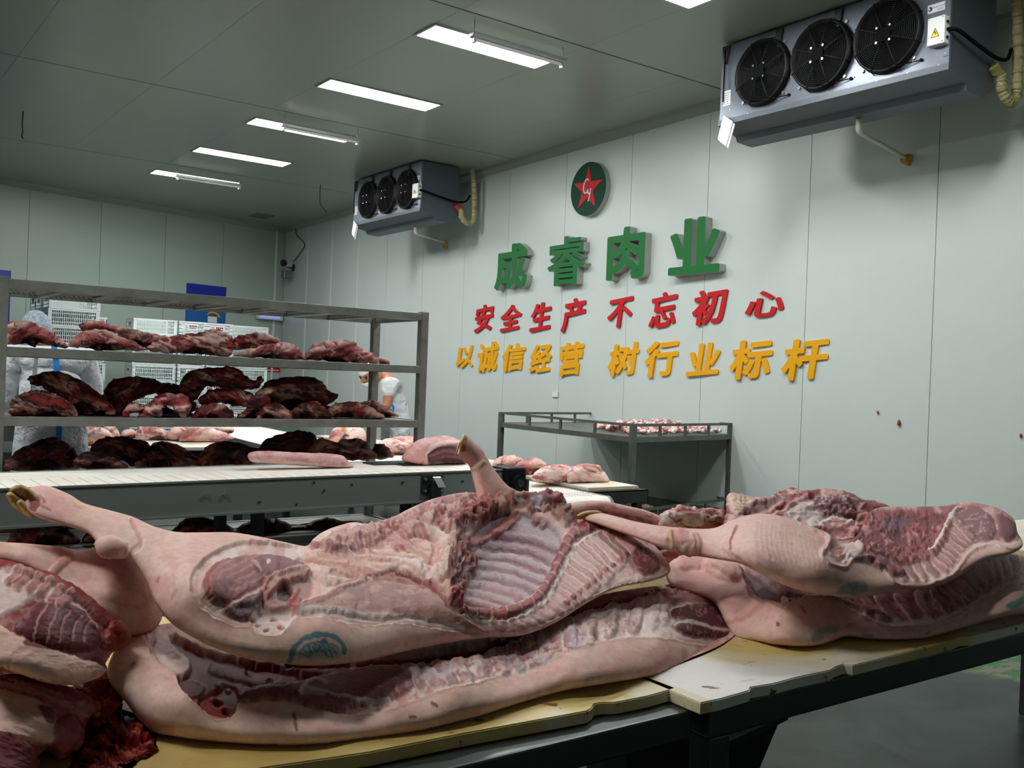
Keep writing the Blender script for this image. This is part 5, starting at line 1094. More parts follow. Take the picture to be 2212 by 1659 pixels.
    p.poly([(1330, 1140), (1380, 1150), (1425, 1190), (1445, 1225), (1400, 1250), (1380, 1200), (1345, 1165)], C8(214, 160, 152), 12, .8)
    nk = [(1366, 1190), (1385, 1178), (1412, 1188), (1428, 1212), (1420, 1232), (1390, 1235), (1370, 1215)]
    p.poly(nk, C8(134, 78, 80), 7, .95, 0, .006, 14, wet=.5); p.ridge(p.mask(nk, 4), C8(190, 150, 146), 14, .04, .6, 1, 1, 0, 29)
    p.poly([(1262, 1302), (1320, 1262), (1380, 1242), (1442, 1232), (1442, 1246), (1400, 1256), (1330, 1272), (1270, 1306)], C8(222, 192, 186), 6, .9)
    p.speck(p.mask([(1240, 1130), (1330, 1120), (1400, 1165), (1380, 1190), (1300, 1150)], 10), C8(170, 80, 78), 14, .55, .7, seed=33, h=.002)
    # blue inspection stamp
    st = [(688+58*math.cos(t)*math.cos(-.15)-40*math.sin(t)*math.sin(-.15), 1412+58*math.cos(t)*math.sin(-.15)+40*math.sin(t)*math.cos(-.15)) for t in np.linspace(PI, 2*PI+.2, 24)]
    ink = C8(16, 122, 140); p.line([(627, 1426)]+st, 8, ink, .85, 0, 3)
    si = [(688+(x-688)*.78, 1416+(y-1412)*.74) for x, y in st]; p.poly([(640, 1424)]+si+[(728, 1424)], C8(96, 156, 158), 6, .5); p.line(si[3:-3], 2.5, ink, .6, 0, 2)
    rn = random.Random(5)
    for k in range(26):
        a_ = PI+PI*(k+.5)/26; rr = .34+.34*(k % 3)/2; x_, y_ = 688+56*rr*math.cos(a_), 1418+40*rr*math.sin(a_)+6*math.sin(-.15)*math.cos(a_)
        p.line([(x_-2-3*rn.random(), y_-2), (x_+3*rn.random(), y_+3)], 2.2, ink, .75, 0, 1.5)
    p.poly([(691, 1384), (699, 1379), (707, 1385), (699, 1392)], ink, 3, .85)
out_A = [(52, 1062), (75, 1051), (105, 1050), (150, 1068), (182, 1087), (240, 1103), (286, 1116), (330, 1136), (380, 1149), (440, 1150), (500, 1150), (560, 1159), (620, 1172), (664, 1180), (676, 1165), (700, 1148), (730, 1136), (765, 1128), (790, 1132), (812, 1128), (850, 1116), (890, 1096), (940, 1076), (1000, 1064), (1050, 1066), (1110, 1064), (1150, 1070), (1188, 1061), (1215, 1075), (1228, 1105), (1246, 1122), (1290, 1118), (1330, 1124), (1370, 1142), (1405, 1168), (1436, 1205), (1448, 1226), (1440, 1243), (1400, 1257), (1330, 1272), (1266, 1304), (1200, 1345), (1130, 1372), (1056, 1378), (1000, 1384), (900, 1402), (820, 1420), (740, 1434), (660, 1438), (590, 1430), (530, 1420), (470, 1402), (415, 1376), (370, 1346), (338, 1306), (318, 1262), (296, 1226), (276, 1207), (244, 1206), (218, 1194), (208, 1172), (190, 1152), (150, 1138), (100, 1124), (62, 1106), (48, 1086)]
ctl_A = [(52, 1075, 1.76), (150, 1100, 1.74), (240, 1180, 1.62), (300, 1150, 1.68), (320, 1262, 1.55), (400, 1350, 1.42), (500, 1412, 1.34), (640, 1438, 1.33), (820, 1420, 1.36), (900, 1402, 1.40), (1056, 1376, 1.43), (450, 1150, 1.70), (400, 1250, 1.46), (440, 1270, 1.42), (540, 1260, 1.50), (560, 1165, 1.70), (540, 1350, 1.38), (700, 1335, 1.37), (850, 1348, 1.41), (960, 1360, 1.43), (700, 1200, 1.72), (800, 1250, 1.62), (690, 1160, 1.88), (850, 1116, 1.96), (1000, 1064, 2.04), (900, 1200, 1.72), (960, 1290, 1.50), (1010, 1190, 1.74), (1100, 1310, 1.47), (1090, 1200, 1.76), (1110, 1100, 1.93), (1180, 1062, 1.98), (1180, 1240, 1.62), (1235, 1130, 1.86), (1210, 1330, 1.44), (1266, 1302, 1.46), (1320, 1200, 1.66), (1330, 1124, 1.84), (1440, 1240, 1.56), (1400, 1170, 1.72)]
T = empty('half_carcass', (.9, 1.7, .9), 'half pig carcass on the front one, trotter raised at left, open ribcage at right', 'carcass', 'half carcasses on the work tables')
body('carcass_body', out_A, ctl_A, 2.2, .030, .085, 34, paint_A, SKIN, 2, ZB, T)
def paint_hoof(p):
    p.speck(None, C8(206, 176, 120), 14, .5, .6); p.speck(None, C8(120, 84, 50), 20, .62, .5, seed=4); p.h += .0003*np.sin(p.x0/1.5+p.y0/3.)
HOOF = C8(170, 134, 84)
def claw(outline, Y, parent, col=HOOF, lab='horn-coloured hoof claw', seed=1):
    o = body('hoof', outline, Y, 1.4, .016, .016, 9, paint_hoof, col, seed, None, parent); o['label'] = lab; return o
claw([(17, 1080), (13, 1068), (24, 1062), (40, 1072), (54, 1086), (68, 1104), (70, 1118), (50, 1110), (30, 1097)], 1.74, T)
claw([(19, 1061), (27, 1051), (44, 1047), (62, 1053), (80, 1070), (87, 1088), (76, 1101), (58, 1092), (44, 1078), (30, 1068)], 1.75, T, seed=2)
claw([(34, 1088), (46, 1078), (60, 1092), (72, 1110), (70, 1122), (56, 1112)], 1.73, T, C8(190, 156, 112), 'paler hoof claw', 3)
# foreleg of A rising behind the chest
def paint_leg(p):
    skin_marks(p, None, 5); p.poly([(985, 940), (1008, 938), (1012, 960), (1000, 975), (988, 985)], C8(226, 206, 172), 8, .8); p.poly([(998, 962), (1003, 960), (1004, 972), (996, 976)], C8(176, 96, 48), 3, .9, -.003)
    p.line([(1015, 1016), (1030, 1008), (1045, 1000)], 4, C8(224, 196, 170), .8, .003); p.line([(1060, 1000), (1080, 1040), (1096, 1060)], 5, C8(224, 170, 162), .5, 0, 10)
    p.speck(None, C8(232, 150, 148), 36, .55, .45, seed=9)
o = body('foreleg', [(1001, 938), (1012, 944), (1024, 955), (1040, 968), (1050, 985), (1062, 1005), (1080, 1030), (1098, 1050), (1116, 1062), (1110, 1090), (1060, 1100), (1036, 1095), (1028, 1060), (1020, 1030), (1014, 1008), (1006, 998), (994, 988), (987, 980), (989, 962), (996, 948)], [(1000, 945, 2.06), (1000, 985, 2.06), (1040, 1000, 2.04), (1070, 1060, 1.99), (1110, 1062, 1.99), (1040, 1095, 1.97)], 1.8, .035, .045, 22, paint_leg, SKIN, 5, None, T); o['label'] = 'skin-covered foreleg pointing up'
claw([(1002, 937), (1010, 946), (1004, 958), (994, 962), (988, 978), (984, 984), (988, 962), (994, 950)], 2.03, T, C8(222, 206, 166), 'cream hoof tip', 4)
# ------------------------------------------------------------ carcass D: under C on the right table
def side_inner(p, rim, extra, top, bot, n, w, band, seed):
    inner = rim+extra; p.poly(inner, C8(186, 126, 124), 4, 1, -.005, wet=.6); im = p.mask(inner, 4)
    p.speck(im, C8(222, 188, 180), 22, .52, .7, seed=seed+2); p.speck(im, C8(150, 72, 78), 28, .58, .8, seed=seed+3)
    p.line([(x, y-5) for x, y in rim], 9, C8(226, 196, 186), .85, .003, 5); p.line(rim, 3, C8(206, 160, 140), .8, .002, 3)
    if band: p.line(band, 22, C8(112, 36, 44), .9, .004, 8, wet=1.)
    p.chops(top, bot, n, w, [C8(130, 58, 66), C8(160, 88, 92), C8(144, 74, 80)], C8(216, 176, 170), .004)
    return im
def paint_D(p):
    skin_marks(p, None, 8)
    p.poly([(1450, 1225), (1520, 1220), (1600, 1260), (1620, 1320), (1560, 1330), (1460, 1260)], C8(226, 172, 166), 40, .5)
    rim = [(1590, 1210), (1605, 1240), (1612, 1262), (1622, 1288), (1640, 1300), (1660, 1304), (1678, 1312), (1696, 1316), (1708, 1304), (1716, 1290), (1745, 1290), (1800, 1296), (1840, 1318), (1880, 1340), (1920, 1351), (1980, 1352), (2040, 1340), (2090, 1315), (2130, 1290), (2180, 1268), (2230, 1250)]
    im = side_inner(p, rim, [(2230, 1150), (1900, 1180), (1650, 1200)], [(1830, 1290), (1900, 1290), (2000, 1280), (2060, 1250), (2110, 1220), (2170, 1200), (2215, 1195)], [(1870, 1325), (1940, 1336), (2030, 1322), (2095, 1285), (2130, 1255), (2180, 1235), (2220, 1225)], 15, 11, [(1800, 1280), (1900, 1286), (1990, 1275), (2050, 1240), (2090, 1215)], 10)
    p.poly([(1600, 1225), (1680, 1270), (1740, 1285), (1700, 1300), (1650, 1290), (1615, 1262)], C8(110, 44, 50), 8, .95, -.006, wet=.3)
    p.poly([(1640, 1288), (1680, 1292), (1700, 1306), (1690, 1314), (1655, 1302)], C8(214, 180, 172), 5, .9, .003); p.poly([(1690, 1280), (1704, 1284), (1704, 1300), (1694, 1302), (1686, 1292)], C8(236, 232, 232), 3, .95, .006)
    p.poly([(1740, 1288), (1800, 1292), (1880, 1312), (1930, 1335), (1900, 1340), (1840, 1312), (1780, 1296)], C8(134, 80, 84), 8, .85, .002, .006, 14, wet=.7); p.ridge(im, C8(90, 40, 46), 18, .03, .5, .5, 2, .4, 14)
    p.speck(p.mask([(1880, 1330), (1980, 1336), (2080, 1310), (2100, 1320), (2040, 1346), (1960, 1356), (1890, 1346)], 6), C8(232, 212, 204), 8, .5, .7, seed=15)
    ink = C8(50, 138, 142); p.poly([(1752, 1385), (1762, 1362), (1790, 1352), (1812, 1356), (1808, 1366), (1785, 1370), (1768, 1388)], ink, 10, .6); p.poly([(2172, 1310), (2195, 1296), (2212, 1288), (2212, 1302), (2190, 1316)], ink, 5, .8)
    p.line([(1730, 1312), (1738, 1322)], 5, C8(190, 100, 96), .7); p.line([(1680, 1346), (1682, 1350)], 4, C8(120, 60, 60), .8); p.line([(1570, 1345), (1610, 1335), (1650, 1300)], 5, C8(206, 130, 124), .5, 0, 6); p.line([(1830, 1352), (1850, 1345)], 4, C8(200, 120, 110), .5, 0, 5); p.line([(1862, 1374), (1885, 1374)], 3, C8(170, 90, 84), .6); p.line([(2000, 1370), (2010, 1362)], 3, C8(170, 100, 84), .6)
    p.line([(1478, 1215), (1540, 1212), (1590, 1240)], 16, C8(206, 150, 140), .6, .012, 10); p.line([(1530, 1222), (1560, 1240), (1580, 1246)], 10, C8(226, 190, 172), .7, .008, 8)
out_D = [(1446, 1262), (1438, 1232), (1450, 1212), (1474, 1202), (1520, 1195), (1600, 1195), (1700, 1190), (1850, 1180), (2000, 1180), (2100, 1190), (2180, 1196), (2230, 1210), (2260, 1260), (2240, 1318), (2180, 1330), (2120, 1345), (2060, 1362), (2000, 1378), (1940, 1382), (1880, 1381), (1830, 1375), (1800, 1384), (1770, 1394), (1730, 1397), (1680, 1393), (1630, 1386), (1592, 1382), (1570, 1350), (1540, 1300), (1480, 1280)]
ctl_D = [(1440, 1230, 1.70), (1520, 1196, 1.78), (1592, 1382, 1.40), (1560, 1300, 1.50), (1680, 1393, 1.29), (1740, 1397, 1.255), (1700, 1312, 1.33), (1650, 1220, 1.58), (1850, 1180, 1.62), (1880, 1381, 1.225), (1900, 1345, 1.26), (1900, 1280, 1.40), (2000, 1378, 1.165), (2000, 1350, 1.20), (2000, 1270, 1.36), (2100, 1190, 1.52), (2120, 1345, 1.15), (2100, 1310, 1.19), (2240, 1318, 1.13), (2200, 1260, 1.2), (2230, 1210, 1.36)]
T = empty('half_carcass', (1.9, 1.4, .82), 'half pig carcass lying directly on the right board, under the skin-side-up ham', 'carcass', 'half carcasses on the work tables')
body('carcass_body', out_D, ctl_D, 2.4, .028, .09, 30, paint_D, SKIN, 3, ZB, T)
# ------------------------------------------------------------ carcass C
def paint_C(p):
    skin_marks(p, None, 11); p.poly([(1500, 1130), (1640, 1115), (1700, 1140), (1640, 1200), (1520, 1180)], C8(236, 196, 190), 50, .5)
    for k in range(15):
        xx = 1640+k*10; p.line([(xx, 1128+k*3), (xx-4+k, 1160+k*3), (xx+4+k, 1200+k*2)], 2.5, C8(206, 160, 152), .2, -.0008, 4)
    for k in range(5): p.line([(1560+k*9, 1190+k*4), (1600+k*14, 1240+k*6), (1660+k*16, 1270+k*4)], 3, C8(206, 160, 152), .3, -.002, 5)
    p.line([(1590, 1138), (1583, 1160), (1578, 1188)], 4, C8(190, 96, 80), .8, 0, 2); p.line([(1586, 1142), (1580, 1176)], 2, C8(160, 60, 50), .7, 0, 2)
    p.line([(1440, 1165), (1446, 1150), (1452, 1190)], 4, C8(220, 180, 130), .7, .004, 3); p.line([(1470, 1150), (1490, 1172), (1478, 1196)], 9, C8(214, 160, 152), .7, .007, 7); p.line([(1500, 1160), (1506, 1180), (1488, 1200)], 8, C8(222, 170, 162), .7, .007, 7)
    p.poly([(1450, 1150), (1470, 1145), (1478, 1165), (1460, 1175)], C8(214, 130, 126), 8, .7)
    for a, b in ((1372, 1140), (1400, 1150), (1640, 1218), (1690, 1230)): p.poly([(a-5, b), (a, b-3), (a+5, b), (a, b+3)], C8(190, 120, 110), 4, .6)
    rim = [(1700, 1110), (1730, 1128), (1755, 1140), (1776, 1150), (1790, 1168), (1788, 1184), (1778, 1196), (1790, 1210), (1812, 1224), (1828, 1222), (1836, 1210), (1860, 1206), (1890, 1216), (1920, 1242), (1945, 1262), (1990, 1266), (2040, 1250), (2074, 1222), (2100, 1190), (2140, 1176), (2170, 1180), (2205, 1182)]
    im = side_inner(p, rim, [(2240, 1150), (2180, 1070), (2050, 1060), (1900, 1060), (1760, 1060)], [(1850, 1180), (1900, 1200), (1960, 1208), (2010, 1200), (2030, 1180), (2045, 1150), (2070, 1120)], [(1870, 1205), (1930, 1240), (1990, 1250), (2040, 1232), (2062, 1205), (2085, 1180), (2100, 1160)], 15, 10, None, 30)
    p.poly([(1808, 1190), (1850, 1168), (1895, 1182), (1940, 1212), (1956, 1240), (1925, 1242), (1880, 1220), (1836, 1206)], C8(150, 86, 86), 6, .9, 0, .008, 16); p.ridge(p.mask([(1808, 1190), (1850, 1168), (1895, 1182), (1956, 1240), (1880, 1220)], 6), C8(214, 180, 176), 22, .05, .6, .6, 2, .5, 47)
    rd_ = [(1850, 1105), (1900, 1098), (1960, 1098), (2020, 1100), (2048, 1118), (2020, 1160), (2010, 1190), (1960, 1200), (1900, 1196), (1860, 1180), (1830, 1150)]
    p.poly(rd_, C8(128, 38, 46), 10, .95, -.004, wet=.7); rm_ = p.mask(rd_, 8); p.speck(rm_, C8(170, 70, 72), 16, .55, .8, seed=41, h=.004); p.speck(rm_, C8(206, 140, 138), 12, .66, .8, seed=42, h=.003); p.ridge(rm_, C8(80, 20, 26), 16, .04, .7, 1, 1, 0, 43, -.003)
    p.poly([(1900, 1118), (1940, 1108), (1968, 1120), (1950, 1140), (1915, 1140)], C8(96, 70, 96), 12, .6)
    p.line([(1860, 1180), (1930, 1205), (2000, 1200), (2030, 1170), (2046, 1130), (2060, 1098)], 13, C8(136, 60, 62), .95, .007, 5); p.line([(2072, 1096), (2055, 1120), (2040, 1150), (2018, 1180), (2008, 1190)], 7, C8(232, 222, 214), .95, .005, 3)
    S = crom([(1860, 1190), (1930, 1213), (2000, 1206), (2036, 1170), (2052, 1130)], False, 4)
    for q_ in S: p.poly([(q_[0]-4, q_[1]), (q_[0], q_[1]-4), (q_[0]+4, q_[1]), (q_[0], q_[1]+4)], C8(196, 110, 96), 3, .8, .002)
    n1 = [(2060, 1110), (2080, 1092), (2110, 1092), (2140, 1110), (2150, 1140), (2140, 1165), (2110, 1168), (2090, 1150), (2070, 1135)]; p.poly(n1, C8(146, 96, 98), 6, .95, 0, .008, 18); p.ridge(p.mask(n1, 4), C8(206, 180, 176), 14, .05, .7, 1, .5, 1.2, 44)
    n2 = [(2150, 1108), (2175, 1112), (2194, 1130), (2196, 1152), (2180, 1164), (2158, 1156), (2155, 1130)]; p.poly(n2, C8(120, 62, 66), 6, .95, 0, .006, 14)
    p.poly([(2100, 1175), (2150, 1168), (2190, 1168), (2210, 1160), (2212, 1190), (2170, 1182), (2120, 1186)], C8(228, 200, 190), 6, .9)
    p.poly([(1785, 1150), (1798, 1158), (1796, 1176), (1784, 1172)], C8(190, 168, 164), 5, .9, .006); p.poly([(1800, 1180), (1840, 1172), (1862, 1190), (1850, 1206), (1820, 1200), (1795, 1195)], C8(224, 196, 188), 6, .9, .004); p.poly([(1796, 1176), (1824, 1180), (1818, 1196), (1800, 1192)], C8(176, 96, 80), 5, .9, -.005)
    for a, b in ((1830, 1204), (1838, 1210), (1824, 1212)): p.poly([(a-4, b), (a, b-4), (a+4, b), (a, b+4)], C8(240, 240, 244), 2, .9, .003); 
    ink = C8(44, 132, 144); p.poly([(1806, 1282), (1815, 1268), (1835, 1260), (1862, 1256), (1872, 1262), (1868, 1278), (1845, 1286)], ink, 8, .75); p.speck(p.mask([(1806, 1282), (1835, 1258), (1870, 1256), (1870, 1280)], 6), C8(190, 160, 150), 6, .55, .6, seed=45)
out_C = [(1258, 1112), (1272, 1104), (1300, 1108), (1340, 1118), (1380, 1128), (1430, 1136), (1500, 1142), (1545, 1140), (1580, 1124), (1620, 1112), (1660, 1110), (1700, 1118), (1740, 1132), (1786, 1150), (1812, 1168), (1845, 1162), (1862, 1140), (1872, 1112), (1900, 1096), (1960, 1094), (2020, 1094), (2060, 1090), (2080, 1084), (2120, 1088), (2160, 1100), (2190, 1122), (2198, 1150), (2208, 1168), (2206, 1184), (2180, 1198), (2140, 1206), (2110, 1220), (2080, 1240), (2040, 1262), (1990, 1272), (1940, 1274), (1890, 1286), (1845, 1292), (1790, 1286), (1730, 1276), (1680, 1258), (1640, 1238), (1600, 1218), (1560, 1210), (1510, 1202), (1470, 1196), (1440, 1188), (1410, 1176), (1370, 1160), (1330, 1146), (1290, 1132), (1262, 1124)]
ctl_C = [(1258, 1116, 1.86), (1340, 1130, 1.74), (1440, 1165, 1.58), (1520, 1142, 1.62), (1520, 1202, 1.52), (1620, 1112, 1.58), (1620, 1180, 1.38), (1680, 1256, 1.30), (1790, 1284, 1.25), (1850, 1292, 1.225), (1780, 1200, 1.29), (1700, 1118, 1.52), (1790, 1180, 1.34), (1850, 1210, 1.29), (1840, 1098, 1.68), (1900, 1160, 1.46), (1940, 1270, 1.20), (2000, 1268, 1.19), (1960, 1094, 1.70), (1980, 1200, 1.34), (2080, 1240, 1.18), (2100, 1190, 1.26), (2060, 1090, 1.66), (2080, 1150, 1.38), (2206, 1182, 1.20), (2150, 1100, 1.52), (2190, 1130, 1.36)]
T = empty('half_carcass', (1.9, 1.5, .95), 'half pig carcass with smooth bulging ham, top of the right pile', 'carcass', 'half carcasses on the work tables')
body('carcass_body', out_C, ctl_C, 2.2, .045, .08, 40, paint_C, SKIN, 4, ZB, T)
claw([(1246, 1114), (1258, 1106), (1280, 1102), (1300, 1106), (1290, 1112), (1268, 1116), (1254, 1120)], 1.84, T, C8(186, 158, 96), 'yellow-brown hoof', 6)
# ------------------------------------------------------------ generic cuts
def auto(style, seed, ang=0.):
    def f(p):
        x, y, d = p.x0, p.y0, p.d
        if style == 'dark': a, b, fat, red = C8(58, 34, 34), C8(104, 56, 56), C8(214, 166, 154), C8(158, 58, 58)
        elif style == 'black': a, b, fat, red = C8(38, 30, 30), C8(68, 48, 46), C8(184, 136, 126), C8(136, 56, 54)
        elif style == 'pale': a, b, fat, red = C8(214, 150, 144), C8(230, 186, 176), C8(240, 220, 210), C8(160, 70, 74)
        elif style == 'loin': a, b, fat, red = C8(196, 140, 140), C8(214, 166, 164), C8(232, 204, 198), C8(176, 108, 112)
        elif style == 'bloody': a, b, fat, red = C8(116, 30, 30), C8(146, 46, 42), C8(190, 100, 78), C8(84, 14, 18)
        elif style == 'bone': a, b, fat, red = C8(170, 84, 84), C8(210, 146, 140), C8(240, 226, 218), C8(136, 50, 54)
        elif style == 'clean': a, b, fat, red = C8(150, 80, 82), C8(176, 104, 102), C8(228, 190, 176), C8(130, 40, 44)
        else: a, b, fat, red = C8(138, 66, 68), C8(184, 106, 104), C8(232, 196, 186), C8(130, 38, 42)
        q_ = .35 if style in ('clean', 'loin') else 1.
        m = sstep(.35, .65, fbm(x/45., y/30., seed, 3)); p.c = a*(1-m)[:, None]+b*m[:, None]
        mm = np.ones(len(x)); k = seed % 5; an = ang+(k-2)*.25
        if style in ('fresh', 'pale'):
            top = sstep(.15, -.5, (y-np.median(y))/(np.ptp(y)*.5+1e-6)); p.speck(top*.8, fat, 55, .50, .8, .6, 1.5, an, 21, .002)
        p.speck(mm, red, 34, .56, .75*q_, .8, 1.8, an, 1, -.001); p.speck(mm, fat, 40, .60, .8*q_, .7, 2., an, 2, .003)
        p.ridge(mm, fat, 42, .03, .8*q_ if style not in ('dark', 'black') else .35, .6, 1.8, an, 3, .0025*q_); p.ridge(mm, a*.4, 34, .035, .8*q_, .6, 2., an, 4, -.005*q_)
        p.speck(mm, b*1.15, 6, .6, .4*q_, .3, 2.2, an, 5, .001)
        low = sstep(0, 1, (y-np.median(y))/(np.ptp(y)*.5+1e-6)); ed = (1-sstep(3, 10, d))*low
        if style in ('dark', 'black'): p.speck(np.clip(ed+low*1.4, 0, 1), red, 16, .47, .85, seed=6, h=.004); p.speck(np.clip(ed+low*.9, 0, 1), fat, 9, .58, .85, .7, 1.6, an, 7, .004)
        else: p.speck(ed, fat, 9, .45, .8, seed=6, h=.003); p.speck(low, red, 12, .58, .6, seed=7)
        p.h += (.022*(fbm(x/36., y/20., seed+9, 3)-.5)+.005*(fbm(x/11., y/8., seed+10, 3)-.5))*max(q_, .5)
        if style in ('fresh', 'dark', 'black') and np.ptp(x) > 60:   # hollows under the folds, their shade painted in near-black red
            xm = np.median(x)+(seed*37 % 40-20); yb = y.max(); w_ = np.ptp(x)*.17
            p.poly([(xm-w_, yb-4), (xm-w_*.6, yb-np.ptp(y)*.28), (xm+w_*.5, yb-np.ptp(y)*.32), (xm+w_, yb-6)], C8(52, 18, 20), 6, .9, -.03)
        if style in ('dark', 'black'): p.ridge(mm, b*1.5, 60, .02, .5, .35, 2.6, an+.1, 14, .002)
        p.wet[:] = {'bloody': .95, 'fresh': .55, 'pale': .4}.get(style, .5)
    return f
def cut(name, label, cat, group, outline, Y, style, seed, bulge=.08, thick=.14, R=22, step=2.6, jag=2.0, zmin=None, mult=1., ang=0., paint=None, parent=None):
    f = auto(style, seed, ang)
    def pp(p):
        f(p)
        if paint: paint(p)
    o = body(name, outline, Y, step, bulge, thick, R, pp, MUS, seed, zmin, parent, jag, mult)
    return tag(o, label, cat, group) if parent is None else o
# ============================================================ other meat in the foreground
def pI(p):
    p.h *= .2
    p.poly([(-20, 1350), (60, 1385), (130, 1410), (222, 1440), (225, 1478), (150, 1480), (60, 1456), (-20, 1425)], C8(232, 190, 176), 6, .97, 0, .006, 16, wet=.15)
    p.poly([(-20, 1250), (40, 1235), (120, 1275), (200, 1340), (190, 1360), (90, 1290), (30, 1320), (-20, 1340)], FATW, 14, .8, .003)
    m = [(30, 1370), (50, 1330), (90, 1300), (150, 1310), (200, 1350), (215, 1390), (180, 1410), (110, 1400)]
    p.poly(m, C8(122, 64, 66), 7, .97, 0, .008, 24, wet=.5); mk1 = p.mask(m, 6); p.speck(mk1, C8(88, 40, 46), 40, .5, .5, 1, 2, 1.2, 31)
    for k in range(5): p.line([(70+k*26, 1390), (78+k*24, 1350+k*4), (100+k*22, 1310+k*9)], 2.5, C8(206, 160, 150), .7, -.001, 2)
    p.poly([(60, 1385), (110, 1404), (200, 1415), (220, 1436), (120, 1412), (50, 1400)], C8(110, 40, 46), 5, .9)
    p.line([(0, 1222), (60, 1240), (120, 1262), (180, 1300), (220, 1335), (262, 1378)], 14, C8(140, 54, 56), .85, .008, 6)
    p.chops([(30, 1240), (90, 1262), (150, 1295)], [(10, 1262), (70, 1285), (130, 1318)], 6, 14, [C8(150, 72, 76)], C8(222, 176, 168), .004)
    p.poly([(232, 1352), (262, 1362), (266, 1395), (240, 1405), (228, 1380)], C8(160, 70, 66), 5, .9, .006)
cut('pork_shoulder', 'raw shoulder cut with ribs and pale skin edge, upper piece at the left edge', 'meat cut', 'cuts at the left edge of the foreground', [(-40, 1205), (0, 1212), (50, 1226), (100, 1238), (150, 1262), (195, 1296), (232, 1330), (262, 1365), (268, 1388), (250, 1405), (238, 1420), (226, 1448), (222, 1478), (180, 1484), (110, 1478), (40, 1456), (-40, 1438)], [(-40, 1205, 1.64), (-40, 1438, 1.42), (100, 1238, 1.60), (232, 1330, 1.58), (268, 1388, 1.55), (222, 1478, 1.45), (110, 1478, 1.40), (100, 1350, 1.47)], 'clean', 61, .05, .10, 34, 2.0, 1.2, ZB+.1, 1, .3, pI)
def pJ(p):
    p.h *= .35
    p.poly([(-20, 1500), (60, 1505), (110, 1540), (120, 1600), (60, 1600), (-20, 1590)], C8(224, 190, 176), 16, .85, .004)
    p.poly([(-20, 1595), (50, 1600), (75, 1640), (70, 1680), (-20, 1680)], C8(116, 58, 64), 7, .9, 0, .01, 20); p.poly([(80, 1530), (110, 1528), (116, 1560), (96, 1562)], C8(104, 56, 66), 6, .9)
    p.poly([(110, 1575), (150, 1545), (172, 1590), (140, 1625), (118, 1610)], C8(160, 88, 92), 8, .85, 0, .008, 14)
    p.line([(0, 1455), (80, 1475), (150, 1500), (206, 1528)], 16, C8(150, 56, 58), .9, .008, 6); p.line([(0, 1478), (80, 1496), (150, 1530)], 8, C8(206, 140, 130), .7, .004, 5)
cut('pork_shoulder', 'raw shoulder cut with white fat, lowest piece at the bottom left corner', 'meat cut', 'cuts at the left edge of the foreground', [(-60, 1448), (0, 1452), (60, 1462), (120, 1480), (170, 1504), (208, 1525), (200, 1545), (186, 1570), (182, 1605), (160, 1630), (130, 1640), (100, 1622), (78, 1640), (70, 1680), (-60, 1700)], [(-60, 1448, 1.55), (-60, 1700, 1.30), (208, 1525, 1.46), (182, 1605, 1.42), (70, 1680, 1.36), (60, 1560, 1.40)], 'clean', 62, .05, .10, 30, 2.0, 1.5, ZB, 1, .3, pJ)
cut('meat_trimming', 'dark red blood-soaked trimming between the left cuts and the front carcass', 'meat cut', 'cuts at the left edge of the foreground', [(150, 1490), (190, 1470), (220, 1452), (246, 1446), (266, 1462), (264, 1510), (262, 1545), (250, 1560), (225, 1566), (200, 1570), (180, 1540)], [(150, 1490, 1.52), (258, 1510, 1.52), (200, 1570, 1.45)], 'bloody', 63, .05, .08, 26, 2.0, 1.5, ZB, 1)
cut('meat_trimming', 'wet bright red offal pile on the yellow board at the bottom left', 'meat cut', 'cuts at the left edge of the foreground', [(168, 1600), (195, 1572), (230, 1562), (262, 1556), (300, 1572), (328, 1590), (338, 1612), (322, 1640), (300, 1662), (260, 1690), (160, 1700), (165, 1640)], [(195, 1572, 1.50), (338, 1612, 1.40), (160, 1700, 1.34), (260, 1690, 1.34)], 'bloody', 64, .05, .08, 30, 1.8, 2.0, ZB, 1.4)
def pH(p):
    skin_marks(p, None, 7); p.poly([(200, 1190), (260, 1200), (330, 1290), (300, 1300), (230, 1240)], C8(206, 150, 152), 30, .6); p.line([(120, 1180), (138, 1190), (150, 1200), (130, 1220), (112, 1240)], 8, C8(206, 150, 136), .7, .004, 6)
    p.line([(200, 1265), (240, 1285), (300, 1300)], 5, C8(232, 196, 188), .3, .001, 12)
T = empty('half_carcass', (.3, 1.8, .85), 'skin-covered ham and shank of another carcass behind the left cuts', 'carcass', 'half carcasses on the work tables')
body('carcass_body', [(-60, 1160), (0, 1170), (60, 1174), (120, 1180), (180, 1188), (240, 1170), (300, 1180), (340, 1230), (352, 1290), (348, 1340), (320, 1365), (265, 1374), (225, 1350), (180, 1310), (120, 1262), (60, 1230), (0, 1215), (-60, 1215)], [(-60, 1190, 1.72), (60, 1200, 1.70), (180, 1190, 1.74), (300, 1180, 1.78), (348, 1340, 1.68), (265, 1374, 1.58), (180, 1300, 1.60), (240, 1270, 1.62)], 2.4, .035, .08, 36, pH, SKIN, 7, ZB, T)
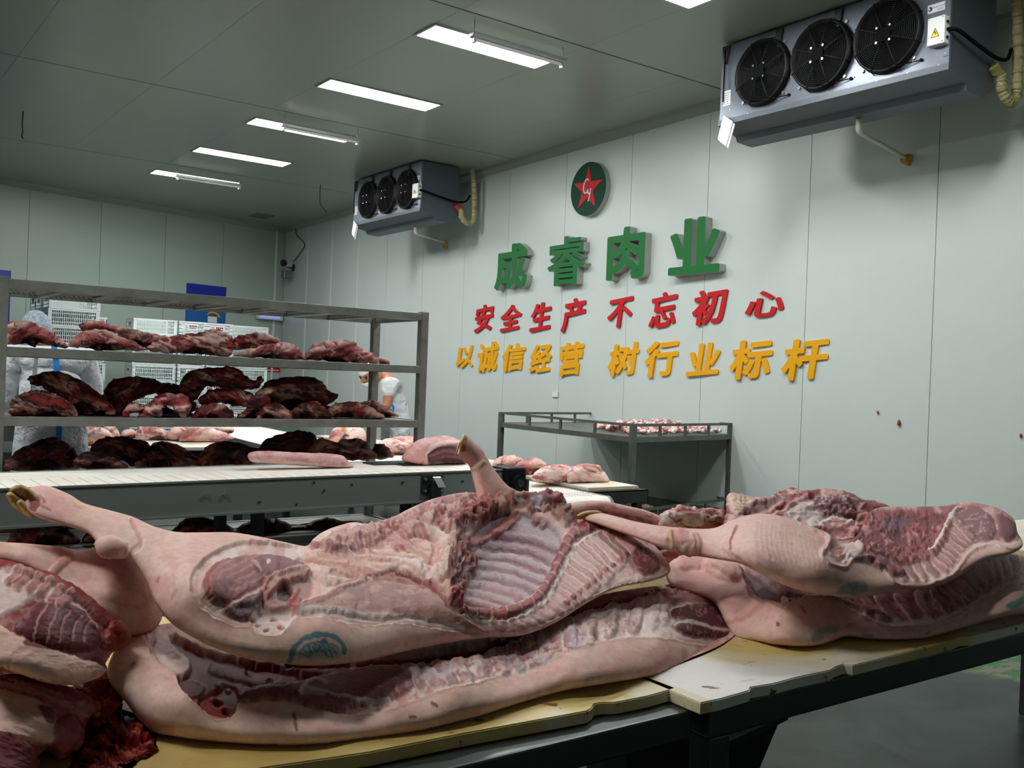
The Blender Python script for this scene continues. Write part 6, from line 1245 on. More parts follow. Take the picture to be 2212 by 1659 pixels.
# pieces behind the right pile
def pE(p):
    p.poly([(1572, 1075), (1590, 1066), (1625, 1076), (1618, 1100), (1585, 1112)], C8(230, 204, 178), 8, .8)
    p.poly([(1620, 1090), (1660, 1080), (1700, 1085), (1690, 1105), (1640, 1120), (1610, 1112)], C8(96, 36, 44), 8, .9, -.006); p.line([(1630, 1112), (1670, 1096), (1690, 1088)], 6, C8(214, 164, 150), .8, .004)
    p.line([(1655, 1116), (1690, 1096), (1730, 1074), (1765, 1060)], 11, C8(156, 66, 68), .95, .006, 4); p.line([(1664, 1120), (1700, 1098), (1740, 1074)], 4, C8(226, 190, 182), .8, .003)
    p.poly([(1690, 1128), (1720, 1095), (1750, 1080), (1770, 1100), (1790, 1120), (1845, 1130), (1850, 1150), (1780, 1150), (1700, 1150)], C8(226, 208, 202), 10, .9, .002)
    m = [(1752, 1080), (1790, 1070), (1830, 1080), (1846, 1100), (1840, 1118), (1800, 1120), (1765, 1108)]; p.poly(m, C8(130, 76, 82), 7, .95, 0, .008, 18); p.ridge(p.mask(m, 4), C8(214, 190, 186), 14, .05, .7, 1, .5, .6, 3)
    p.poly([(1766, 1140), (1790, 1124), (1812, 1122), (1846, 1134), (1842, 1172), (1800, 1180), (1770, 1165)], C8(226, 170, 166), 4, .97, .004); p.line([(1766, 1140), (1790, 1123), (1812, 1121), (1846, 1133)], 4, C8(240, 228, 220), .9, .003)
    p.poly([(1858, 1100), (1875, 1085), (1905, 1092), (1925, 1105), (1900, 1120), (1870, 1125)], C8(130, 54, 60), 8, .9, .006)
    p.poly([(1848, 1120), (1866, 1112), (1876, 1130), (1868, 1160), (1850, 1150)], C8(206, 140, 134), 6, .9, .008)
cut('half_carcass', 'ragged half carcass with a hind shank end, furthest back on the right table', 'carcass', 'half carcasses on the work tables', [(1570, 1075), (1584, 1064), (1612, 1070), (1650, 1075), (1690, 1060), (1712, 1052), (1736, 1060), (1780, 1056), (1830, 1062), (1862, 1078), (1880, 1080), (1910, 1088), (1940, 1108), (1945, 1150), (1860, 1180), (1760, 1190), (1640, 1190), (1560, 1160), (1568, 1110)], [(1570, 1075, 2.02), (1712, 1052, 2.02), (1860, 1075, 1.92), (1940, 1108, 1.86), (1560, 1160, 1.82), (1860, 1180, 1.74)], 'fresh', 71, .04, .06, 30, 2.4, 2, ZB, 1, .2, pE)
cut('neck_bones', 'rough reddish neck piece behind the shank of the upper right carcass', 'meat cut', None, [(1425, 1118), (1445, 1100), (1480, 1094), (1520, 1098), (1560, 1100), (1576, 1118), (1570, 1145), (1500, 1150), (1440, 1145)], 1.98, 'bone', 72, .05, .06, 24, 2.2, 3, ZB, 1.5)
def pG(p):
    skin_marks(p, None, 9); p.poly([(1262, 1095), (1290, 1090), (1370, 1100), (1430, 1120), (1440, 1160), (1300, 1160)], C8(214, 150, 148), 8, .9); p.ridge(p.mask([(1280, 1095), (1380, 1100), (1435, 1125), (1400, 1160), (1300, 1130)], 6), C8(150, 84, 92), 18, .07, .7, .5, 2, .25, 3)
    for k in range(3): p.line([(1258+k*6, 1130), (1262+k*6, 1105), (1290+k*6, 1092), (1330, 1088+k*3)], 2.5, C8(196, 130, 120), .5)
T = empty('half_carcass', (1.7, 2.0, .9), 'pinkish ham end of a carcass behind the ribcage, in front of the roller', 'carcass', 'half carcasses on the work tables')
body('carcass_body', [(1222, 1095), (1250, 1084), (1300, 1082), (1360, 1094), (1400, 1104), (1436, 1122), (1450, 1150), (1400, 1170), (1300, 1165), (1235, 1140)], 2.0, 2.4, .04, .07, 26, pG, SKIN, 9, ZB, T)
cut('meat_slab', 'dark red flat slab wedged between the front carcass neck and the right pile', 'meat cut', None, [(1418, 1196), (1440, 1186), (1480, 1192), (1498, 1206), (1480, 1222), (1450, 1228), (1420, 1215)], 1.80, 'clean', 73, .02, .05, 14, 2.2, 1, ZB, .6)
# ============================================================ meat on the conveyor
def pL(p): p.line([(548, 996), (640, 1002), (720, 1008), (764, 1006)], 5, C8(226, 190, 186), .8); p.line([(600, 986), (680, 990), (740, 994)], 4, C8(210, 176, 176), .6)
cut('pork_loin', 'long smooth pink boneless loin lying on the white belt in front of the rack', 'meat cut', None, [(535, 984), (545, 976), (575, 974), (620, 976), (665, 978), (712, 980), (740, 984), (752, 996), (765, 1004), (750, 1012), (700, 1009), (630, 1005), (575, 1001), (543, 997)], 4.78, 'loin', 81, .05, .05, 13, 1.8, .5, .853, .5, .05, pL)
def pR(p):
    p.poly([(868, 985), (885, 966), (905, 952), (935, 955), (925, 980), (925, 1004), (890, 1000)], C8(230, 176, 166), 6, .9); p.poly([(900, 955), (940, 942), (985, 946), (1005, 962), (960, 962), (925, 975)], C8(206, 160, 162), 5, .8)
    p.poly([(922, 985), (945, 966), (985, 960), (1008, 966), (1010, 1000), (960, 1002), (926, 1000)], C8(110, 70, 76), 6, .95, -.03); p.line([(930, 990), (960, 975), (1005, 980)], 4, C8(160, 112, 114), .8, .006); p.line([(935, 998), (970, 988), (1005, 992)], 4, C8(150, 100, 104), .8, .006)
    p.line([(920, 1002), (924, 978), (942, 962), (985, 954), (1008, 960)], 5, C8(232, 206, 202), .9, .008, 3)
cut('pork_belly', 'rolled pale belly slab gaping open at the right end of the belt', 'meat cut', None, [(868, 988), (880, 970), (903, 951), (935, 943), (968, 942), (995, 952), (1012, 972), (1012, 1002), (965, 1005), (915, 1006), (888, 1001), (872, 995)], 4.86, 'pale', 82, .12, .12, 26, 1.8, .5, .853, .5, 0, pR)
# ============================================================ meat on the rack: level, look, place, outline
RACK = [
 ('fresh', 'left end of the upper shelf, cut by the post', 5.30, [(16, 700), (50, 693), (75, 697), (100, 712), (125, 728), (148, 748), (130, 750), (110, 745), (84, 742), (76, 750), (60, 742), (18, 742)]),
 ('fresh', 'upper shelf, long slab lying over its neighbour', 5.42, [(170, 703), (180, 697), (205, 692), (225, 694), (240, 703), (290, 712), (335, 722), (365, 728), (345, 742), (322, 757), (300, 752), (270, 735), (250, 720), (225, 712), (180, 714)]),
 ('fresh', 'upper shelf, arched piece second from the left', 5.26, [(148, 740), (165, 722), (195, 712), (225, 712), (255, 725), (285, 736), (312, 752), (316, 758), (270, 757), (225, 756), (215, 762), (205, 754), (190, 751), (170, 751), (152, 750)]),
 ('fresh', 'upper shelf, broad ragged piece in the middle', 5.30, [(318, 748), (340, 735), (375, 725), (405, 722), (425, 720), (445, 714), (475, 711), (492, 722), (505, 735), (503, 758), (492, 770), (450, 767), (400, 763), (345, 760), (325, 759)]),
 ('fresh', 'upper shelf, whitish piece lying on top right of the middle', 5.34, [(500, 738), (512, 724), (530, 722), (550, 718), (575, 719), (600, 732), (606, 740), (590, 746), (560, 752), (520, 757), (498, 752)]),
 ('fresh', 'upper shelf, low piece under the whitish one', 5.26, [(505, 766), (530, 756), (560, 748), (585, 742), (612, 740), (635, 745), (650, 758), (661, 775), (640, 777), (590, 775), (540, 772)]),
 ('fresh', 'upper shelf, big rounded piece towards the right post', 5.28, [(656, 772), (672, 748), (700, 738), (725, 734), (768, 739), (770, 748), (795, 757), (812, 770), (820, 788), (812, 794), (802, 785), (785, 786), (770, 790), (764, 784), (735, 783), (700, 779), (665, 777)]),
 ('fresh', 'upper shelf, smallest scrap by the right post', 5.50, [(808, 777), (820, 771), (836, 776), (843, 787), (826, 790), (812, 789)]),
 ('dark', 'middle shelf, ragged piece at the left end', 5.24, [(15, 888), (25, 862), (50, 850), (80, 842), (110, 848), (140, 862), (160, 878), (167, 895), (160, 914), (148, 905), (130, 907), (100, 900), (60, 899), (35, 899), (18, 893)]),
 ('dark', 'middle shelf, long slab leaning down to the right at the left', 5.34, [(60, 818), (80, 808), (110, 802), (140, 806), (180, 825), (215, 850), (245, 880), (252, 896), (240, 902), (228, 898), (225, 886), (205, 893), (192, 904), (182, 897), (165, 885), (140, 862), (110, 848), (90, 835), (72, 833), (64, 824)]),
 ('dark', 'middle shelf, rounded piece right of the leaning slab', 5.46, [(225, 850), (235, 825), (260, 815), (300, 813), (330, 818), (350, 828), (347, 847), (320, 854), (292, 864), (276, 880), (262, 896), (250, 895), (240, 872)]),
 ('dark', 'middle shelf, scrap in front of the rounded piece', 5.22, [(262, 896), (272, 876), (292, 870), (312, 877), (308, 890), (284, 892), (276, 902), (264, 904)]),
 ('fresh', 'middle shelf, brown arch shaped piece', 5.20, [(298, 900), (318, 872), (345, 852), (375, 850), (400, 853), (412, 866), (410, 890), (403, 902), (397, 914), (390, 903), (380, 896), (371, 880), (360, 876), (352, 884), (352, 898), (335, 902)]),
 ('dark', 'middle shelf, tall arched piece rising above the others in the middle', 5.36, [(388, 832), (398, 810), (425, 797), (460, 793), (490, 792), (515, 798), (535, 815), (550, 822), (562, 814), (570, 820), (560, 835), (540, 842), (510, 840), (480, 838), (452, 834), (436, 842), (430, 858), (414, 866), (402, 852), (390, 848)]),
 ('dark', 'middle shelf, piece wedged under the tall arch', 5.30, [(428, 862), (450, 844), (480, 838), (520, 840), (547, 850), (545, 872), (515, 878), (480, 870), (448, 874), (436, 880)]),
 ('dark', 'middle shelf, low strip at the foot of the arch', 5.20, [(412, 900), (428, 882), (450, 872), (480, 875), (502, 888), (500, 908), (450, 907), (418, 906)]),
 ('dark', 'middle shelf, upturned flap right of the arch', 5.26, [(505, 906), (530, 882), (548, 856), (562, 842), (590, 838), (586, 862), (572, 886), (560, 908), (530, 909)]),
 ('dark', 'middle shelf, big domed piece right of centre', 5.42, [(560, 850), (575, 826), (605, 816), (650, 813), (690, 820), (712, 846), (730, 853), (722, 866), (700, 878), (670, 886), (640, 880), (610, 890), (588, 880), (566, 868)]),
 ('dark', 'middle shelf, piece with bone ends below the dome', 5.20, [(553, 903), (572, 876), (600, 871), (625, 886), (634, 902), (618, 911), (600, 906), (565, 908)]),
 ('dark', 'middle shelf, red-edged piece right of the bone ends', 5.24, [(622, 903), (636, 882), (660, 868), (684, 868), (704, 882), (722, 902), (712, 908), (660, 907)]),
 ('dark', 'middle shelf, flat piece with a white fat strip', 5.28, [(700, 896), (712, 876), (740, 868), (775, 869), (805, 882), (830, 898), (824, 905), (760, 905), (715, 904)]),
 ('dark', 'middle shelf, last piece at the right end', 5.50, [(768, 876), (790, 866), (818, 868), (842, 884), (862, 902), (840, 905), (812, 896), (786, 888)]),
 ('dark', 'middle shelf, dark sheet filling the gap left of the tall arch', 5.50, [(338, 850), (342, 832), (360, 826), (385, 832), (402, 848), (420, 862), (428, 884), (405, 890), (370, 868), (350, 862)]),
 ('dark', 'middle shelf, low dark scrap behind the brown arch', 5.44, [(300, 902), (312, 880), (352, 876), (372, 884), (400, 890), (425, 900), (420, 906), (350, 906)]),
 ('dark', 'middle shelf, dark slab behind the piece with bone ends', 5.50, [(600, 900), (612, 878), (650, 872), (690, 874), (720, 880), (735, 900), (680, 906), (620, 906)]),
 ('dark', 'middle shelf, dark curved slab behind the leaning slab at left', 5.50, [(150, 900), (160, 872), (200, 858), (235, 850), (262, 862), (272, 890), (255, 904), (200, 906)]),
 ('black', 'lower shelf, large mound at the left end', 5.40, [(8, 1000), (22, 985), (50, 966), (90, 949), (122, 946), (150, 960), (167, 978), (168, 1006), (100, 1014), (20, 1016)]),
 ('black', 'lower shelf, redder piece beside the left mound', 5.20, [(158, 1006), (168, 984), (198, 976), (232, 982), (262, 998), (272, 1012), (200, 1016)]),
 ('black', 'lower shelf, overlapping dark sheet second mound', 5.42, [(195, 970), (212, 948), (250, 943), (290, 947), (322, 960), (322, 990), (290, 1008), (262, 992), (230, 980), (205, 978)]),
 ('black', 'lower shelf, flat dark piece in the middle', 5.32, [(296, 1008), (312, 972), (340, 955), (370, 957), (405, 972), (422, 985), (436, 1004), (350, 1010)]),
 ('black', 'lower shelf, piece with grey membrane left of the loin', 5.30, [(426, 996), (442, 966), (480, 955), (520, 958), (562, 976), (556, 1000), (470, 1006), (432, 1004)]),
 ('black', 'lower shelf, broad black mound above the loin', 5.44, [(545, 980), (570, 952), (600, 940), (640, 930), (670, 932), (684, 945), (690, 968), (670, 986), (600, 992), (556, 990)]),
 ('black', 'lower shelf, reddish piece right of the black mound', 5.32, [(655, 990), (682, 950), (710, 950), (738, 962), (750, 984), (720, 996), (670, 998)]),
 ('black', 'lower shelf, dark lump with a white patch', 5.30, [(730, 990), (732, 956), (755, 948), (785, 950), (802, 966), (812, 988), (780, 994)]),
 ('black', 'lower shelf, smallest lump at the right end', 5.40, [(798, 986), (806, 964), (824, 958), (848, 976), (850, 988), (820, 992)])]
zs = {'u': 1.427, 'm': 1.097, 'l': .767}
for i, (sty, lb, Y, ol) in enumerate(RACK):
    lev = lb[0]; big = max(p[0] for p in ol)-min(p[0] for p in ol)
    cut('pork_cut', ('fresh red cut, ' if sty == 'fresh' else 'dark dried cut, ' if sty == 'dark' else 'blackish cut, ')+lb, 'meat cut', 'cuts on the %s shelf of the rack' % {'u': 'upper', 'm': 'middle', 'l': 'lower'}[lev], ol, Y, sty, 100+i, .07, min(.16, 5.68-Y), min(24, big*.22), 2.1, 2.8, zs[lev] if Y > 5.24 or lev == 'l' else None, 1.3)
# lowest shelf under the conveyor
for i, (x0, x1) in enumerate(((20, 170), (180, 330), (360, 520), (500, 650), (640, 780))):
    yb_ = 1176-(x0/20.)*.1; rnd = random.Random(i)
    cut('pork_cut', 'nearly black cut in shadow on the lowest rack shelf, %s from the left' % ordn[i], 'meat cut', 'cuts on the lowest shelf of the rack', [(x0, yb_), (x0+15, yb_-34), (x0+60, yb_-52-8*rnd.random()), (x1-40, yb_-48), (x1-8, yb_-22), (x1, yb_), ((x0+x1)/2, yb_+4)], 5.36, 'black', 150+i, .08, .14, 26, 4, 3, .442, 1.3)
# ============================================================ cuts on the boards behind
def seat(ol, z, b):            # distance at which the foot of the outline touches the support
    yb_ = max(p[1] for p in ol); xs_ = [p[0] for p in ol if p[1] > yb_-6]; return float(atZ(sum(xs_)/len(xs_), yb_-3, z)[1])+b*.5
BK = [('pale', 'leftmost cut on the board behind the rack, beside the white overall', 6.75, [(175, 962), (177, 932), (195, 922), (225, 925), (242, 937), (235, 950), (202, 960), (185, 966)]),
 ('pale', 'small leaning cut second from the left on the board behind the rack', 6.9, [(224, 922), (245, 920), (258, 935), (256, 944), (240, 946)]),
 ('pale', 'small pale knuckle in the row behind the rack', 6.8, [(260, 944), (268, 929), (290, 930), (297, 946), (272, 951)]),
 ('fresh', 'purplish cut with a dark muscle in the row behind the rack', 6.75, [(294, 948), (300, 922), (330, 921), (360, 930), (372, 945), (364, 953), (312, 954)]),
 ('pale', 'pale cut half hidden behind the purplish one', 7.0, [(362, 948), (370, 926), (400, 918), (414, 934), (392, 950)]),
 ('pale', 'large pale cut at the right end of the row behind the rack', 6.72, [(386, 954), (394, 935), (415, 921), (450, 924), (490, 935), (504, 947), (490, 956), (440, 958), (400, 957)]),
 ('pale', 'pale trotter piece on the far belt beyond the row', 7.3, [(440, 926), (470, 918), (500, 922), (506, 932), (490, 938), (455, 934)])]
for i, (sty, lb, Y, ol) in enumerate(BK):
    Y = seat(ol, .839, .09) if i not in (1, 4, 6) else Y
    cut('pork_cut', lb, 'meat cut', 'cuts on the board behind the rack', ol, Y, sty, 200+i, .09, .12, 14, 2.4, 1.2, .84, 1.)
def pF(p): p.poly([(742, 918), (748, 925), (744, 932), (736, 930)], C8(196, 140, 90), 3, .9); p.line([(735, 956), (745, 942), (752, 940)], 4, C8(30, 20, 20), .9, -.01)
BR = [('pale', 'standing cut with a bone tip seen between the rack shelves', 6.9, [(706, 962), (716, 932), (730, 922), (740, 915), (752, 920), (785, 926), (790, 955), (760, 966), (720, 964)], pF),
 ('pale', 'pinkish cut behind the right rack post', 6.3, [(812, 965), (828, 950), (850, 946), (872, 955), (892, 966), (884, 978), (850, 980), (832, 974)], None),
 ('pale', 'pale flat cut behind the pinkish one by the right rack post', 6.9, [(848, 946), (870, 942), (898, 946), (900, 968), (876, 966)], None)]
for i, (sty, lb, Y, ol, pf) in enumerate(BR):
    Y = seat(ol, .712, .10)
    cut('pork_cut', lb, 'meat cut', 'cuts beside the second conveyor', ol, Y, sty, 220+i, .10, .12, 16, 2.2, 1.2, .712, 1., 0, pf)
BT = [('fresh', 'red and white cut furthest left on the side table right of the upturned leg', 5.75, [(1062, 1003), (1078, 988), (1100, 983), (1120, 987), (1132, 998), (1120, 1014), (1080, 1014)]),
 ('fresh', 'round red cut with pale base on the side table', 5.45, [(1108, 1014), (1118, 1000), (1142, 989), (1166, 991), (1184, 1008), (1178, 1022), (1140, 1028), (1112, 1022)]),
 ('pale', 'folded pale cut with red muscle at the front of the side table', 5.02, [(1148, 1034), (1160, 1016), (1184, 1006), (1212, 1003), (1240, 1012), (1246, 1028), (1230, 1045), (1190, 1044), (1160, 1040)]),
 ('pale', 'big pale skin-side cut nearest the end of the side table', 5.05, [(1226, 1042), (1228, 1014), (1258, 1002), (1290, 1004), (1302, 1016), (1317, 1040), (1292, 1046), (1250, 1046)])]
for i, (sty, lb, Y, ol) in enumerate(BT):
    Y = seat(ol, .713, .09)
    cut('pork_cut', lb, 'meat cut', 'cuts on the narrow side table', ol, Y, sty, 240+i, .09, .11, 18, 2.0, 1.2, .713, 1.)
# rib bones laid out on the railed table
rb = random.Random(12)
spots = []
for r_i, (v0, off) in enumerate(((.06, 0), (.17, .03), (.28, .0), (.36, .05))):
    for k in range(7 if r_i < 3 else 4): spots.append((.08+off+k*.125 if r_i != 0 else .0+.02+k*.135, v0+.02*rb.random()))
protoB = []
def bone_piece(seed):
    rn = random.Random(seed); V = []; F = []; n, m_ = 22, 12
    for i in range(n+1):
        t = i/n; x = (t-.5)*.24; r = .034*math.sin(PI*min(max(t, .03), .97))**.55*(.8+.3*math.sin(9*t+seed))
        if t > .85: r = .018
        for j in range(m_):
            a = 2*PI*j/m_; rr = r*(1+.25*math.sin(3*a+5*t*seed)+.2*(rn.random()-.5)); V.append((x, rr*math.cos(a)*1.2, max(.0, .03+rr*math.sin(a))))
    for i in range(n):
        for j in range(m_): F.append((i*m_+j, i*m_+(j+1) % m_, (i+1)*m_+(j+1) % m_, (i+1)*m_+j))
    F += [tuple(range(m_))[::-1], tuple(n*m_+j for j in range(m_))]
    me = D.meshes.new('meat'); me.from_pydata(V, [], F); me.update(); me.polygons.foreach_set('use_smooth', [True]*len(F))
    P = np.array(V); n1 = fbm(P[:, 0]*60+seed, P[:, 2]*60+P[:, 1]*40, seed, 3); k = sstep(.42, .58, n1)[:, None]
    c_ = C8(158, 84, 84)*(1-k)+C8(230, 200, 190)*k; a = me.color_attributes.new('Col', 'FLOAT_COLOR', 'POINT'); a.data.foreach_set('color', np.concatenate([c_, np.ones((len(P), 1))], 1).astype(np.float32).ravel())
    a = me.attributes.new('Wet', 'FLOAT', 'POINT'); a.data.foreach_set('value', np.full(len(P), .5, np.float32)); me.materials.append(M['flesh'])
    t_ = empty('meaty_bone'); o = D.objects.new('meat', me); C.objects.link(o); o.parent = t_
    b = MB().tube([(-.125, 0, .03), (-.112, 0, .03), (-.10, 0, .03)], [.016, .021, .017], 10).build('bone_end', mat('bone%d' % seed, s255(226, 226, 232), .35), t_)
    return t_
protoB = [bone_piece(s) for s in (1, 2, 3)]
for i, (u, v) in enumerate(spots):
    src = protoB[i % 3]; o = src if i < 3 else copy_tree(src)
    q = P3(1-u, v, .9405); q = P3(min(.93, .16+u), v+.03, .9405); o.location = q; o.rotation_euler = (0, 0, PI/2+.35*(rb.random()-.5)+.2)
    tag(o, 'meaty bone with a white knuckle end laid out on the railed table', 'bone', 'bones on the railed table')
for i in range(9):
    o = copy_tree(protoB[i % 3]); q = P3(.25+.065*i+.02*rb.random(), .2+.1*rb.random(), .985); o.location = q; o.rotation_euler = (.1, .2*rb.random(), rb.random()*3)
    tag(o, 'meaty bone lying across the heap on the railed table', 'bone', 'bones heaped on top on the railed table')
cut('pork_cut', 'single pink cut left on the lower shelf of the railed table', 'meat cut', None, [(1370, 1103), (1378, 1092), (1396, 1088), (1412, 1094), (1416, 1102)], 6.3, 'fresh', 260, .05, .08, 10, 2, 1, .242, .6)
# meat trimmings in the tub
for i, (x, y) in enumerate(((1570, 1598), (1596, 1588), (1465, 1608))):
    q = atZ(x, y, .54)
    o = copy_tree(protoB[i]); o.location = (q[0]+.06, q[1]+.1, .50); o.rotation_euler = (.3, .2, i); tag(o, 'reddish trimming in the black tub under the right table', 'meat cut', 'trimmings in the black tub')
# ============================================================ people
def skinned(verts, edges, radii, name, m, parent, root=0, levels=2):
    me = D.meshes.new(name); me.from_pydata([tuple(v) for v in verts], edges, []); o = D.objects.new(name, me); C.objects.link(o)
    sk = o.modifiers.new('s', 'SKIN'); sk.use_smooth_shade = True
    for i, r in enumerate(radii):
        d = me.skin_vertices[0].data[i]; d.radius = (r, r) if not isinstance(r, tuple) else r; d.use_root = (i == root)
    ss = o.modifiers.new('u', 'SUBSURF'); ss.levels = levels; ss.render_levels = levels
    bpy.context.view_layer.update(); dg = bpy.context.evaluated_depsgraph_get()
    m2 = D.meshes.new_from_object(o.evaluated_get(dg)); D.objects.remove(o); D.meshes.remove(me)
    m2.name = name; m2.materials.clear(); m2.materials.append(M[m]); m2.polygons.foreach_set('use_smooth', [True]*len(m2.polygons))
    o = D.objects.new(name, m2); C.objects.link(o); par(o, parent); return o
M['skin'] = mat('skin', s255(178, 122, 88), .5, sss=.1)
M['overall'] = mat('white_overall', s255(222, 228, 232), .65, bump=(11, .9, .05), noise=(7, s255(196, 206, 214), .6))
M['tape'] = mat('blue_tape', s255(30, 130, 200), .5)
M['net'] = mat('hair_net', s255(120, 136, 148), .6, noise=(60, s255(190, 206, 214), .9), bump=(80, .8, .01))
M['mask'] = mat('face_mask', s255(236, 238, 238), .7)
M['hair'] = mat('dark_hair', s255(28, 24, 22), .6)
def head(parent, c, fwd, r=.105):
    fwd = Vector(fwd).normalized(); right = fwd.cross(Vector((0, 0, 1))).normalized(); up = right.cross(fwd)
    R3 = Matrix((right, fwd, up)).transposed()
    bm = bmesh.new(); bmesh.ops.create_uvsphere(bm, u_segments=28, v_segments=20, radius=1)
    for v in bm.verts:
        x, y, z = v.co; X, Y, Z = x*.74, y*.92, z*1.12
        if z < 0: X *= 1-.28*(-z)**1.5; Y = Y*(1-.12*(-z)) + (.10*(-z) if y > 0 else -.05*z)
        if y > .3:
            g = math.exp(-((x/.16)**2+((z+.12)/.26)**2)); Y += .20*g*(1.1-.9*(z+.1)*.8)          # nose
            e = math.exp(-(((abs(x)-.34)/.16)**2+((z-.10)/.14)**2)); Y -= .10*e                      # eye sockets
            l = math.exp(-((x/.28)**2+((z+.52)/.09)**2)); Y += .06*l
        v.co = R3 @ Vector((X*r, Y*r, Z*r)) + Vector(c)
    me = D.meshes.new('head'); bm.to_mesh(me); bm.free(); me.materials.append(M['skin']); me.polygons.foreach_set('use_smooth', [True]*len(me.polygons))
    o = D.objects.new('head', me); C.objects.link(o); par(o, parent)
    P = lambda x, y, z: tuple(R3 @ Vector((x*r, y*r, z*r)) + Vector(c))
    for s in (-1, 1):
        MB().tube([P(s*.34, .78, .10), P(s*.34, .84, .10)], .011, 8).build('eye', 'hair', o); MB().tube([P(s*.22, .84, .26), P(s*.34, .85, .31), P(s*.48, .74, .27)], .006, 6).build('eyebrow', 'hair', o)
        MB().tube([P(s*.74, -.02, .12), P(s*.82, -.05, .0), P(s*.76, -.02, -.22)], [.012, .022, .010], 8).build('ear', 'skin', o)
    return o, R3, P
def shell(parent, c, R3, r, test, m, name, sc=(.80, .98, 1.18), th=1.0):
    bm = bmesh.new(); bmesh.ops.create_uvsphere(bm, u_segments=28, v_segments=20, radius=1)
    bmesh.ops.delete(bm, geom=[v for v in bm.verts if not test(*v.co)], context='VERTS')
    for v in bm.verts: v.co = R3 @ Vector((v.co.x*sc[0]*r, v.co.y*sc[1]*r, v.co.z*sc[2]*r)) + Vector(c)
    bmesh.ops.solidify(bm, geom=bm.faces[:], thickness=.004)
    me = D.meshes.new(name); bm.to_mesh(me); bm.free(); me.materials.append(M[m]); me.polygons.foreach_set('use_smooth', [True]*len(me.polygons))
    o = D.objects.new(name, me); C.objects.link(o); par(o, parent); return o
def hand_chain(wrist, d, side):
    """palm and five fingers as one chain set, rooted in the palm"""
    wv = Vector(wrist); d = Vector(d).normalized(); lat = d.cross(Vector((0, 0, 1))).normalized()*side; dn = Vector((0, 0, -1))
    V = [wv, wv+d*.045, wv+d*.08]; E = [(0, 1), (1, 2)]; Rr_ = [.026, .030, .028]
    for k, (off, L) in enumerate(((-.03, .062), (-.010, .075), (.010, .070), (.028, .055))):
        b = len(V); p0 = wv+d*.085+lat*off; V += [p0, p0+d*L*.5+dn*.008, p0+d*L*.85+dn*.030]; E += [(2, b), (b, b+1), (b+1, b+2)]; Rr_ += [.0095, .0085, .007]
    b = len(V); V += [wv+d*.045-lat*.038, wv+d*.075-lat*.058+dn*.01]; E += [(1, b), (b, b+1)]; Rr_ += [.011, .009]
    return V, E, Rr_
# ---- worker seen from behind, left, behind the rack
T = empty('person', (1.2, 6.12, 0), 'person seen from behind in white overall with blue back tape, facing the board table', 'person')
bx, by = 1.19, 6.12
J = dict(pel=(bx, by, .93), wst=(bx, by+.01, 1.08), che=(bx-.005, by+.06, 1.28), sh=(bx-.01, by+.10, 1.36), nk=(bx-.04, by+.15, 1.42), hd=(bx-.06, by+.18, 1.48),
         ls=(bx-.19, by+.10, 1.38), le=(bx-.255, by+.12, 1.13), lw=(bx-.14, by+.34, 1.00), rs=(bx+.18, by+.10, 1.38), re=(bx+.25, by+.14, 1.14), rw=(bx+.13, by+.36, 1.00),
         lh=(bx-.10, by, .88), lk=(bx-.11, by+.02, .48), la=(bx-.11, by, .09), lt=(bx-.12, by+.15, .04), rh=(bx+.10, by, .88), rk=(bx+.11, by+.02, .48), ra=(bx+.11, by, .09), rt=(bx+.12, by+.15, .04))
K = list(J); ED = [('pel', 'wst'), ('wst', 'che'), ('che', 'sh'), ('sh', 'nk'), ('nk', 'hd'), ('sh', 'ls'), ('ls', 'le'), ('le', 'lw'), ('sh', 'rs'), ('rs', 're'), ('re', 'rw'), ('pel', 'lh'), ('lh', 'lk'), ('lk', 'la'), ('la', 'lt'), ('pel', 'rh'), ('rh', 'rk'), ('rk', 'ra'), ('ra', 'rt')]
RB = dict(pel=.13, wst=.12, che=.14, sh=.11, nk=.055, hd=.07, ls=.062, le=.042, lw=.028, rs=.062, re=.042, rw=.028, lh=.09, lk=.058, la=.038, lt=.035, rh=.09, rk=.058, ra=.038, rt=.035)
V = [J[k] for k in K]; E = [(K.index(a), K.index(b)) for a, b in ED]; RR_ = [RB[k] for k in K]
for wk, ek, sd in (('lw', 'le', 1), ('rw', 're', -1)):
    hv, he, hr = hand_chain(J[wk], Vector(J[wk])-Vector(J[ek]), sd); o_ = len(V); V += [tuple(v) for v in hv[1:]]; m_ = lambda i: K.index(wk) if i == 0 else o_+i-1; E += [(m_(a), m_(b)) for a, b in he]; RR_ += hr[1:]
skinned(V, E, RR_, 'body', 'skin', T)
KO = [k for k in K if k not in ('hd', 'nk', 'lt', 'rt')]; EO = [(a, b) for a, b in ED if a in KO and b in KO]
RO = dict(pel=.19, wst=.185, che=.185, sh=.13, ls=.10, le=.078, lw=.05, rs=.10, re=.078, rw=.05, lh=.13, lk=.10, la=.075, rh=.13, rk=.10, ra=.075)
ov = skinned([J[k] for k in KO], [(KO.index(a), KO.index(b)) for a, b in EO], [RO[k] for k in KO], 'overall', 'overall', T)
pt = [(bx-.01+.03*t, 0, 1.47-.75*t) for t in np.linspace(0, 1, 16)]
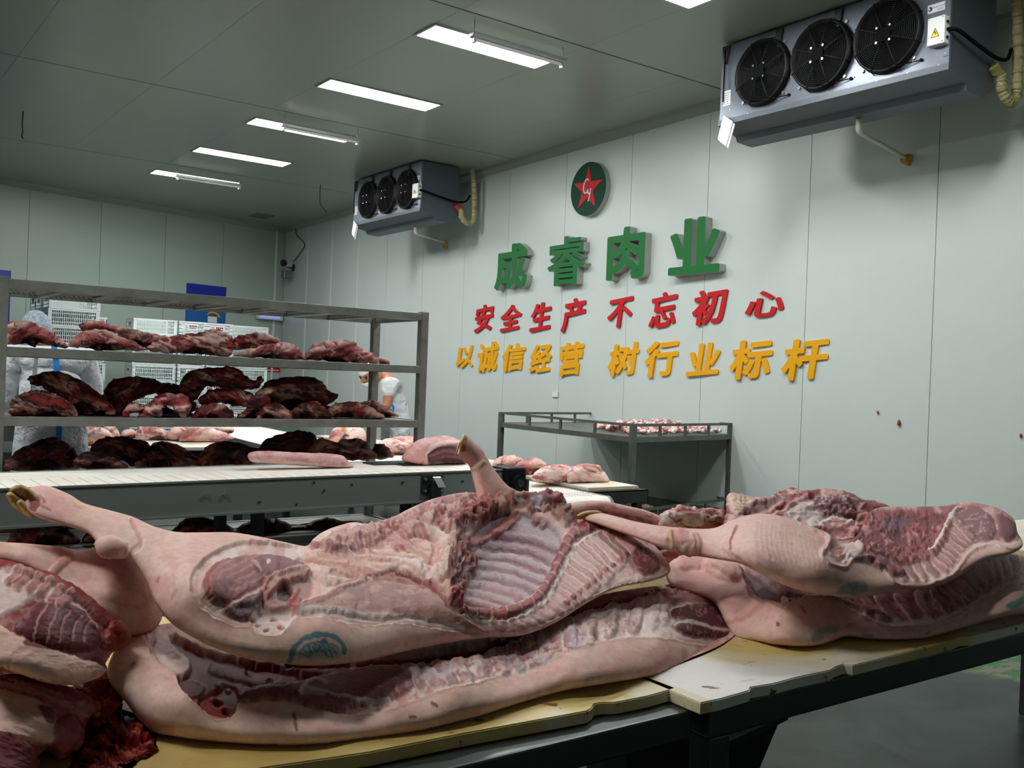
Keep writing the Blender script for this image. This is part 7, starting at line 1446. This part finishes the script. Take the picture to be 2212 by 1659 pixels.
# tape strip laid on the back of the overall
dg_ = [v.co for v in ov.data.vertices]; oo = org(T)
def back_y(x, z):
    c_ = [v.y for v in dg_ if abs(v.x+oo.x-x) < .05 and abs(v.z+oo.z-z) < .05]; return (min(c_) if c_ else -.12)+oo.y
tp = MB(); row = [(x, back_y(x, z)-.006, z) for x, _, z in pt]; vs = []
for x, y, z in row: vs += [(x-.014, y, z), (x+.014, y, z), (x+.014, y+.02, z), (x-.014, y+.02, z)]
tp.add(vs, [(4*i+a, 4*i+(a+1) % 4, 4*i+4+(a+1) % 4, 4*i+4+a) for i in range(len(row)-1) for a in range(4)]+[(0, 3, 2, 1), tuple(4*(len(row)-1)+a for a in range(4))]); tp.build('back_tape', 'tape', T)
hc = (bx-.07, by+.18, 1.545)
ho, R3, P = head(T, hc, (-.1, 1, -.55)); shell(T, hc, R3, .108, lambda x, y, z: z > .0 or y < -.35, 'net', 'hair_net')
MB().prism([(bx-.155, by-.175, 1.16), (bx-.135, by-.175, 1.42), (bx-.115, by-.17, 1.44), (bx-.125, by-.18, 1.16)], (0, -.008, 0)).build('apron_strap', 'overall', T)
for s, a in ((-1, 'la'), (1, 'ra')): MB().box((bx+s*.11-.055, by-.10, 0), (bx+s*.11+.055, by+.20, .09), .03).build('boot', 'white', T)
# ---- worker with a mask, bent over the side table at the right
T = empty('person', (5.0, 9.2, 0), 'person in white short-sleeved overall, cap and face mask bent down behind the right rack post', 'person')
g = lambda x, y, Y: Vector(atY(x, y, Y))
Yw = 9.2
J = dict(pel=g(852, 905, Yw), che=g(842, 850, Yw), sh=g(835, 822, Yw-.02), nk=g(820, 808, Yw-.05), hd=g(803, 812, Yw-.10), ls=g(842, 828, Yw-.2), le=g(836, 878, Yw-.22), lw=g(800, 905, Yw-.2), rs=g(828, 822, Yw+.18), re=g(812, 862, Yw+.2), rw=g(790, 895, Yw+.1))
px, py = J['pel'].x, J['pel'].y
J.update(lh=Vector((px+.02, py-.1, J['pel'].z-.05)), lk=Vector((px, py-.11, .47)), la=Vector((px+.04, py-.11, .09)), lt=Vector((px-.1, py-.11, .04)), rh=Vector((px+.02, py+.1, J['pel'].z-.05)), rk=Vector((px, py+.11, .47)), ra=Vector((px+.04, py+.11, .09)), rt=Vector((px-.1, py+.11, .04)))
K = list(J); ED = [('pel', 'che'), ('che', 'sh'), ('sh', 'nk'), ('nk', 'hd'), ('sh', 'ls'), ('ls', 'le'), ('le', 'lw'), ('sh', 'rs'), ('rs', 're'), ('re', 'rw'), ('pel', 'lh'), ('lh', 'lk'), ('lk', 'la'), ('la', 'lt'), ('pel', 'rh'), ('rh', 'rk'), ('rk', 'ra'), ('ra', 'rt')]
RB.update(che=.13)
V = [J[k] for k in K]; E = [(K.index(a), K.index(b)) for a, b in ED]; RR_ = [RB[k] for k in K]; RR_[K.index('le')] = .055; RR_[K.index('lw')] = .04
for wk, ek, sd in (('lw', 'le', 1), ('rw', 're', -1)):
    hv, he, hr = hand_chain(J[wk], J[wk]-J[ek], sd); o_ = len(V); V += list(hv[1:]); m_ = lambda i: K.index(wk) if i == 0 else o_+i-1; E += [(m_(a), m_(b)) for a, b in he]; RR_ += hr[1:]
skinned(V, E, RR_, 'body', 'skin', T)
JO = dict(J); JO['le'] = J['ls']*.25+J['le']*.75; JO['re'] = J['rs']*.25+J['re']*.75
KO = ['pel', 'che', 'sh', 'ls', 'le', 'rs', 're', 'lh', 'lk', 'la', 'rh', 'rk', 'ra']; EO = [(a, b) for a, b in ED if a in KO and b in KO]
RO.update(che=.17, ls=.10, le=.085, rs=.10, re=.085, sh=.12, pel=.17)
skinned([JO[k] for k in KO], [(KO.index(a), KO.index(b)) for a, b in EO], [RO[k] for k in KO], 'overall', 'overall', T)
hc = J['hd']+Vector((-.05, -.01, .02))
ho, R3, P = head(T, hc, (-.75, -.35, -.75), .108); shell(T, hc, R3, .108, lambda x, y, z: z > .42 or (y < -.3 and z > -.2), 'white', 'cap', (.84, 1.02, 1.2))
shell(T, hc, R3, .108, lambda x, y, z: y > .30 and z < -.02, 'mask', 'face_mask', (.86, 1.22, 1.2))
MB().tube([P(.6, .45, -.1), P(.8, .1, .02), P(.8, -.05, .05)], .0035, 5).build('mask_strap', 'mask', T); MB().tube([P(-.6, .45, -.1), P(-.8, .1, .02), P(-.8, -.05, .05)], .0035, 5).build('mask_strap', 'mask', T)
MB().tube([g(846, 872, Yw-.32), g(850, 880, Yw-.32), g(849, 890, Yw-.31), g(843, 884, Yw-.31)], .012, 6).build('blue_tie', 'tape', T)
for s in (-1, 1): MB().box((px-.14, py+s*.11-.055, 0), (px+.12, py+s*.11+.055, .09), .03).build('boot', 'white', T)
